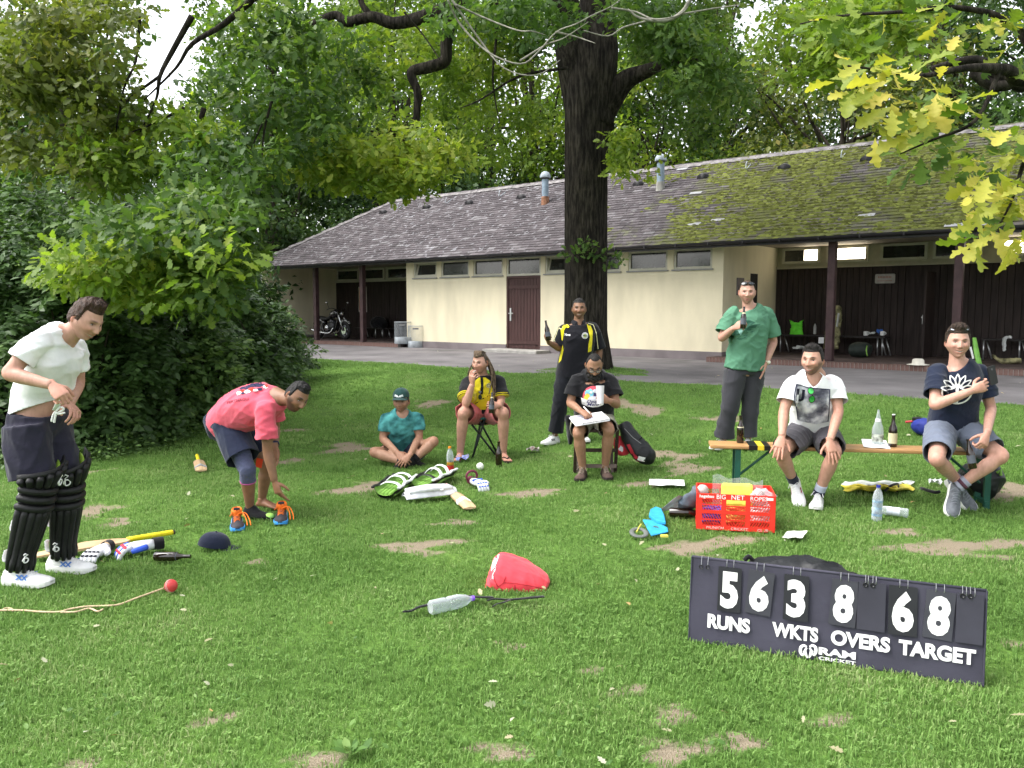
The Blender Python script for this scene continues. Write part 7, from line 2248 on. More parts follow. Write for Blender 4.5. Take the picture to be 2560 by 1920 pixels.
def bottle(label,base,tip,prof,m,cap=None,bands=(),liquid=None,group=None,sc=1.0,name='bottle'):
 ax=(Vector(tip)-Vector(base)).normalized()
 root=thing(name,label,'bottle',base,group,False,frame_q(ax,(0.2,1,.1)).to_quaternion())
 mb=MB();mb.lathe([(r*sc,z*sc)for r,z in prof],22);mb.build('glass',m,root,'angle')
 H=prof[-1][1];rt=prof[-1][0]
 if cap:
  mb=MB();mb.lathe([((rt+.003)*sc,(H-.012)*sc),((rt+.003)*sc,(H+.006)*sc)],16);mb.build('cap',cap,root,'angle')
 for(z0,z1,mm)in bands:
  r_=[np.interp(z,[q[1]for q in prof],[q[0]for q in prof])+.0008 for z in(z0,(z0+z1)/2,z1)]
  mb=MB();mb.lathe([(r_[0]*sc,z0*sc),(r_[1]*sc,(z0+z1)/2*sc),(r_[2]*sc,z1*sc)],22,cap0=False,cap1=False);mb.build('label',mm,root,True)
 if liquid:
  mb=MB();mb.lathe([((r-.002)*sc,(z+.002)*sc)for r,z in prof if z<=liquid[0]],20);mb.build('drink',liquid[1],root,'angle')
 return root
m_lblk=mat('dark_label',(.09,.10,.12),.5);m_lcream=mat('cream_label',(.60,.56,.36),.6);m_lgreen=mat('green_white_label',(.10,.42,.14),.5,.9,25,col2=(.7,.75,.65));m_lblue=mat('blue_label',(.05,.22,.60),.5,.5,20,col2=(.45,.65,.80));m_lorange=mat('orange_label',(.75,.22,.02),.5,.5,18,col2=(.80,.45,.03));m_lred=mat('red_label',(.45,.02,.02),.5)
def at_on(x0,y0,s,a,b,Y):return at(x0+a*s,y0+b*s,Y)
bottle('brown beer bottle held by the man with dreadlocks',at_on(880,840,.2893,1203,668,8.42),at_on(880,840,.2893,1212,490,8.45),BEER,m_brown,None,((.05,.11,m_lblk),(.19,.205,m_lcream)),name='beer_bottle',sc=.82)
bottle('beer bottle raised beside the man at the oak trunk',at_on(1320,720,.3014,172,435,9.22),at_on(1320,720,.3014,146,268,9.25),BEER,m_brown,None,((.05,.11,m_lblk),),name='beer_bottle',sc=.86)
bottle('beer bottle held to the chest of the man in green',at_on(1700,680,.3978,395,357,8.42),at_on(1700,680,.3978,404,218,8.44),BEER,m_brown,None,((.05,.12,m_lblk),(.178,.192,m_lcream)),name='beer_bottle',sc=.86)
bottle('beer bottle hanging in the hand of the man with the phone',at_on(2100,780,.3375,985,1160,6.17),at_on(2100,780,.3375,946,940,6.20),BEER,m_brown,None,((.05,.12,m_lblk),),name='beer_bottle',sc=.86)
ZS=.470
BL_,BR_=onz(1776,1117,.455),onz(2302,1131,.455);bu=(BR_-BL_);bu.z=0;bu.normalize();bv_=Vector((-bu.y,bu.x,0))
bench=thing('bench','long folding wooden bench with green steel legs','bench',Vector((BL_.x,BL_.y,0)))
m_wood=mat('varnished_pine',(.42,.235,.095),.42,.18,5,.15,40,spec=.4,stretch=(1,6,6))
m_gst=mat('green_bench_steel',(.012,.075,.052),.45,.15,9,spec=.4)
RBn=Matrix((bu,bv_,Vector((0,0,1)))).transposed()
mb=MB();mb.box(BL_+bu*1.12+bv_*.125+Vector((0,0,.0)),(2.24,.25,.030),RBn);mb.build('seat_board',m_wood,bench,bevel=.008)
for px in(1850,2451):
 t=(onz(px,1125,.455)-BL_).dot(bu)
 for k in(.03,.22):
  p=BL_+bu*t+bv_*k;mb=MB();mb.box((p.x,p.y,.22),(.045,.03,.44),RBn);mb.build('leg',m_gst,bench)
 mb=MB();a_=BL_+bu*t+bv_*.125;mb.box((a_.x,a_.y,.06),(.035,.24,.03),RBn);mb.build('foot_bar',m_gst,bench)
 sg=1 if px<2000 else-1
 mb=MB();mb.tube([Vector((a_.x,a_.y,.20))+bu*.02*sg,Vector((a_.x,a_.y,.44))+bu*.30*sg],.011,8);mb.build('brace',m_gst,bench)
t=(onz(1700+490*.3978,1115,.455)-BL_).dot(bu)
for dt,w,mm in((-.05,.07,m_blackpl),(.012,.055,mat('yellow_tape',(.72,.55,.03),.5)),(.06,.05,m_blackpl)):
 mb=MB();mb.box(BL_+bu*(t+dt)+bv_*.125,(w,.256,.036),RBn);mb.build('tape',mm,bench)
def onb(px,py):return onz(px,py,ZS)
b=onb(1700+378*.3978,680+1074*.3978);bottle('empty brown beer bottle on the left end of the bench',b,b+Vector((0,0,1)),BEER,m_brown,None,((.150,.158,m_lcream),),name='beer_bottle',sc=.88)
b=onb(2100+276*.3375,780+982*.3375);bottle('tall clear water bottle with green label on the bench',b,b+Vector((0,0,1)),[(.036,0),(.044,.008),(.044,.11),(.040,.14),(.024,.19),(.015,.235),(.009,.27),(.008,.285)],m_glassg,None,((.03,.09,m_lgreen),(.19,.215,m_print_w)),sc=1.02)
b=onb(2100+388*.3375,780+998*.3375);bottle('dark beer bottle with cream label near the navy T-shirt',b,b+Vector((0,0,1)),BEER,m_brown,m_print_w,((.03,.115,m_lcream),),name='beer_bottle',sc=1.0)
def sheet(name,label,cat,pts,m,th=.002,bump_=.004,n=6):
 p=[Vector(q)for q in pts];root=thing(name,label,cat,p[0]);rd=random.Random(int(p[0].x*100));mb=MB()
 for off in(0,-th):
  rows=[]
  for i in range(n+1):
   rows.append([p[0].lerp(p[1],j_/n).lerp(p[3].lerp(p[2],j_/n),i/n)+Vector((0,0,off+bump_*math.sin(i*1.3+2)*math.cos(j_*1.7)))for j_ in range(n+1)])
  mb.loft(rows,False,False,closed=False)
 mb.build('sheet',m,root);return root
m_paper=mat('white_paper',(.76,.76,.78),.8,.04)
c6=lambda a,b,z:onz(2100+a*.3375,780+b*.3375,z)
sheet('paper_sheet','crumpled white paper under the bottles on the bench','paper',[c6(175,1000,ZS+.005),c6(375,1012,ZS+.005),c6(340,950,ZS+.006),c6(158,940,ZS+.02)],m_paper,bump_=.003)
g_=lambda x0,y0,s,a,b,up=0:gp(x0+a*s,y0+b*s,up)
def lying(label,a,b,prof,m,**kw):
 r=max(q[0]for q in prof)*kw.get('sc',1)
 a=a.copy();b=b.copy();a.z=float(gnd(a.x,a.y))+r+.012;b.z=float(gnd(b.x,b.y))+r+.012
 return bottle(label,a,b,prof,m,**kw)
lying('brown beer bottle lying in the grass beside the navy cap',g_(0,1300,.2712,1432,395),g_(0,1300,.2712,1765,395),BEER,m_brown,name='beer_bottle',bands=((.16,.165,m_lblk),),sc=.88)
lying('dark beer bottle lying behind the red crate',g_(1560,1160,.226,500,600),g_(1560,1160,.226,830,612),BEER,m_brown,name='beer_bottle',sc=1.05)
b=g_(880,840,.2893,1268,1128);bottle('brown beer bottle standing by the flip-flops',b,b+Vector((0,0,1)),BEER,m_brown,name='beer_bottle',sc=.98)
b=g_(880,840,.2893,852,1178);bottle('cola bottle with orange cap standing behind the green pads',b,b+Vector((-.03,0,1)),PET,m_clear,mat('orange_cap',(.75,.25,.02),.5),((.075,.105,m_lorange),(.02,.072,m_lred)),(.11,mat('cola',(.02,.008,.005),.1)))
b=g_(2100,780,.3375,270,1548);bottle('upright water bottle with blue cap and label in the grass',b,b+Vector((.02,0,1)),PET,m_clear,mat('blue_cap',(.02,.03,.25),.4),((.04,.15,m_lblue),),(.13,clear_plastic('water',(.80,.88,.92),.02,.2)),sc=1.07)
lying('empty water bottle lying behind the upright one',g_(2100,780,.3375,505,1535),g_(2100,780,.3375,150,1490),PET,m_clear,cap=m_print_w,bands=((.06,.15,mat('pale_label',(.62,.66,.74),.5,.2)),))
lying('clear plastic bottle with purple cap lying in front of the red backpack',g_(980,1340,.1989,480,1020),g_(980,1340,.1989,1000,900),BIG,clear_plastic('wrinkled_bottle',(.86,.93,.93),.1,.20),cap=mat('purple_cap',(.22,.10,.62),.4),sc=.86)
# ---- cricket bats
m_willow=mat('willow',(.55,.38,.22),.5,.15,6,.2,40,spec=.3,stretch=(1,8,8))
def bat(label,toe,hand,m_grip,face=0.0,tape=None):
 toe,hand=Vector(toe),Vector(hand)
 d=(hand-toe);d.z=0;d.normalize()
 z0=max(float(gnd(toe.x,toe.y)),float(gnd(hand.x,hand.y)))
 root=thing('cricket_bat',label,'cricket bat',toe,'bats lying on the grass',False,Matrix((d,Vector((-d.y,d.x,0)),Vector((0,0,1)))).transposed().to_quaternion())
 root.location=(toe.x,toe.y,float(gnd(toe.x,toe.y))+.03)
 mb=MB();rings=[]
 for x,w,t,e in((0,.045,.010,.016),(.012,.052,.013,.022),(.10,.054,.016,.034),(.30,.054,.016,.046),(.46,.053,.012,.036),(.53,.045,.012,.026),(.565,.022,.014,.020)):
  rings.append([Vector((x,y*w,z))for y,z in((-1,0),(-1,t),(-.4,t+(e-t)*.6),(0,e),(.4,t+(e-t)*.6),(1,t),(1,0),(.5,-.003),(0,-.004),(-.5,-.003))])
 mb.loft(rings);mb.build('blade',m_willow,root,'angle')
 mb=MB();mb.tube([(x,0,.014)for x in(.55,.60,.70,.84,.852)],[.0165,.0175,.0175,.0180,.014],14);h=mb.build('handle',m_grip,root,True)
 mb=MB();mb.tube([(.85,0,.014),(.862,0,.014)],[.0165,.0165],12);mb.build('end_cap',mat('grip_end',(.05,.04,.03),.6),h)
 if tape:
  mb=MB();rings=[[Vector((x,y*.0555,z))for y,z in((-1,-.005),(-1,.018),(-.4,.038),(0,.048),(.4,.038),(1,.018),(1,-.005))]for x in(tape[0],tape[1])];mb.loft(rings);mb.build('tape_band',tape[2],root)
 return root
bat('long cricket bat with yellow grip lying behind the batting pads',gd(76,1212),gd(360,1166),mat('yellow_grip',(.78,.62,.02),.6,.1,40,.3,120))
bat('cricket bat pointing away with its square toe towards the viewer and yellow grip',g_(420,900,.2894,290,985),g_(420,900,.2894,252,868),mat('yellow_grip',(.78,.62,.02),.6),tape=(.10,.16,m_strap))
bat('cricket bat with orange-red grip beside the white pad',g_(880,840,.2893,1020,1525),g_(880,840,.2893,825,1345),mat('red_grip',(.72,.12,.05),.6),tape=(.17,.24,m_paper))
# ---- gloves
def glove(label,c,d,mats,curl=.5,sc=1.0,cuff=None):
 c=Vector(c);d=Vector(d);d.z=0;d.normalize()
 root=thing('glove',label,'glove',c,'cricket gloves on the grass',False,Matrix((d,Vector((-d.y,d.x,0)),Vector((0,0,1)))).transposed().to_quaternion())
 root.location=c+Vector((0,0,.02));m0,m1,m2=mats
 mb=MB();mb.loft([[Vector((x*sc,ry*sc*math.cos(2*math.pi*k/16),.03*sc+rz*sc*math.sin(2*math.pi*k/16)))for k in range(16)]for x,ry,rz in((-.05,.035,.028),(0,.045,.03),(.05,.052,.03),(.09,.048,.024))]);p_=mb.build('palm',m0,root,True)
 for i in range(4):
  y=(.036-.024*i)*sc;mb=MB();pts=[Vector((.075*sc,y,.042*sc))];an=-.1
  for s_ in range(3):
   an+=curl*.55;pts.append(pts[-1]+Vector((math.cos(an),(.15-.1*i)*.3,-math.sin(an)))*.034*sc)
  mb.tube(pts,[.0145*sc,.0150*sc,.0145*sc,.011*sc],10,smoothn=3);f_=mb.build('finger',m1 if i%2 else m0,root,True)
  for q in pts[1:3]:
   mb=MB();mb.sphere(q+Vector((0,0,.008*sc)),(.014*sc,.012*sc,.010*sc),10,7);mb.build('finger_pad',m2,f_,True)
 mb=MB();mb.tube([Vector((.0,.04,.03))*sc,Vector((.05,.07,.03))*sc,Vector((.085,.075,.025))*sc],[.017*sc,.016*sc,.012*sc],10,smoothn=3);mb.build('thumb',m1,root,True)
 mb=MB();mb.tube([Vector((-.10,0,.03))*sc,Vector((-.045,0,.03))*sc],[.036*sc,.037*sc],16,caps=False);cf=mb.build('cuff',cuff or m_blk,root,True)
 return root
m_gw=mat('white_glove_leather',(.66,.67,.70),.6,.1,20);m_gb=mat('blue_glove',(.04,.10,.55),.6);m_gr_=mat('red_glove',(.55,.04,.06),.6);m_bkd=mat('black_dots',(.02,.02,.03),.6)
a_,b_=g_(0,1300,.2712,840,395),g_(0,1300,.2712,1050,285)
glove('white batting glove with black dots beside the shoe',a_.lerp(b_,.45),a_-b_,(m_gw,m_gw,m_bkd),.5,1.05)
a_,b_=g_(0,1300,.2712,1190,335),g_(0,1300,.2712,1480,285)
glove('blue, red and white batting glove next to the yellow grip',a_.lerp(b_,.5),a_-b_,(m_gw,m_gb,m_gr_),.75,1.15)
c=g_(880,840,.2893,1070,1310);gk=glove('wicketkeeper gloves with maroon cuff and blue stripe',c,Vector((.5,-.8,0)),(m_gw,m_gw,m_gb),.8,1.05,mat('maroon_cuff',(.16,.03,.06),.7))
mb=MB();mb.tube([Vector((-.075+.0*math.cos(a),.055*math.cos(a),.075+.045*math.sin(a)))for a in np.linspace(0,2*math.pi,25)],.011,8,caps=False);mb.build('cuff_rim',MATS['maroon_cuff'],gk,True)
mb=MB();mb.box((.03,0,.055),(.025,.10,.02));mb.build('stripe',m_gb,gk,bevel=.005)
# ---- pads on the grass
def loose_pad(label,a,b,m_in,m_out,straps,w=.11,arch=1.0,up_=True,L=.62):
 a,b=Vector(a),Vector(b);d=b-a;d.z=0;d.normalize();s_=Vector((-d.y,d.x,0));root=thing('batting_pad',label,'batting pad',a,'pads lying on the grass')
 z0=float(gnd(a.x,a.y))+.02
 P3=lambda x,y,z:a+d*x+s_*y+Vector((0,0,z0-a.z+z))
 for nm,off,mm in(('lining',.012,m_in),('shell',-.012,m_out)):
  rings=[]
  for i in range(11):
   x=L*i/10;ww=w*(1+.12*math.sin(i*.9))*(.75 if i in(0,10)else 1)
   rings.append([P3(x,ww*math.sin(R(t)),.012+ww*.75*(1-math.cos(R(t)))*(1 if up_ else-1)+(0 if up_ else ww*.75)+off*math.cos(R(t)))for t in range(-75,76,15)])
  mb=MB();mb.loft(rings,False,False,closed=False);mb.build(nm,mm,root,True)
 for k in range(5):
  y=(-1+.5*k)*w*.62;mb=MB();mb.tube([P3(.03+.0,y,.03 if up_ else .075),P3(L*.5,y,.03 if up_ else .085),P3(L-.04,y,.03 if up_ else .075)],[.016,.021,.016],10,smoothn=4);mb.build('roll',m_in if up_ else m_out,root,True)
 if up_:
  for sg in(-1,1):mb=MB();mb.tube([P3(x,sg*w*(1.0+.06*math.sin(x*20)),.085+.006*math.sin(x*31))for x in np.linspace(.02,L-.02,9)],.015,8,flat=.7,smoothn=3);mb.build('edge_padding',m_wst if sg<0 else m_out,root,True)
 for x,hh,mm in straps:
  mb=MB();mb.tube([P3(x,-w*.95,.07),P3(x+.03,-w*.5,.07+hh),P3(x+.05,w*.3,.075+hh),P3(x+.06,w*.95,.07)],.018,8,flat=.25,smoothn=5);mb.build('strap',mm,root,True)
 return root
m_lmp=mat('lime_pad_lining',(.19,.36,.07),.8,.15,12,.3,40);m_wst=mat('white_strap',(.66,.68,.68),.8)
g3=lambda a,b:g_(880,840,.2893,a,b)
loose_pad('lime-lined black batting pad nearest the cross-legged man',g3(285,1425),g3(560,1215),m_lmp,m_pad,((.12,.03,m_wst),(.28,.05,m_wst),(.45,.04,m_wst)))
loose_pad('lime-lined black batting pad in front of the cola bottle',g3(590,1350),g3(890,1195),m_lmp,m_pad,((.10,.03,m_blackpl),(.25,.06,m_wst),(.40,.06,m_wst)))
loose_pad('small white pad lying in front of the lime-lined pads',g3(450,1445),g3(850,1405),m_gw,m_gw,((.30,.01,m_wst),),w=.075,up_=False,L=.46)
# ---- balls
def ball(label,c,r,m,seam=None):
 root=thing('cricket_ball',label,'ball',c);mb=MB();mb.sphere(c+Vector((0,0,r)),r,24,16);mb.build('leather',m,root,True)
 if seam:
  for o_ in(-.006,0,.006):
   mb=MB();Q=Matrix.Rotation(R(70),3,'Y')@Matrix.Rotation(R(20),3,'X');mb.tube([c+Vector((0,0,r))+Q@Vector((math.sqrt(r*r-o_*o_)*math.cos(a),math.sqrt(r*r-o_*o_)*math.sin(a),o_))for a in np.linspace(0,2*math.pi,33)],.0013,5,caps=False);mb.build('seam',seam,root)
 return root
ball('white ball in the grass between bottle and gloves',g3(1107,1158),.037,mat('white_ball',(.78,.78,.74),.5))
g4=lambda a,b,up=0:g_(0,1300,.2712,a,b,up)
rb=ball('red cricket ball on a cord',g4(1578,665,.01),.0365,mat('red_leather',(.50,.05,.05),.45,.2,20),mat('pale_seam',(.6,.4,.35),.8))
cord=thing('cord','pale cord running from the red ball out of the left edge','cord',g4(800,800));m_cord=mat('cord_fibre',(.55,.42,.27),.9,.2,60)
for pts in([(1515,628),(1400,668),(1250,722),(1100,778),(960,792),(800,797),(640,822),(550,846),(380,846),(200,832),(0,832),(-160,836)],[(560,850),(700,846),(820,816),(900,842),(950,822)],[(20,832),(60,812),(110,822),(120,838)]):
 mb=MB();mb.tube([g4(a,b,.022)for a,b in pts],.0052,6,smoothn=6);mb.build('strand',m_cord,cord,True)
 # ---- cap, trainers
c=gp(537,1374);root=thing('cap','navy baseball cap lying in the grass','cap',c)
Rz=Matrix.Rotation(R(-72),3,'Z')@Matrix.Rotation(R(-10),3,'X')
cap(lambda a,b,z:c+Vector((0,0,.01))+Rz@Vector((a,b,z-.012))*.98,m_navy,root,'crown',brim=.07,tiltb=.004,rim=.030)
g2=lambda a,b:g_(420,900,.2894,a,b)
m_dk,m_or,m_bls=mat('charcoal_toe',(.035,.033,.04),.7,.2,40),mat('orange_lace',(.85,.18,.02),.7),mat('blue_sole',(.05,.28,.70),.5)
for lab,(hx,hy),(tx,ty)in(('left trainer with orange laces and blue sole beside the cap',(598,1430),(606,1530)),('right trainer with orange laces and blue sole under the reaching hand',(985,1375),(962,1470))):
 an,toe=g2(hx,hy),g2(tx,ty);root=thing('trainer',lab,'shoe',an)
 Pq=dict(sc=1.0,root=root,G=lambda k,an=an,toe=toe:{'a':an,'t':toe,'k':an+Vector((0,0,.4))}[k[0]])
 s_=shoe(Pq,'R',m_dk,m_bls,lace=m_or,accent=m_print_w,size=1.0)
 s_.name='upper'
 fd=toe-an;fd.z=0;fd.normalize();sv=fd.cross(Vector((0,0,1)));z_=Vector((0,0,1));o_=Vector((an.x,an.y,float(gnd(an.x,an.y))+.012))-fd*.065
 mb=MB();mb.loft([[o_+fd*x+sv*w*math.cos(2*math.pi*k/18)+z_*(h+.012*math.sin(2*math.pi*k/18)*0)for k in range(18)]+[]for x,w,h in((.0,.001,.11),)]+[[o_+fd*(.065+.062*math.sin(2*math.pi*k/18))+sv*w*math.cos(2*math.pi*k/18)+z_*h for k in range(18)]for w,h in((.040,.070),(.040,.105),(.034,.118),(.028,.108))],False,True);mb.build('collar',m_or,root,True)
 mb=MB();mb.box(o_+fd*.112+z_*.105,(.045,.012,.060),frame_q(z_,fd));mb.build('tongue',m_dk,root,bevel=.008)
 mb=MB()
 for sg in(1,1.35):mb.tube([o_+fd*.13+z_*.085,o_+fd*.12-sv*.04*sg+z_*.095,o_+fd*.16-sv*.062*sg+z_*.055,o_+fd*.215-sv*.068*sg+z_*.02],.0036,6,smoothn=5)
 mb.build('loose_lace',m_or,root,True)
 # ---- red backpack with straps
k8=lambda a,b,Y:at(980+a*.1989,1340+b*.1989,Y)
root=thing('backpack','red backpack with white panel and black straps lying in the grass','backpack',gp(1290,1487));m_rbp=fabric('red_nylon',(.72,.055,.075),.7,.08,.5,18);m_bst=fabric('black_webbing',(.012,.012,.013))
rows=[(1175,600,95,.05),(1250,500,190,.085),(1340,475,215,.10),(1480,500,205,.115),(1650,545,180,.12),(1820,600,150,.11),(1920,640,110,.09),(1945,650,50,.05)]
mb=MB();rings=[]
for a,b,h,dd in rows:
 c=k8(a,b-12,4.70);hh=h*1.12*.1989/2072*4.72
 rings.append([c+Vector((.02*math.sin(t),dd*1.15*math.cos(t)+hh*.25*math.sin(t),hh*math.sin(t)))for t in np.linspace(0,2*math.pi,22,endpoint=False)])
mb.loft(rings);v,f=fuse(mb,.008,12);v=folds(v,f,.0055,26,4,(1,.2,.5));bp=np_mesh('body',v,f,4,m_rbp,root,None,True);BV[bp.name]=BVHTree.FromPolygons([tuple(p)for p in v],[tuple(q)for q in f.tolist()])
kk=.1989/2072*4.65
def on_bp(nm,pts,m,strip_w=None,lift=.004):
 q=[((a-1500)*kk,-(b-500)*kk)for a,b in pts];vs_,fs=strip(q,strip_w)if strip_w else fine(pl(q,4))
 return decal(bp,nm,vs_,fs,k8(1500,500,4.6),(1,0,0),(0,.05,1),m,lift=lift)
on_bp('white_panel',[(1165,520),(1215,430),(1260,350),(1345,292),(1320,340),(1270,430),(1225,480)],m_print_w)
on_bp('zip',[(1570,692),(1700,728),(1830,742)],m_blackpl,.010);on_bp('seam',[(1400,575),(1500,572),(1650,590),(1800,625),(1915,668)],mat('dark_red_seam',(.35,.02,.03),.8),.004)
on_bp('flap_edge',[(1260,470),(1290,560),(1330,625),(1400,580),(1430,500)],mat('dark_red_seam',(.35,.02,.03),.8),.006)
on_bp('base_panel',[(1180,640),(1300,690),(1500,728),(1540,760),(1300,740),(1190,690)],m_bst)
on_bp('side_pocket',[(1545,600),(1548,660),(1552,720)],mat('dark_red_seam',(.35,.02,.03),.8),.005)
on_bp('logo',[(1250,505),(1275,500),(1275,545),(1250,540)],mat('pale_pink',(.7,.35,.38),.7))
for y in(685,705,722,740):on_bp('letter_mark',[(1566,y),(1588,y-4),(1588,y+8),(1566,y+10)],m_print_w,lift=.006)
for pts,w in(([(1260,770),(1150,770),(1000,758),(900,755),(800,778),(650,815),(520,840),(440,868),(330,895),(240,940),(160,948)],.024),([(1900,760),(1750,775),(1600,790),(1450,800),(1300,790),(1210,805)],.022),([(1480,805),(1380,840),(1310,855),(1265,890)],.012)):
 mb=MB();mb.tube([g_(980,1340,.1989,a,b,.042+.012*math.sin(i*1.9))for i,(a,b)in enumerate(pts)],w/2*1.35,8,flat=.35,smoothn=5);mb.build('strap',m_bst,root,True)
mb=MB();mb.tube([k8(1540,320,4.76),k8(1560,290,4.76),k8(1585,350,4.78)],.012,8,flat=.4,smoothn=3);mb.build('grab_loop',m_bst,root,True)
# ---- scorer's chair, notebook, cup
k4=lambda a,b,Y:at(1320+a*.3014,720+b*.3014,Y)
m_cw=mat('dark_stained_wood',(.045,.028,.022),.6,.25,8,.2,40,stretch=(1,6,6));m_cw2=mat('weathered_slat',(.13,.10,.085),.75,.2,8)
xl,xr=k4(395,1500,7.85).x,k4(748,1500,7.75).x;root=thing('folding_chair','dark wooden folding chair under the scorer','chair',Vector(((xl+xr)/2,7.95,0)))
for x in(xl,xr):
 mb=MB();mb.box((x,7.90,.24),(.028,.04,.52),Matrix.Rotation(R(18),3,'X'));mb.build('leg',m_cw,root)
 mb=MB();mb.box((x+(.03 if x==xl else-.03),8.12,.42),(.026,.04,.90),Matrix.Rotation(R(-20),3,'X'));mb.build('leg',m_cw2,root)
for k in range(5):
 mb=MB();mb.box(((xl+xr)/2,7.80+.085*k,.435),(xr-xl-.02,.06,.018));mb.build('seat_slat',m_cw,root,bevel=.004)
for y,z in((7.87,.24),(7.80,.10)):
 mb=MB();mb.box(((xl+xr)/2,y,z),(xr-xl-.02,.022,.034));mb.build('rung',m_cw if z>.2 else m_cw2,root)
for z in(.62,.72,.82):
 mb=MB();mb.box(((xl+xr)/2,8.20+(z-.6)*.3,z),(xr-xl-.06,.016,.06));mb.build('back_slat',m_cw,root,bevel=.004)
root=thing('notebook','open spiral notebook on the lap of the scorer','notebook',k4(510,1080,7.65))
q=[k4(400,1132,7.56),k4(675,1086,7.52),k4(605,1026,7.75),k4(345,1066,7.80)]
for i,(dz,mm,ex)in enumerate(((-.012,m_paper,1.03),(-.004,m_paper,1.0),(.002,m_paper,.99))):
 c=sum(q,Vector())/4;mb=MB();p_=[c+(x-c)*ex+Vector((.004*i,0,dz))for x in q];mb.add(p_+[x-Vector((0,0,.004))for x in p_],[(0,1,2,3),(7,6,5,4),(0,4,5,1),(1,5,6,2),(2,6,7,3),(3,7,4,0)]);mb.build('page' if i else 'back_page',mm,root)
mb=MB()
for k in range(24):
 p=q[0].lerp(q[1],.2+.78*k/23);mb.tube([p+Vector((.006*math.cos(a),.006*math.cos(a),.006*math.sin(a)))for a in np.linspace(0,2*math.pi,9)],.0014,4)
mb.build('spiral',m_blackpl,root)
for k in range(9):
 p0,p1=q[3].lerp(q[0],.15+.08*k),q[2].lerp(q[1],.15+.08*k);mb=MB();mb.tube([p0.lerp(p1,.08)+Vector((0,0,.005)),p0.lerp(p1,.55+.3*math.sin(k*2.3))+Vector((0,0,.005))],.0010,4);mb.build('written_line',mat('blue_ink',(.10,.12,.35),.8),root)
b,t_=k4(600,960,7.50),k4(598,812,7.52)
root=thing('cup','translucent white plastic cup held up by the scorer','cup',b,None,False,frame_q(t_-b,(0,1,0)).to_quaternion())
mb=MB();mb.lathe([(.030,0),(.030,.002),(.038,.165),(.0365,.165),(.029,.004)],22,cap1=False);mb.build('wall',mat('frosted_plastic',(.72,.70,.74),.35,.05,alpha=.82),root,'angle')
# ---- stool of the man with dreadlocks
k3=lambda a,b,Y:at(880+a*.2893,840+b*.2893,Y)
root=thing('folding_stool','small green folding stool with crossed dark legs','stool',gp(880+1130*.2893,1125));c0=k3(1100,830,8.75)
mb=MB();tp=k3(1135,700,8.95);mb.box(tp,(.30,.30,.022));mb.build('seat',fabric('green_canvas',(.02,.12,.10)),root,bevel=.008)
for a,b in(((1150,715,8.80),(1035,985,8.72)),((1120,715,9.08),(1048,935,9.0)),((1035,765,8.86),(1255,965,8.86)),((1090,710,8.84),(1260,975,9.02))):
 mb=MB();e=k3(*b);e.z=float(gnd(e.x,e.y));mb.tube([k3(*a),e],.011,8);mb.build('leg',mat('dark_steel_tube',(.03,.035,.04),.4,.1,metal=.5),root,True)
mb=MB();mb.sphere(c0,.022,12,8);mb.build('joint',m_blackpl,root,True)
# ---- bags behind the chair
k5=lambda a,b,Y:at(1500+a*.1447,1000+b*.1447,Y)
root=thing('kit_bag','long black kit bag leaning behind the scorer with a white mark','bag',gp(1615,1152));m_bag=mat('black_nylon',(.012,.013,.015),.45,.2,14,.5,30,spec=.35)
bg_=soft('body',[k5(410,400,8.15),k5(500,600,8.10),k5(640,800,8.05),k5(790,930,8.02),k5(900,960,8.05)],[.05,.10,.12,.115,.07],m_bag,root,.8,.008,3)
for pts,m,w in(([(430,500),(560,640),(700,740)],mat('grey_zip',(.2,.2,.2),.5),.006),([(640,985),(700,1000),(760,1010)],m_print_w,.045),([(480,760),(560,930),(690,1060)],m_gr_,.03)):
 vs_,fs=strip([((a-640)*.1447/2072*8,-(b-800)*.1447/2072*8)for a,b in pts],w);decal(bg_,'marking',vs_,fs,k5(640,800,8),(1,0,0),(0,0,1),m,lift=.005)
mb=MB();mb.tube([k5(680,680,8.0),k5(715,660,7.98),k5(722,635,7.98)],.007,6);mb.build('strap_end',m_bst,root)
root=thing('shoe_bag','small red bag behind the chair legs','bag',gp(1558,1140));sb=soft('body',[k5(330,640,8.2),k5(360,760,8.17),k5(410,860,8.14),k5(430,940,8.14)],[.05,.085,.10,.06],m_rbp,root,.7,.006,5)
vs_,fs=fine(blob(0,0,.022,.028,10,3,.35));decal(sb,'logo',vs_,fs,k5(385,865,8.0),(1,0,0),(0,0,1),m_print_w,lift=.005)
root=thing('jacket','black jacket hanging from the left of the chair','jacket',gp(1425,1125));soft('cloth',[k4(330,1060,8.1),k4(345,1150,8.1),k4(348,1240,8.1),k4(350,1300,8.1)],[.05,.05,.06,.04],m_blk,root,.5,.008,6)
# ---- papers and bits around the crate
kc=lambda a,b,up=0.012:g_(1560,1160,.226,a,b,up)
sheet('paper_sheet','long folded white sheet on the grass left of the bench','paper',[kc(278,232,.05),kc(672,236,.05),kc(664,176,.055),kc(280,165,.06)],m_paper)
sheet('card','small white card on the grass right of the crate','card',[kc(1745,815,.03),kc(1975,812,.05),kc(2030,738,.05),kc(1810,742,.035)],mat('white_card',(.72,.72,.66),.7))
root=thing('denim_jacket','heap of blue-grey denim left of the red crate','jacket',kc(740,560));m_den=fabric('denim',(.13,.16,.20),.9,.3,.6,30)
soft('cloth',[kc(640,470,.06),kc(700,420,.12),kc(760,380,.16),kc(830,330,.16)],[.05,.075,.08,.05],m_den,root,.7,.016,8,k=24)
mb=MB();mb.tube([kc(840,320,.22),kc(870,290,.25),kc(900,285,.26)],[.03,.045,.03],10,smoothn=3);mb.build('sleeve_lining',mat('pale_lining',(.55,.50,.47),.8),root,True)
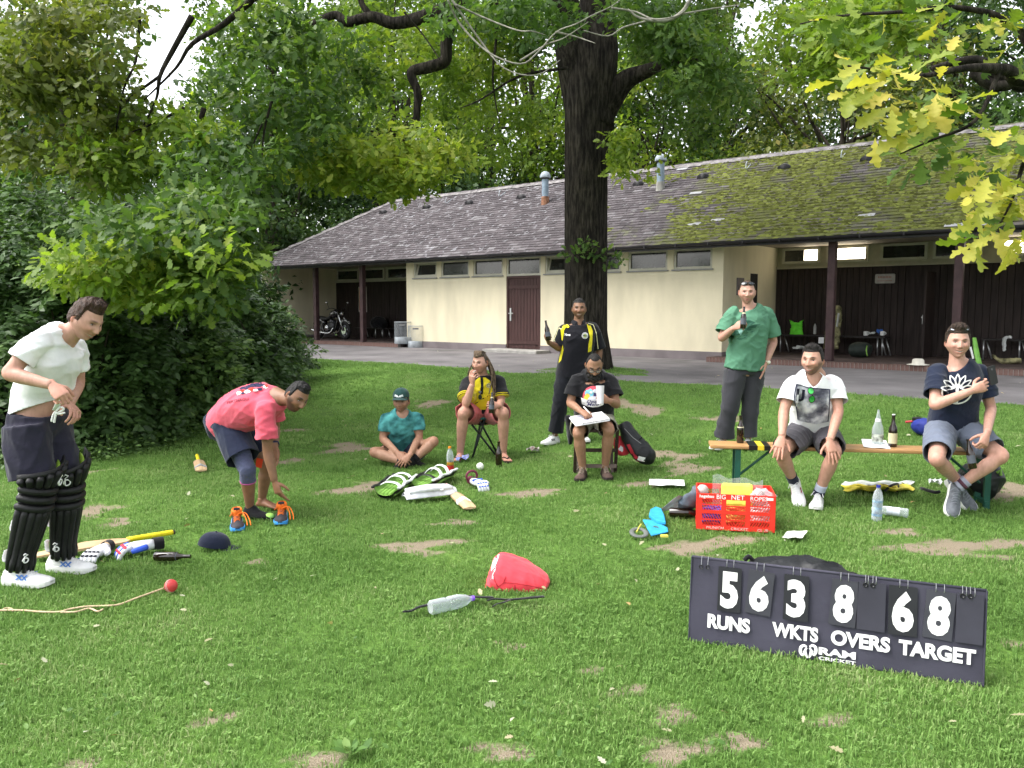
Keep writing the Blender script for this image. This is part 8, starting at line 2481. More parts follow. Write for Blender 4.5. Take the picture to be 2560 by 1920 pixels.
sheet('clipboard','pale clipboard propped on the denim heap','clipboard',[kc(378,515,.02),kc(560,500,.05),kc(700,372,.16),kc(605,345,.20)],mat('pale_board',(.60,.57,.56),.6),.006)
root=thing('pouch','bright blue cloth pouch with a rounded flap in the grass','pouch',kc(380,800));m_bl=mat('cyan_cloth',(.03,.30,.58),.8,.1,20,.2,60)
for poly,h0,h1 in(([(205,655),(330,660),(480,745),(490,790),(300,835)],.02,.03),([(275,640),(290,575),(350,545),(410,565),(445,640),(460,720),(360,700)],.03,.055)):
 pp=[kc(a,b,0)for a,b in poly];mb=MB();n_=len(pp);mb.add([p+Vector((0,0,h0))for p in pp]+[p+Vector((0,0,h1))for p in pp],[tuple(range(n_))[::-1],tuple(range(n_,2*n_))]+[(i,(i+1)%n_,n_+(i+1)%n_,n_+i)for i in range(n_)]);mb.build('flap',m_bl,root,bevel=.006)
mb=MB();mb.box(kc(445,795,.045),(.05,.03,.012));mb.build('tab',mat('yellow_trim',(.62,.55,.10),.7),root)
root=thing('armband','grey looped armband with yellow cord beside the blue pouch','armband',kc(165,770));mb=MB();c=kc(165,760,.04);mb.tube([c+Vector((.05*math.cos(a),.06*math.sin(a),.012*math.sin(a)))for a in np.linspace(0,2*math.pi,25)],.018,8,caps=False,flat=.5);mb.build('band',mat('grey_band_cloth',(.12,.13,.12),.7),root,True)
mb=MB();mb.tube([kc(140,750,.05),kc(165,700,.06),kc(190,665,.07)],.005,6,smoothn=3);mb.build('cord',MATS['yellow_trim'],root)
# ---- red folding crate
A0,A1=gp(1742,1326),gp(1936,1335);cu=A1-A0;cu.z=0;W=cu.length;cu.normalize();cw=Vector((-cu.y,cu.x,0));H,Dp=.262,.36;z0=float(gnd(A0.x,A0.y))+.012
crate=thing('crate','red plastic folding crate full of nets and ropes','crate',A0);m_crate=mat('red_crate_plastic',(.72,.035,.022),.42,.08,12,spec=.4)
O_=Vector((A0.x,A0.y,z0));RX=Matrix((cu,cw,Vector((0,0,1)))).transposed()
def side(nm,o,u,w_,th):
 n_=u.cross(Vector((0,0,1)));Rm=Matrix((u,-n_,Vector((0,0,1)))).transposed();mb=MB()
 bar=lambda x0,x1,y0,y1,t=th:mb.box(o+u*(x0+x1)/2+Vector((0,0,(y0+y1)/2)),(x1-x0,t,y1-y0),Rm)
 for a,b in((0,.030),(.118,.142),(.222,H)):bar(0,w_,a,b,th*1.3)
 ns=3 if w_>.45 else 2
 for k in range(ns+1):
  x=(w_-.035)*k/ns;bar(x,x+.035,.030,.118,th*1.15);bar(x,x+.035,.142,.222,th*1.15)
 cw_=(w_-.035)/ns
 for r,(y0,y1)in enumerate(((.030,.118),(.142,.222))):
  for k in range(ns):
   x0=.035+cw_*k;x1=cw_*(k+1)
   if r==1 and k==1 and ns==3:y1=.178;bar(x0,x1,.172,.180)
   else:y1=(.118,.222)[r]
   mid=(y0+y1)/2;bar(x0,x1,mid-.004,mid+.004)
   dirs=(1,1)if k==0 else((-1,-1)if k==2 else(1,-1))
   for hh,(a,b)in enumerate(((y0,mid-.004),(mid+.004,y1))):
    nb_=7
    for j_ in range(nb_+1):
     f_=j_/nb_;sg=-1 if(k==0 or(k==1 and f_<.5))else 1;xc=x0+(x1-x0)*f_;dx=.012
     mb.add([o+u*x+Vector((0,0,z))+n_*t for t in(-th*.4,th*.4)for x,z in((xc-.003-sg*dx,a),(xc+.003-sg*dx,a),(xc+.003+sg*dx,b),(xc-.003+sg*dx,b))],[(0,1,2,3),(7,6,5,4),(0,4,5,1),(1,5,6,2),(2,6,7,3),(3,7,4,0)])
 return mb.build(nm,m_crate,crate)
fr_=side('front_side',O_,cu,W,.008);side('back_side',O_+cw*Dp,cu,W,.008);side('left_side',O_+cw*.005,cw,Dp-.01,.008);side('right_side',O_+cu*W+cw*.005,cw,Dp-.01,.008)
mb=MB();mb.box(O_+cu*W/2+cw*Dp/2+Vector((0,0,.008)),(W-.02,Dp-.02,.010),RX);mb.build('floor',m_crate,crate)
def crate_text(txt,x,z,size,bold=.0,sx=1.0,shear=0.0):
 Mt=M4(Matrix((cu,Vector((0,0,1)),-cw)).transposed(),O_+cu*x+Vector((0,0,z))-cw*.0062);mb=MB();put_text(mb,txt,size,Mt,bold,sx,shear);return mb.build('lettering',m_print_w,fr_)
crate_text('hagebau',.065,.243,.030,.0008,1.05);crate_text('BIG',.165,.241,.046,.0002,.95);crate_text('NET',.280,.241,.046,.0002,1.1);crate_text('ROPES',.425,.238,.040,.0002,1.05)
crate_text('MUNICH',.125,.016,.026,-.0003,1.2,.15);crate_text('CRICKET',.295,.014,.026,-.0003,1.15,.1);crate_text('CLUB',.455,.013,.026,-.0003,1.15,.15)
mb=MB();mb.box(O_+cu*.50+Vector((0,0,.240))-cw*.0065,(.045,.002,.018),RX);mb.build('sticker',m_print_w,fr_)
root=thing('net_packet','yellow packet in clear plastic standing in the crate','packet',O_+cu*.28+cw*.15);C_=O_+cw*.16
mb=MB();mb.box(C_+cu*.285+Vector((0,0,.225)),(.225,.05,.17),RX@Matrix.Rotation(R(-12),3,'X'));mb.build('packet',mat('yellow_net',(.72,.66,.10),.6,.15,18,.4,40),root,bevel=.02)
rows=[[C_+cu*(.11+.36*i/12)+cw*(.03+.02*math.sin(i*1.7+j_))+Vector((0,0,.12+.24*j_/6-.03*(i/12)+.012*math.sin(i*1.1)*j_/6))for i in range(13)]for j_ in range(7)]
mb=MB();mb.loft(rows,False,False,closed=False);mb.build('plastic_bag',clear_plastic('polythene',(.93,.95,.95),.12,.22),root,True)
root=thing('plastic_bag','crumpled clear bag at the right end of the crate','bag',O_+cu*.46+cw*.18);soft('film',[C_+cu*.38+Vector((0,0,.20)),C_+cu*.45+Vector((0,0,.22)),C_+cu*.52+Vector((0,0,.20))],[.05,.075,.05],clear_plastic('polythene',(.93,.95,.95),.12,.22),root,.9,.02,4,k=40)
for i,(x,y,z,m,lab)in enumerate(((.10,.10,.07,m_gb,'blue net bundle in the left of the crate'),(.28,.08,.08,mat('amber_rope',(.60,.36,.08),.8),'amber rope coil in the middle of the crate'),(.44,.10,.09,m_wst,'white rope bundle in the right of the crate'))):
 p=O_+cu*x+cw*(y+.05)+Vector((0,0,z));root=thing('rope_bundle',lab,'rope',p,'rope and net bundles in the crate');mb=MB()
 for k in range(7):mb.tube([p+cu*(.075*math.cos(a+k))+cw*(.06*math.sin(a+k))+Vector((0,0,.014*k-.03+.012*math.sin(3*a)))for a in np.linspace(0,6.3,22)],.010,6)
 mb.build('coil',m,root,True)
 # ---- wrappers, can, bags on the right
def wrapper(label,c,sx,sy,m,seed,h=.02):
 root=thing('wrapper',label,'wrapper',c,'litter on the grass');rd=random.Random(seed);mb=MB()
 mb.loft([[c+Vector((sx*(i/5-.5),sy*(j_/5-.5),.02+h*rd.random()))for j_ in range(6)]for i in range(6)],False,False,closed=False);mb.build('foil',m,root);return root
m_foil=mat('printed_foil',(.65,.66,.70),.35,.3,30,spec=.5,col2=(.15,.20,.60))
wrapper('blue and silver snack wrapper by the cola bottle',g3(955,1085),.13,.16,m_foil,3,.05);wrapper('orange snack wrapper left of the scorer',g_(1320,720,.3014,40,1365),.14,.12,mat('orange_foil',(.75,.25,.08),.4,.5,30,col2=(.7,.7,.68)),4,.05);wrapper('crumpled white cup lying under the bench',g_(2100,780,.3375,705,1295),.09,.07,mat('crumpled_paper',(.65,.66,.68),.7),6,.06)
g6=lambda a,b,up=0:g_(2100,780,.3375,a,b,up)
root=thing('plastic_bag','crumpled yellow and silver plastic bag spread on the grass','bag',g6(270,1300));rd=random.Random(8);rows=[]
for i in range(9):
 rows.append([g6(20+520*j_/16+15*math.sin(i),1322-70*i/8+8*math.sin(j_*1.2),.025+.085*math.sin(math.pi*j_/16)*math.sin(math.pi*(i+1)/10)*rd.uniform(.7,1.3))for j_ in range(17)])
mb=MB();mb.loft(rows[:6],False,False,closed=False);mb.build('yellow_half',mat('yellow_plastic',(.70,.58,.06),.45,.25,14,.4,25,spec=.4),root,True);mb=MB();mb.loft(rows[5:],False,False,closed=False);mb.build('silver_half',mat('silver_plastic',(.58,.60,.58),.35,.25,14,.4,25,spec=.5),root,True)
mb=MB();mb.tube([g6(330,1325,.06),g6(380,1285,.10),g6(430,1275,.08),g6(420,1330,.04)],.010,6,smoothn=4);mb.build('strap',m_bst,root,True)
root=thing('rucksack','black rucksack with lime tabs under the right end of the bench','backpack',g6(1080,1390));k6=lambda a,b,Y:at(2100+a*.3375,780+b*.3375,Y)
soft('body',[k6(930,1300,6.75),k6(1000,1260,6.75),k6(1090,1250,6.75),k6(1160,1270,6.75)],[.10,.16,.17,.10],m_bag,root,1.0,.008,9);mb=MB();mb.tube([k6(1165,1190,6.6),k6(1190,1170,6.58),k6(1192,1210,6.58)],.012,6);mb.build('tab',m_lmp,root);mb=MB();mb.tube([g6(740,1330,.05),g6(700,1335,.04),g6(600,1305,.03)],.014,6,smoothn=3);mb.build('strap',m_bst,root,True)
root=thing('kit_bundle','blue bundle with a red and white bat end behind the bench','bag',g6(600,870));soft('body',[g6(560,845,.08),g6(620,850,.10),g6(720,850,.10)],[.06,.10,.08],mat('blue_nylon',(.02,.03,.20),.6),root,1,.006,3);mb=MB();mb.tube([g6(485,815,.08),g6(560,808,.09)],.022,10,flat=.6);mb.build('bat_end',mat('red_white_bat',(.45,.05,.06),.5),root);mb=MB();mb.box(g6(575,795,.12),(.10,.08,.05));mb.build('black_pad',m_blackpl,root,bevel=.015)
# ---- phone
root=thing('phone','black phone held up by the man at the bench end','phone',k6(1130,470,6.05));mb=MB();Mp=M4(Matrix.Rotation(R(-14),3,'Y')@Matrix.Rotation(R(20),3,'Z')@Matrix.Rotation(R(90),3,'X'),k6(1130,468,6.06));mb.prism(rrect(.072,.140,.010),-.004,.004,Mp);mb.build('case',m_blackpl,root)
mb=MB();mb.prism([(.008*math.cos(a),.045+.008*math.sin(a))for a in np.linspace(0,6.28,14,endpoint=False)],.004,.0055,Mp);mb.build('fingerprint_pad',mat('grey_ring',(.12,.12,.13),.3),root)
# ---- scoreboard
Bl,Br=gp(1722,1604),gp(2458,1718);su=Br-Bl;su.z=0;SW=su.length;su.normalize();sn=Vector((su.y,-su.x,0));sup=(Vector((0,0,1))-sn*.10).normalized();SH=.405
bz=Vector((Bl.x,Bl.y,(float(gnd(Bl.x,Bl.y))+float(gnd(Br.x,Br.y)))/2+.005));pn=su.cross(sup).normalized()
sbd=thing('scoreboard','dark folding scoreboard reading runs 56 wickets 3 overs 8 target 68','scoreboard',bz)
def suv(a,b):
 o=Vector((0,0,CAMH));d=ray(1700+a*.3617,1340+b*.3617);h=o+d*((bz-o).dot(pn)/d.dot(pn));return(h-bz).dot(su),(h-bz).dot(sup)
SP=lambda u,v_,d=0:bz+su*u+sup*v_+pn*d
m_can=mat('charcoal_canvas',(.050,.048,.068),.75,.12,4,.35,14,spec=.25);m_card=mat('black_number_card',(.020,.020,.025),.4,.1,8,spec=.4);m_gcard=mat('grey_number_card',(.045,.045,.056),.45,.1,8)
for off,nm in((0,'front_cloth'),(-.05,'back_cloth')):
 rows=[]
 for i in range(11):
  v_=SH*i/10;rows.append([SP(SW*j_/40,v_,off*(1-v_/SH)*1.6+.006*math.sin(j_*.55+i*.4)*(1-i/10)+.004*math.sin(j_*.23)*math.sin(math.pi*i/10))for j_ in range(41)])
 mb=MB();mb.loft(rows,False,False,closed=False);o=mb.build(nm,m_can,sbd,True)
mb=MB();mb.tube([SP(0,SH,-.004),SP(SW,SH,-.004)],.007,8);mb.build('top_rod',m_can,sbd,True)
for u in(0,SW):mb=MB();mb.tube([SP(u,0,.002),SP(u,SH,.002)],.004,6);mb.build('hem',m_can,sbd)
m_bcard=mat('blank_card',(.040,.039,.053),.6,.1,8)
CARDS=[('5',(265,205,425,520),0,m_card),('6',(463,228,642,540),-4,m_gcard),('3',(718,258,890,582),0,m_card),('8',(1040,290,1225,620),-3,m_gcard),('',(1225,305,1420,650),0,m_bcard),('6',(1440,332,1640,684),1,m_card),('8',(1688,365,1893,710),-3,m_gcard),('',(1905,385,2095,740),0,m_bcard)]
for dg,(x0,y0,x1,y1),tl,mm in CARDS:
 xc=(x0+x1)/2;u0,_=suv(x0,(y0+y1)/2);u1,_=suv(x1,(y0+y1)/2);uc=(u0+u1)/2;_,vt=suv(xc,y0+(x1-x0)*.05);_,vb=suv(xc,y1);vt=min(vt,SH-.012)
 w_,h_=u1-u0,vt-vb;Ml=M4(Matrix((su,sup,pn)).transposed()@Matrix.Rotation(R(tl),3,'Z'),SP(uc,(vt+vb)/2,.012));mb=MB()
 mb.prism(rrect(w_,h_,.003),-.001,.001,Ml);cd=mb.build('number_card',mm,sbd)
 if dg:
  vs_,fs=text_poly(dg,1.0,.05);xs_=[p[0]for p in vs_];ys_=[p[1]for p in vs_];cx_,cy_=(min(xs_)+max(xs_))/2,(min(ys_)+max(ys_))/2;kx,ky=w_*.76/(max(xs_)-min(xs_)),h_*.83/(max(ys_)-min(ys_))
  mb=MB();mb.add([Ml@Vector(((x-cx_)*kx,(y-cy_)*ky-h_*.015,.0022))for x,y in vs_],fs);mb.build('digit',m_print_w,cd)
 for du in(-.016,.016):
  mb=MB();c=SP(uc+du,SH-.012,.004);mb.tube([c+sup*(.020*math.sin(a))+pn*(.013*math.cos(a))for a in np.linspace(0,6.28,15)],.0013,5);mb.build('ring',m_steel,cd)
for x,y in((150,210),(195,212),(1282,332),(1332,335),(1950,407),(2004,410)):
 u,v_=suv(x,y);mb=MB();mb.tube([SP(u+.008*math.cos(a),v_+.008*math.sin(a),.016)for a in np.linspace(0,6.28,17)],.0028,6);mb.build('eyelet',m_blackpl,sbd);mb=MB();mb.tube([SP(u,v_+.006,.016),SP(u,v_+.024,.014),SP(u,SH+.010,.0)],.0012,5);mb.build('ring',m_steel,sbd)
def stext(txt,x,y,x0,x1,hpx,bold=.045):
 u,v_=suv(x,y);u0,_=suv(x0,y);u1,_=suv(x1,y);vs_,fs=text_poly(txt,1.0,bold,res=6);xs_=[p[0]for p in vs_];ys_=[p[1]for p in vs_];kx=(u1-u0)/(max(xs_)-min(xs_));_,va=suv(x,y-hpx/2);_,vb=suv(x,y+hpx/2);ky=(va-vb)/(max(ys_)-min(ys_));cx_,cy_=(min(xs_)+max(xs_))/2,(min(ys_)+max(ys_))/2
 mb=MB();mb.add([SP(u+(p[0]-cx_)*kx,v_+(p[1]-cy_)*ky,.0115)for p in vs_],fs);mb.build('lettering',m_print_w,sbd)
stext('RUNS',338,600,192,486,100);stext('WKTS',795,660,635,955,102);stext('OVERS',1245,722,1040,1450,105);stext('TARGET',1772,798,1505,2040,108);stext('RAM',1086,806,958,1215,52,.045);stext('CRICKET',1086,856,958,1215,24,.03)
mb=MB()
for sg in(-1,1):
 P=[suv(887+sg*x,y)for x,y in((10,762),(30,752),(50,765),(54,795),(42,818),(30,808),(34,788))];mb.tube([SP(u,v_,.012)for u,v_ in P],[.004,.006,.007,.0065,.005,.004,.002],6,flat=.25,smoothn=3,up=pn);P=[suv(887+sg*x,y)for x,y in((8,768),(20,785),(16,815),(5,838))];mb.tube([SP(u,v_,.012)for u,v_ in P],[.003,.0055,.006,.003],6,flat=.25,smoothn=3,up=pn)
mb.build('emblem',m_print_w,sbd)
root=thing('equipment_bag','black bag slumped behind the scoreboard','bag',gp(1985,1480));k7=lambda a,b,Y:at(1700+a*.3617,1340+b*.3617,Y)
soft('body',[k7(470,330,4.25),k7(560,300,4.22),k7(800,310,4.15),k7(1000,330,4.08),k7(1200,390,4.0),k7(1340,440,3.95)],[.06,.13,.14,.13,.09,.03],m_bag,root,.9,.008,12)
mb=MB();mb.tube([k7(445,170,4.2),k7(475,140,4.2),k7(500,165,4.2)],.012,6,smoothn=3);mb.build('toggle',m_bst,root,True)
# ====== veranda things, motorcycle, bins
def vp(px,py,q):return at(px,py,bl(tpx(px,q),q).y)
VF=ZB+.113
v4=lambda a,b,q:vp(760+a*.1447,700+b*.1447,q)
v2=lambda a,b,q:vp(1880+a*.3074,700+b*.3074,q)
# ---- motorcycle
fw_,rw_=at(866,827,28.6),at(795,830,29.8);d=fw_-rw_;d.z=0;d.normalize();s_=Vector((-d.y,d.x,0));mo=Vector(((fw_.x+rw_.x)/2,(fw_.y+rw_.y)/2,VF))
moto=thing('motorcycle','black motorcycle parked in the left open bay of the clubhouse','motorcycle',mo)
MP=lambda x,y,z:mo+d*x+s_*y+Vector((0,0,z))
m_mb,m_chr,m_tyre=mat('black_paint',(.010,.010,.011),.18,.1,spec=.6,coat=.6),mat('chrome',(.62,.63,.65),.15,.1,metal=1.0),mat('tyre_rubber',(.015,.015,.015),.85)
for x,r in((.80,.31),(-.80,.32)):
 mb=MB();mb.tube([MP(x+(r-.06)*math.cos(a),0,r+(r-.06)*math.sin(a))for a in np.linspace(0,2*math.pi,33)],.062,12,caps=False);wh=mb.build('wheel',m_tyre,moto,True)
 mb=MB();mb.tube([MP(x+(r-.11)*math.cos(a),0,r+(r-.11)*math.sin(a))for a in np.linspace(0,2*math.pi,29)],.022,8,caps=False);mb.build('rim',m_galv,wh,True)
 for k in range(5):
  a=2*math.pi*k/5+.3;mb=MB();mb.tube([MP(x,0,r),MP(x+(r-.11)*math.cos(a),0,r+(r-.11)*math.sin(a))],[.03,.02],8);mb.build('spoke',m_galv,wh)
 mb=MB();mb.tube([MP(x,-.07,r),MP(x,-.062,r)],.13,24);mb.build('brake_disc',m_chr,wh)
 mb=MB();mb.tube([MP(x+(r+.03)*math.cos(a),0,r+(r+.03)*math.sin(a))for a in np.linspace(R(35),R(150),14)],.075,8,flat=.35,up=s_);mb.build('mudguard',m_mb,moto,True)
def mpart(nm,pts,rad,m,seg=12,flat=1.0,sm=4,up=None):
 mb=MB();mb.tube([MP(*p)for p in pts],rad,seg,flat=flat,smoothn=sm,up=up);return mb.build(nm,m,moto,True)
mpart('fuel_tank',[(-.05,0,.80),(.10,0,.86),(.30,0,.90),(.42,0,.86)],[.08,.14,.15,.07],m_mb,16);mpart('seat',[(-.72,0,.76),(-.50,0,.72),(-.25,0,.70),(-.05,0,.76)],[.09,.13,.13,.09],mat('seat_vinyl',(.02,.02,.02),.5),14,.6)
mpart('engine',[(-.12,0,.42),(.08,0,.45),(.25,0,.44)],[.16,.19,.14],mat('engine_metal',(.06,.06,.065),.35,.3,20,metal=.6));mpart('clutch_cover',[(-.02,-.24,.40),(-.02,-.19,.40)],[.10,.12],m_chr,18,sm=0);mpart('cylinder',[(.02,0,.50),(.10,0,.68)],[.11,.13],mat('engine_metal',(.06,.06,.065),.35),sm=0);mpart('side_cover',[(-.35,-.12,.55),(-.20,-.14,.58)],[.08,.10],m_mb)
for y in(-.17,.17):mpart('exhaust',[(.28,y*.8,.40),(.10,y,.22),(-.40,y*1.2,.24),(-1.0,y*1.25,.34)],[.025,.03,.045,.05],m_chr)
for y in(-.10,.10):mpart('fork',[(.80,y,.31),(.62,y,.72),(.50,y,.98)],[.028,.025,.022],m_chr,sm=0)
mpart('handlebar',[(.30,-.40,1.02),(.42,-.28,1.08),(.50,0,1.0),(.42,.28,1.08),(.30,.40,1.02)],.014,m_blackpl);mpart('headlight',[(.52,0,.90),(.62,0,.89),(.70,0,.88)],[.05,.095,.098],m_mb,18);mpart('headlight_glass',[(.70,0,.88),(.712,0,.88)],[.085,.07],m_chr,18,sm=0)
for y in(-.36,.36):
 mpart('mirror_stem',[(.34,y*.9,1.06),(.36,y*1.15,1.24)],.008,m_blackpl,6);mb=MB();mb.sphere(MP(.37,y*1.22,1.27),(.05,.05,.035),12,8);mb.build('mirror',m_chr,moto,True)
mpart('frame_tube',[(.48,-.05,.92),(.30,-.1,.28),(-.30,-.1,.25),(-.55,-.08,.62)],.02,m_mb,8);mpart('kick_stand',[(-.1,-.12,.25),(-.15,-.30,.01)],.014,m_blackpl,6)
# ---- wire bins
for lab,px,pb,zb in(('wire mesh litter bin with galvanised base in front of the cream wall',1042,872,ZB),('wire mesh litter bin half hidden behind the other at the bay',1008,862,VF)):
 c=onz(px,pb-3,zb);c.z=zb;r=.26;root=thing('litter_bin',lab,'litter bin',c,'wire litter bins')
 mb=MB();mb.lathe([(r,0),(r+.005,.01),(r+.005,.19),(r,.20)],28,mat4=Matrix.Translation(c));mb.build('base',m_galv,root,'angle')
 mb=MB()
 for k in range(40):a=2*math.pi*k/40;mb.tube([c+Vector((r*math.cos(a),r*math.sin(a),.2)),c+Vector((r*math.cos(a),r*math.sin(a),.66))],.0022,4)
 for k in range(14):mb.tube([c+Vector((r*math.cos(a),r*math.sin(a),.22+.032*k))for a in np.linspace(0,6.2832,29)],.0022,4,caps=False)
 tag(mb.build('mesh_wall',m_galv,root),kind='stuff')
 mb=MB();mb.tube([c+Vector((r*math.cos(a),r*math.sin(a),.66))for a in np.linspace(0,6.2832,33)],.010,8,caps=False);mb.build('rim',m_galv,root,True)
 mb=MB();e=c+Vector((.0,-r-.006,.58));mb.box(e,(.18,.006,.055));mb.build('plate',mat('grey_plate',(.22,.22,.22),.6),root)
 # ---- veranda benches and kit
def vbench(lab,p0,p1,legs,q,dq=.36):
 a,b=vp(*p0,q),vp(*p1,q);z=(a.z+b.z)/2;t0,t1=tpx(p0[0],q),tpx(p1[0],q);root=thing('veranda_bench',lab,'bench',bl((t0+t1)/2,q,VF));mb=MB();mb.bbox_(t0,t1,q,q+dq,z-.03,z);mb.build('seat',mat('dark_bench_board',(.03,.026,.026),.5),root)
 for px in legs:
  t=tpx(px,q);mb=MB();mb.tube([bl(t,q+.05,VF),bl(t,q+.04,z-.03)],.016,8);mb.tube([bl(t+.12,q+.3,VF),bl(t,q+.3,z-.03)],.016,8);mb.build('leg',m_steel,root,True)
 return root
vbench('long dark bench along the veranda boards behind the men',(1944,838),(2212,841),(1949,2192,2204),19.9);vbench('dark bench at the right edge of the veranda',(2452,847),(2600,850),(2458,2548),19.9);vbench('dark bench in the left bay beside the motorcycle',(884,820),(972,820),(900,937,955),19.95)
root=thing('lime_bag','lime green shirt bag standing on the veranda bench','bag',v2(362,440,20.05));mb=MB()
rows=[(445,58,.07),(420,52,.07),(390,44,.06),(365,47,.05),(345,52,.04)]
mb.loft([ell(v2(362,b,20.05),Vector((UX,UY,0)),Vector((VX,VY,0)),w*.3074/2072*20.3,dd,22)for b,w,dd in rows]);lg=garment(dict(root=root),'body',mb,mat('neon_green',(.16,.75,.05),.7,.1,12),.014,4,.012,20,3)
for sg in(-1,1):mb=MB();mb.tube([v2(362+sg*38,350,20.05),v2(362+sg*52,332,20.05),v2(362+sg*30,345,20.05)],.03,8);mb.build('tie',MATS['neon_green'],root,True)
b=v2(510,440,20.05);bottle('white bottle on the veranda bench',b,b+Vector((0,0,1)),PET,mat('white_bottle',(.5,.5,.5),.5),name='veranda_bottle')
root=thing('camouflage_bag','tall camouflage kit bag standing behind the veranda post','bag',v2(650,570,19.7));m_camo=mat('camouflage',(.05,.045,.02),.8,.9,9,col2=(.45,.42,.22))
soft('body',[v2(640,560,19.7),v2(655,440,19.75),v2(680,300,19.8),v2(700,210,19.85)],[.20,.21,.17,.10],m_camo,root,.8,.012,3,.02)
mb=MB();mb.tube([v2(690,380,19.5),v2(705,270,19.55)],.05,8,flat=.3,up=(UX,UY,0));mb.build('white_strap',m_wst,root,True);mb=MB();mb.box(v2(562,490,19.45),(.12,.02,.14));mb.build('white_emblem',m_print_w,root)
root=thing('duffel_bag','dark duffel bag with lime piping on the veranda floor','bag',v2(880,620,18.9));soft('body',[v2(800,575,19.0),v2(850,568,19.0),v2(910,568,19.0),v2(962,575,19.0)],[.15,.20,.20,.14],mat('dark_green_nylon',(.02,.028,.024),.6),root,.85,.008,5,.018);mb=MB();mb.tube([v2(938,620,18.78),v2(930,570,18.76),v2(935,535,18.82)],.014,6,smoothn=3);mb.build('piping',m_lmp,root,True)
for x,lab in((925,'left white mug on the veranda bench'),(1060,'right white mug on the veranda bench')):
 p=v2(x,452,20.05);root=thing('mug',lab,'mug',p);mb=MB();mb.lathe([(.045,0),(.05,.01),(.05,.10),(.044,.10),(.042,.02)],16,mat4=Matrix.Translation(p),cap1=False);mb.build('body',m_print_w,root,True);mb=MB();mb.tube([p+Vector((.05,0,.02)),p+Vector((.085,0,.05)),p+Vector((.05,0,.085))],.008,6,smoothn=4);mb.build('handle',m_print_w,root,True)
wrapper('blue packet between the two mugs',v2(1035,445,20.1),.12,.1,mat('blue_packet',(.05,.15,.5),.5),3,.12);wrapper('pale cloth between the two mugs',v2(970,448,20.0),.16,.1,m_wst,5,.06);wrapper('white cloth under the veranda bench',v2(385,570,19.9),.3,.2,m_wst,7,.1)
p=v2(1350,690,17.05);p.z=VF+.01;root=thing('sun_hat','white cricket sun hat on the brick edge','hat',p);mb=MB();mb.lathe([(.20,.0),(.20,.006),(.11,.022),(.105,.09),(.08,.115),(.02,.12)],24,mat4=Matrix.Translation(p));mb.build('crown',mat('cream_hat',(.66,.63,.55),.85),root,True)
root=thing('green_bat','lime and white cricket bat leaning beside the man with the phone','cricket bat',v2(1830,690,17.4));mb=MB();mb.tube([v2(1850,690,17.3),v2(1825,580,17.4),v2(1808,470,17.5)],[.055,.055,.04],8,flat=.5,smoothn=3);mb.build('blade',mat('lime_bat',(.18,.42,.08),.5),root,True);mb=MB();mb.tube([v2(1800,640,17.35),v2(1775,545,17.4)],.02,8);mb.build('white_edge',m_print_w,root)
root=thing('white_shirt','white shirt hanging over the right veranda bench','shirt',v2(2060,560,19.85));soft('cloth',[v2(2110,465,19.9),v2(2060,470,19.86),v2(2050,520,19.82),v2(2055,575,19.82)],[.05,.07,.06,.04],m_wst,root,.5,.01,4,.016)
root=thing('bat_bundle','dull green kit bundle on the floor below the right bench','bag',v2(2080,660,18.6));soft('body',[v2(1950,610,18.6),v2(2010,650,18.6),v2(2100,660,18.6),v2(2190,655,18.6)],[.03,.06,.09,.07],m_camo,root,.7,.008,4,.016)
root=thing('rucksack','black rucksack on the bench in the left bay','backpack',v4(1290,830,20.1));soft('body',[v4(1190,790,20.1),v4(1250,745,20.1),v4(1320,735,20.1),v4(1400,790,20.1)],[.12,.28,.28,.14],m_blk,root,.8,.012,4,.025)
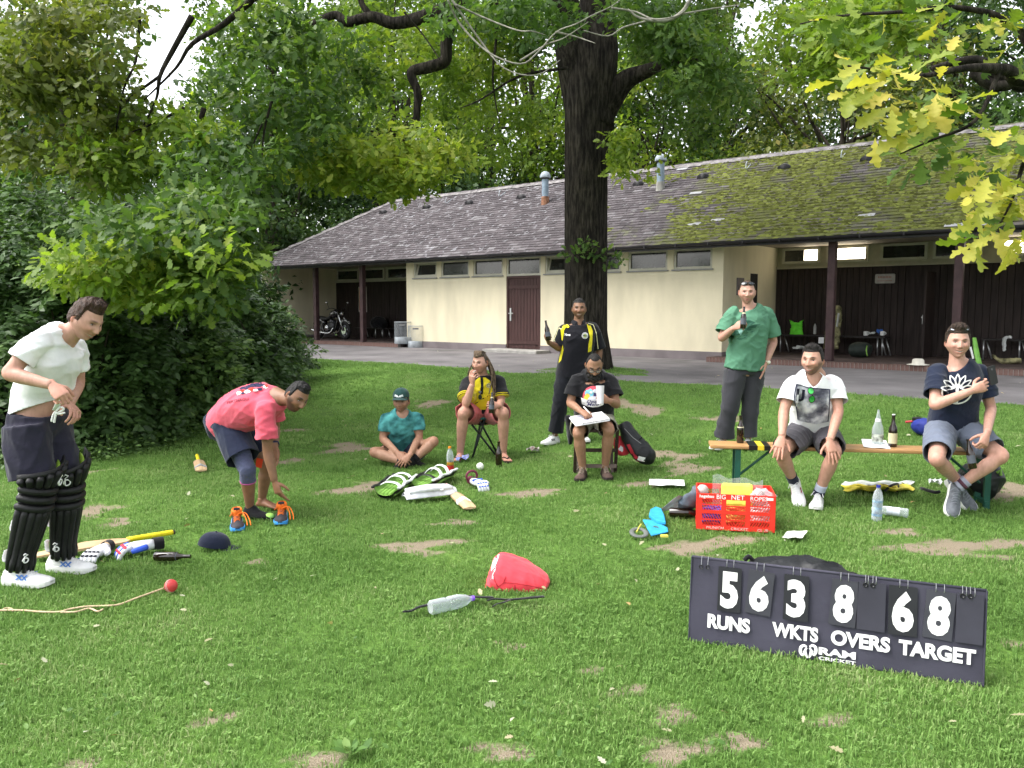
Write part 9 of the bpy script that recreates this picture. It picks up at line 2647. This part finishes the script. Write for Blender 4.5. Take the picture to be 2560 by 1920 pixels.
# ---- fallen leaves and weeds
rg=np.random.default_rng(55);P=[]
while len(P)<170:
 px,py=rg.uniform(0,2560),880+1040*rg.uniform()**2.3
 p=gp(px,py)
 if p.y>24 or(p.x<-3.6 and p.y>8.5):continue
 P.append((p.x,p.y,p.z+(.035 if VX*p.x+VY*p.y<12 else .012)))
P=np.array(P);v,f=scatter(P,.05*rg.uniform(.5,1.2,len(P)),rg.normal(size=P.shape)*np.array([1,1,.25]),np.array([0,0,1])+rg.normal(size=P.shape)*.35,T_OAK,rg)
fl=np_mesh('fallen_leaves',v,f,3,leaf_mat('fallen_leaf',[(0,(.22,.17,.08)),(.4,(.33,.33,.20)),(.75,(.42,.44,.32)),(1,(.42,.27,.10))],.15),None,{'rnd':('FACE',np.repeat(rg.uniform(0,1,len(P)),len(T_OAK[1])))});tag(fl,'pale fallen leaves scattered over lawn and path',None,None,'stuff')
P,Dd_,L_=[],[],[]
for x,y,n_,r in((750,1640,14,.05),(790,1640,10,.04),(1190,1600,14,.03),(1210,1350,10,.03),(640,1480,14,.03),(1150,1590,30,.022),(1260,1560,40,.02),(560,1430,40,.02),(700,1400,40,.02),(180,1560,30,.03),(1900,1600,30,.025),(500,1500,40,.02),(1400,1640,20,.03)):
 c=gd(x,y)
 for k in range(n_):
  a=rg.uniform(0,6.28);o_=(rg.normal(size=2)*(.12 if r<.05 else .02));P.append((c.x+o_[0],c.y+o_[1],float(gnd(c.x+o_[0],c.y+o_[1]))+.035));Dd_.append((math.cos(a),math.sin(a),.35));L_.append(r*rg.uniform(.6,1.3))
P,Dd_=np.array(P),np.array(Dd_);v,f=scatter(P,np.array(L_),Dd_,np.array([0,0,1.])+rg.normal(size=P.shape)*.25,T_ELL,rg)
wd=np_mesh('weeds',v,f,3,leaf_mat('weed_leaf',[(0,(.06,.13,.03)),(.6,(.11,.21,.05)),(1,(.18,.28,.08))],.3),None,{'rnd':('FACE',np.repeat(rg.uniform(0,1,len(P)),len(T_ELL[1])))});tag(wd,'clover and plantain weeds in the near lawn',None,None,'stuff')
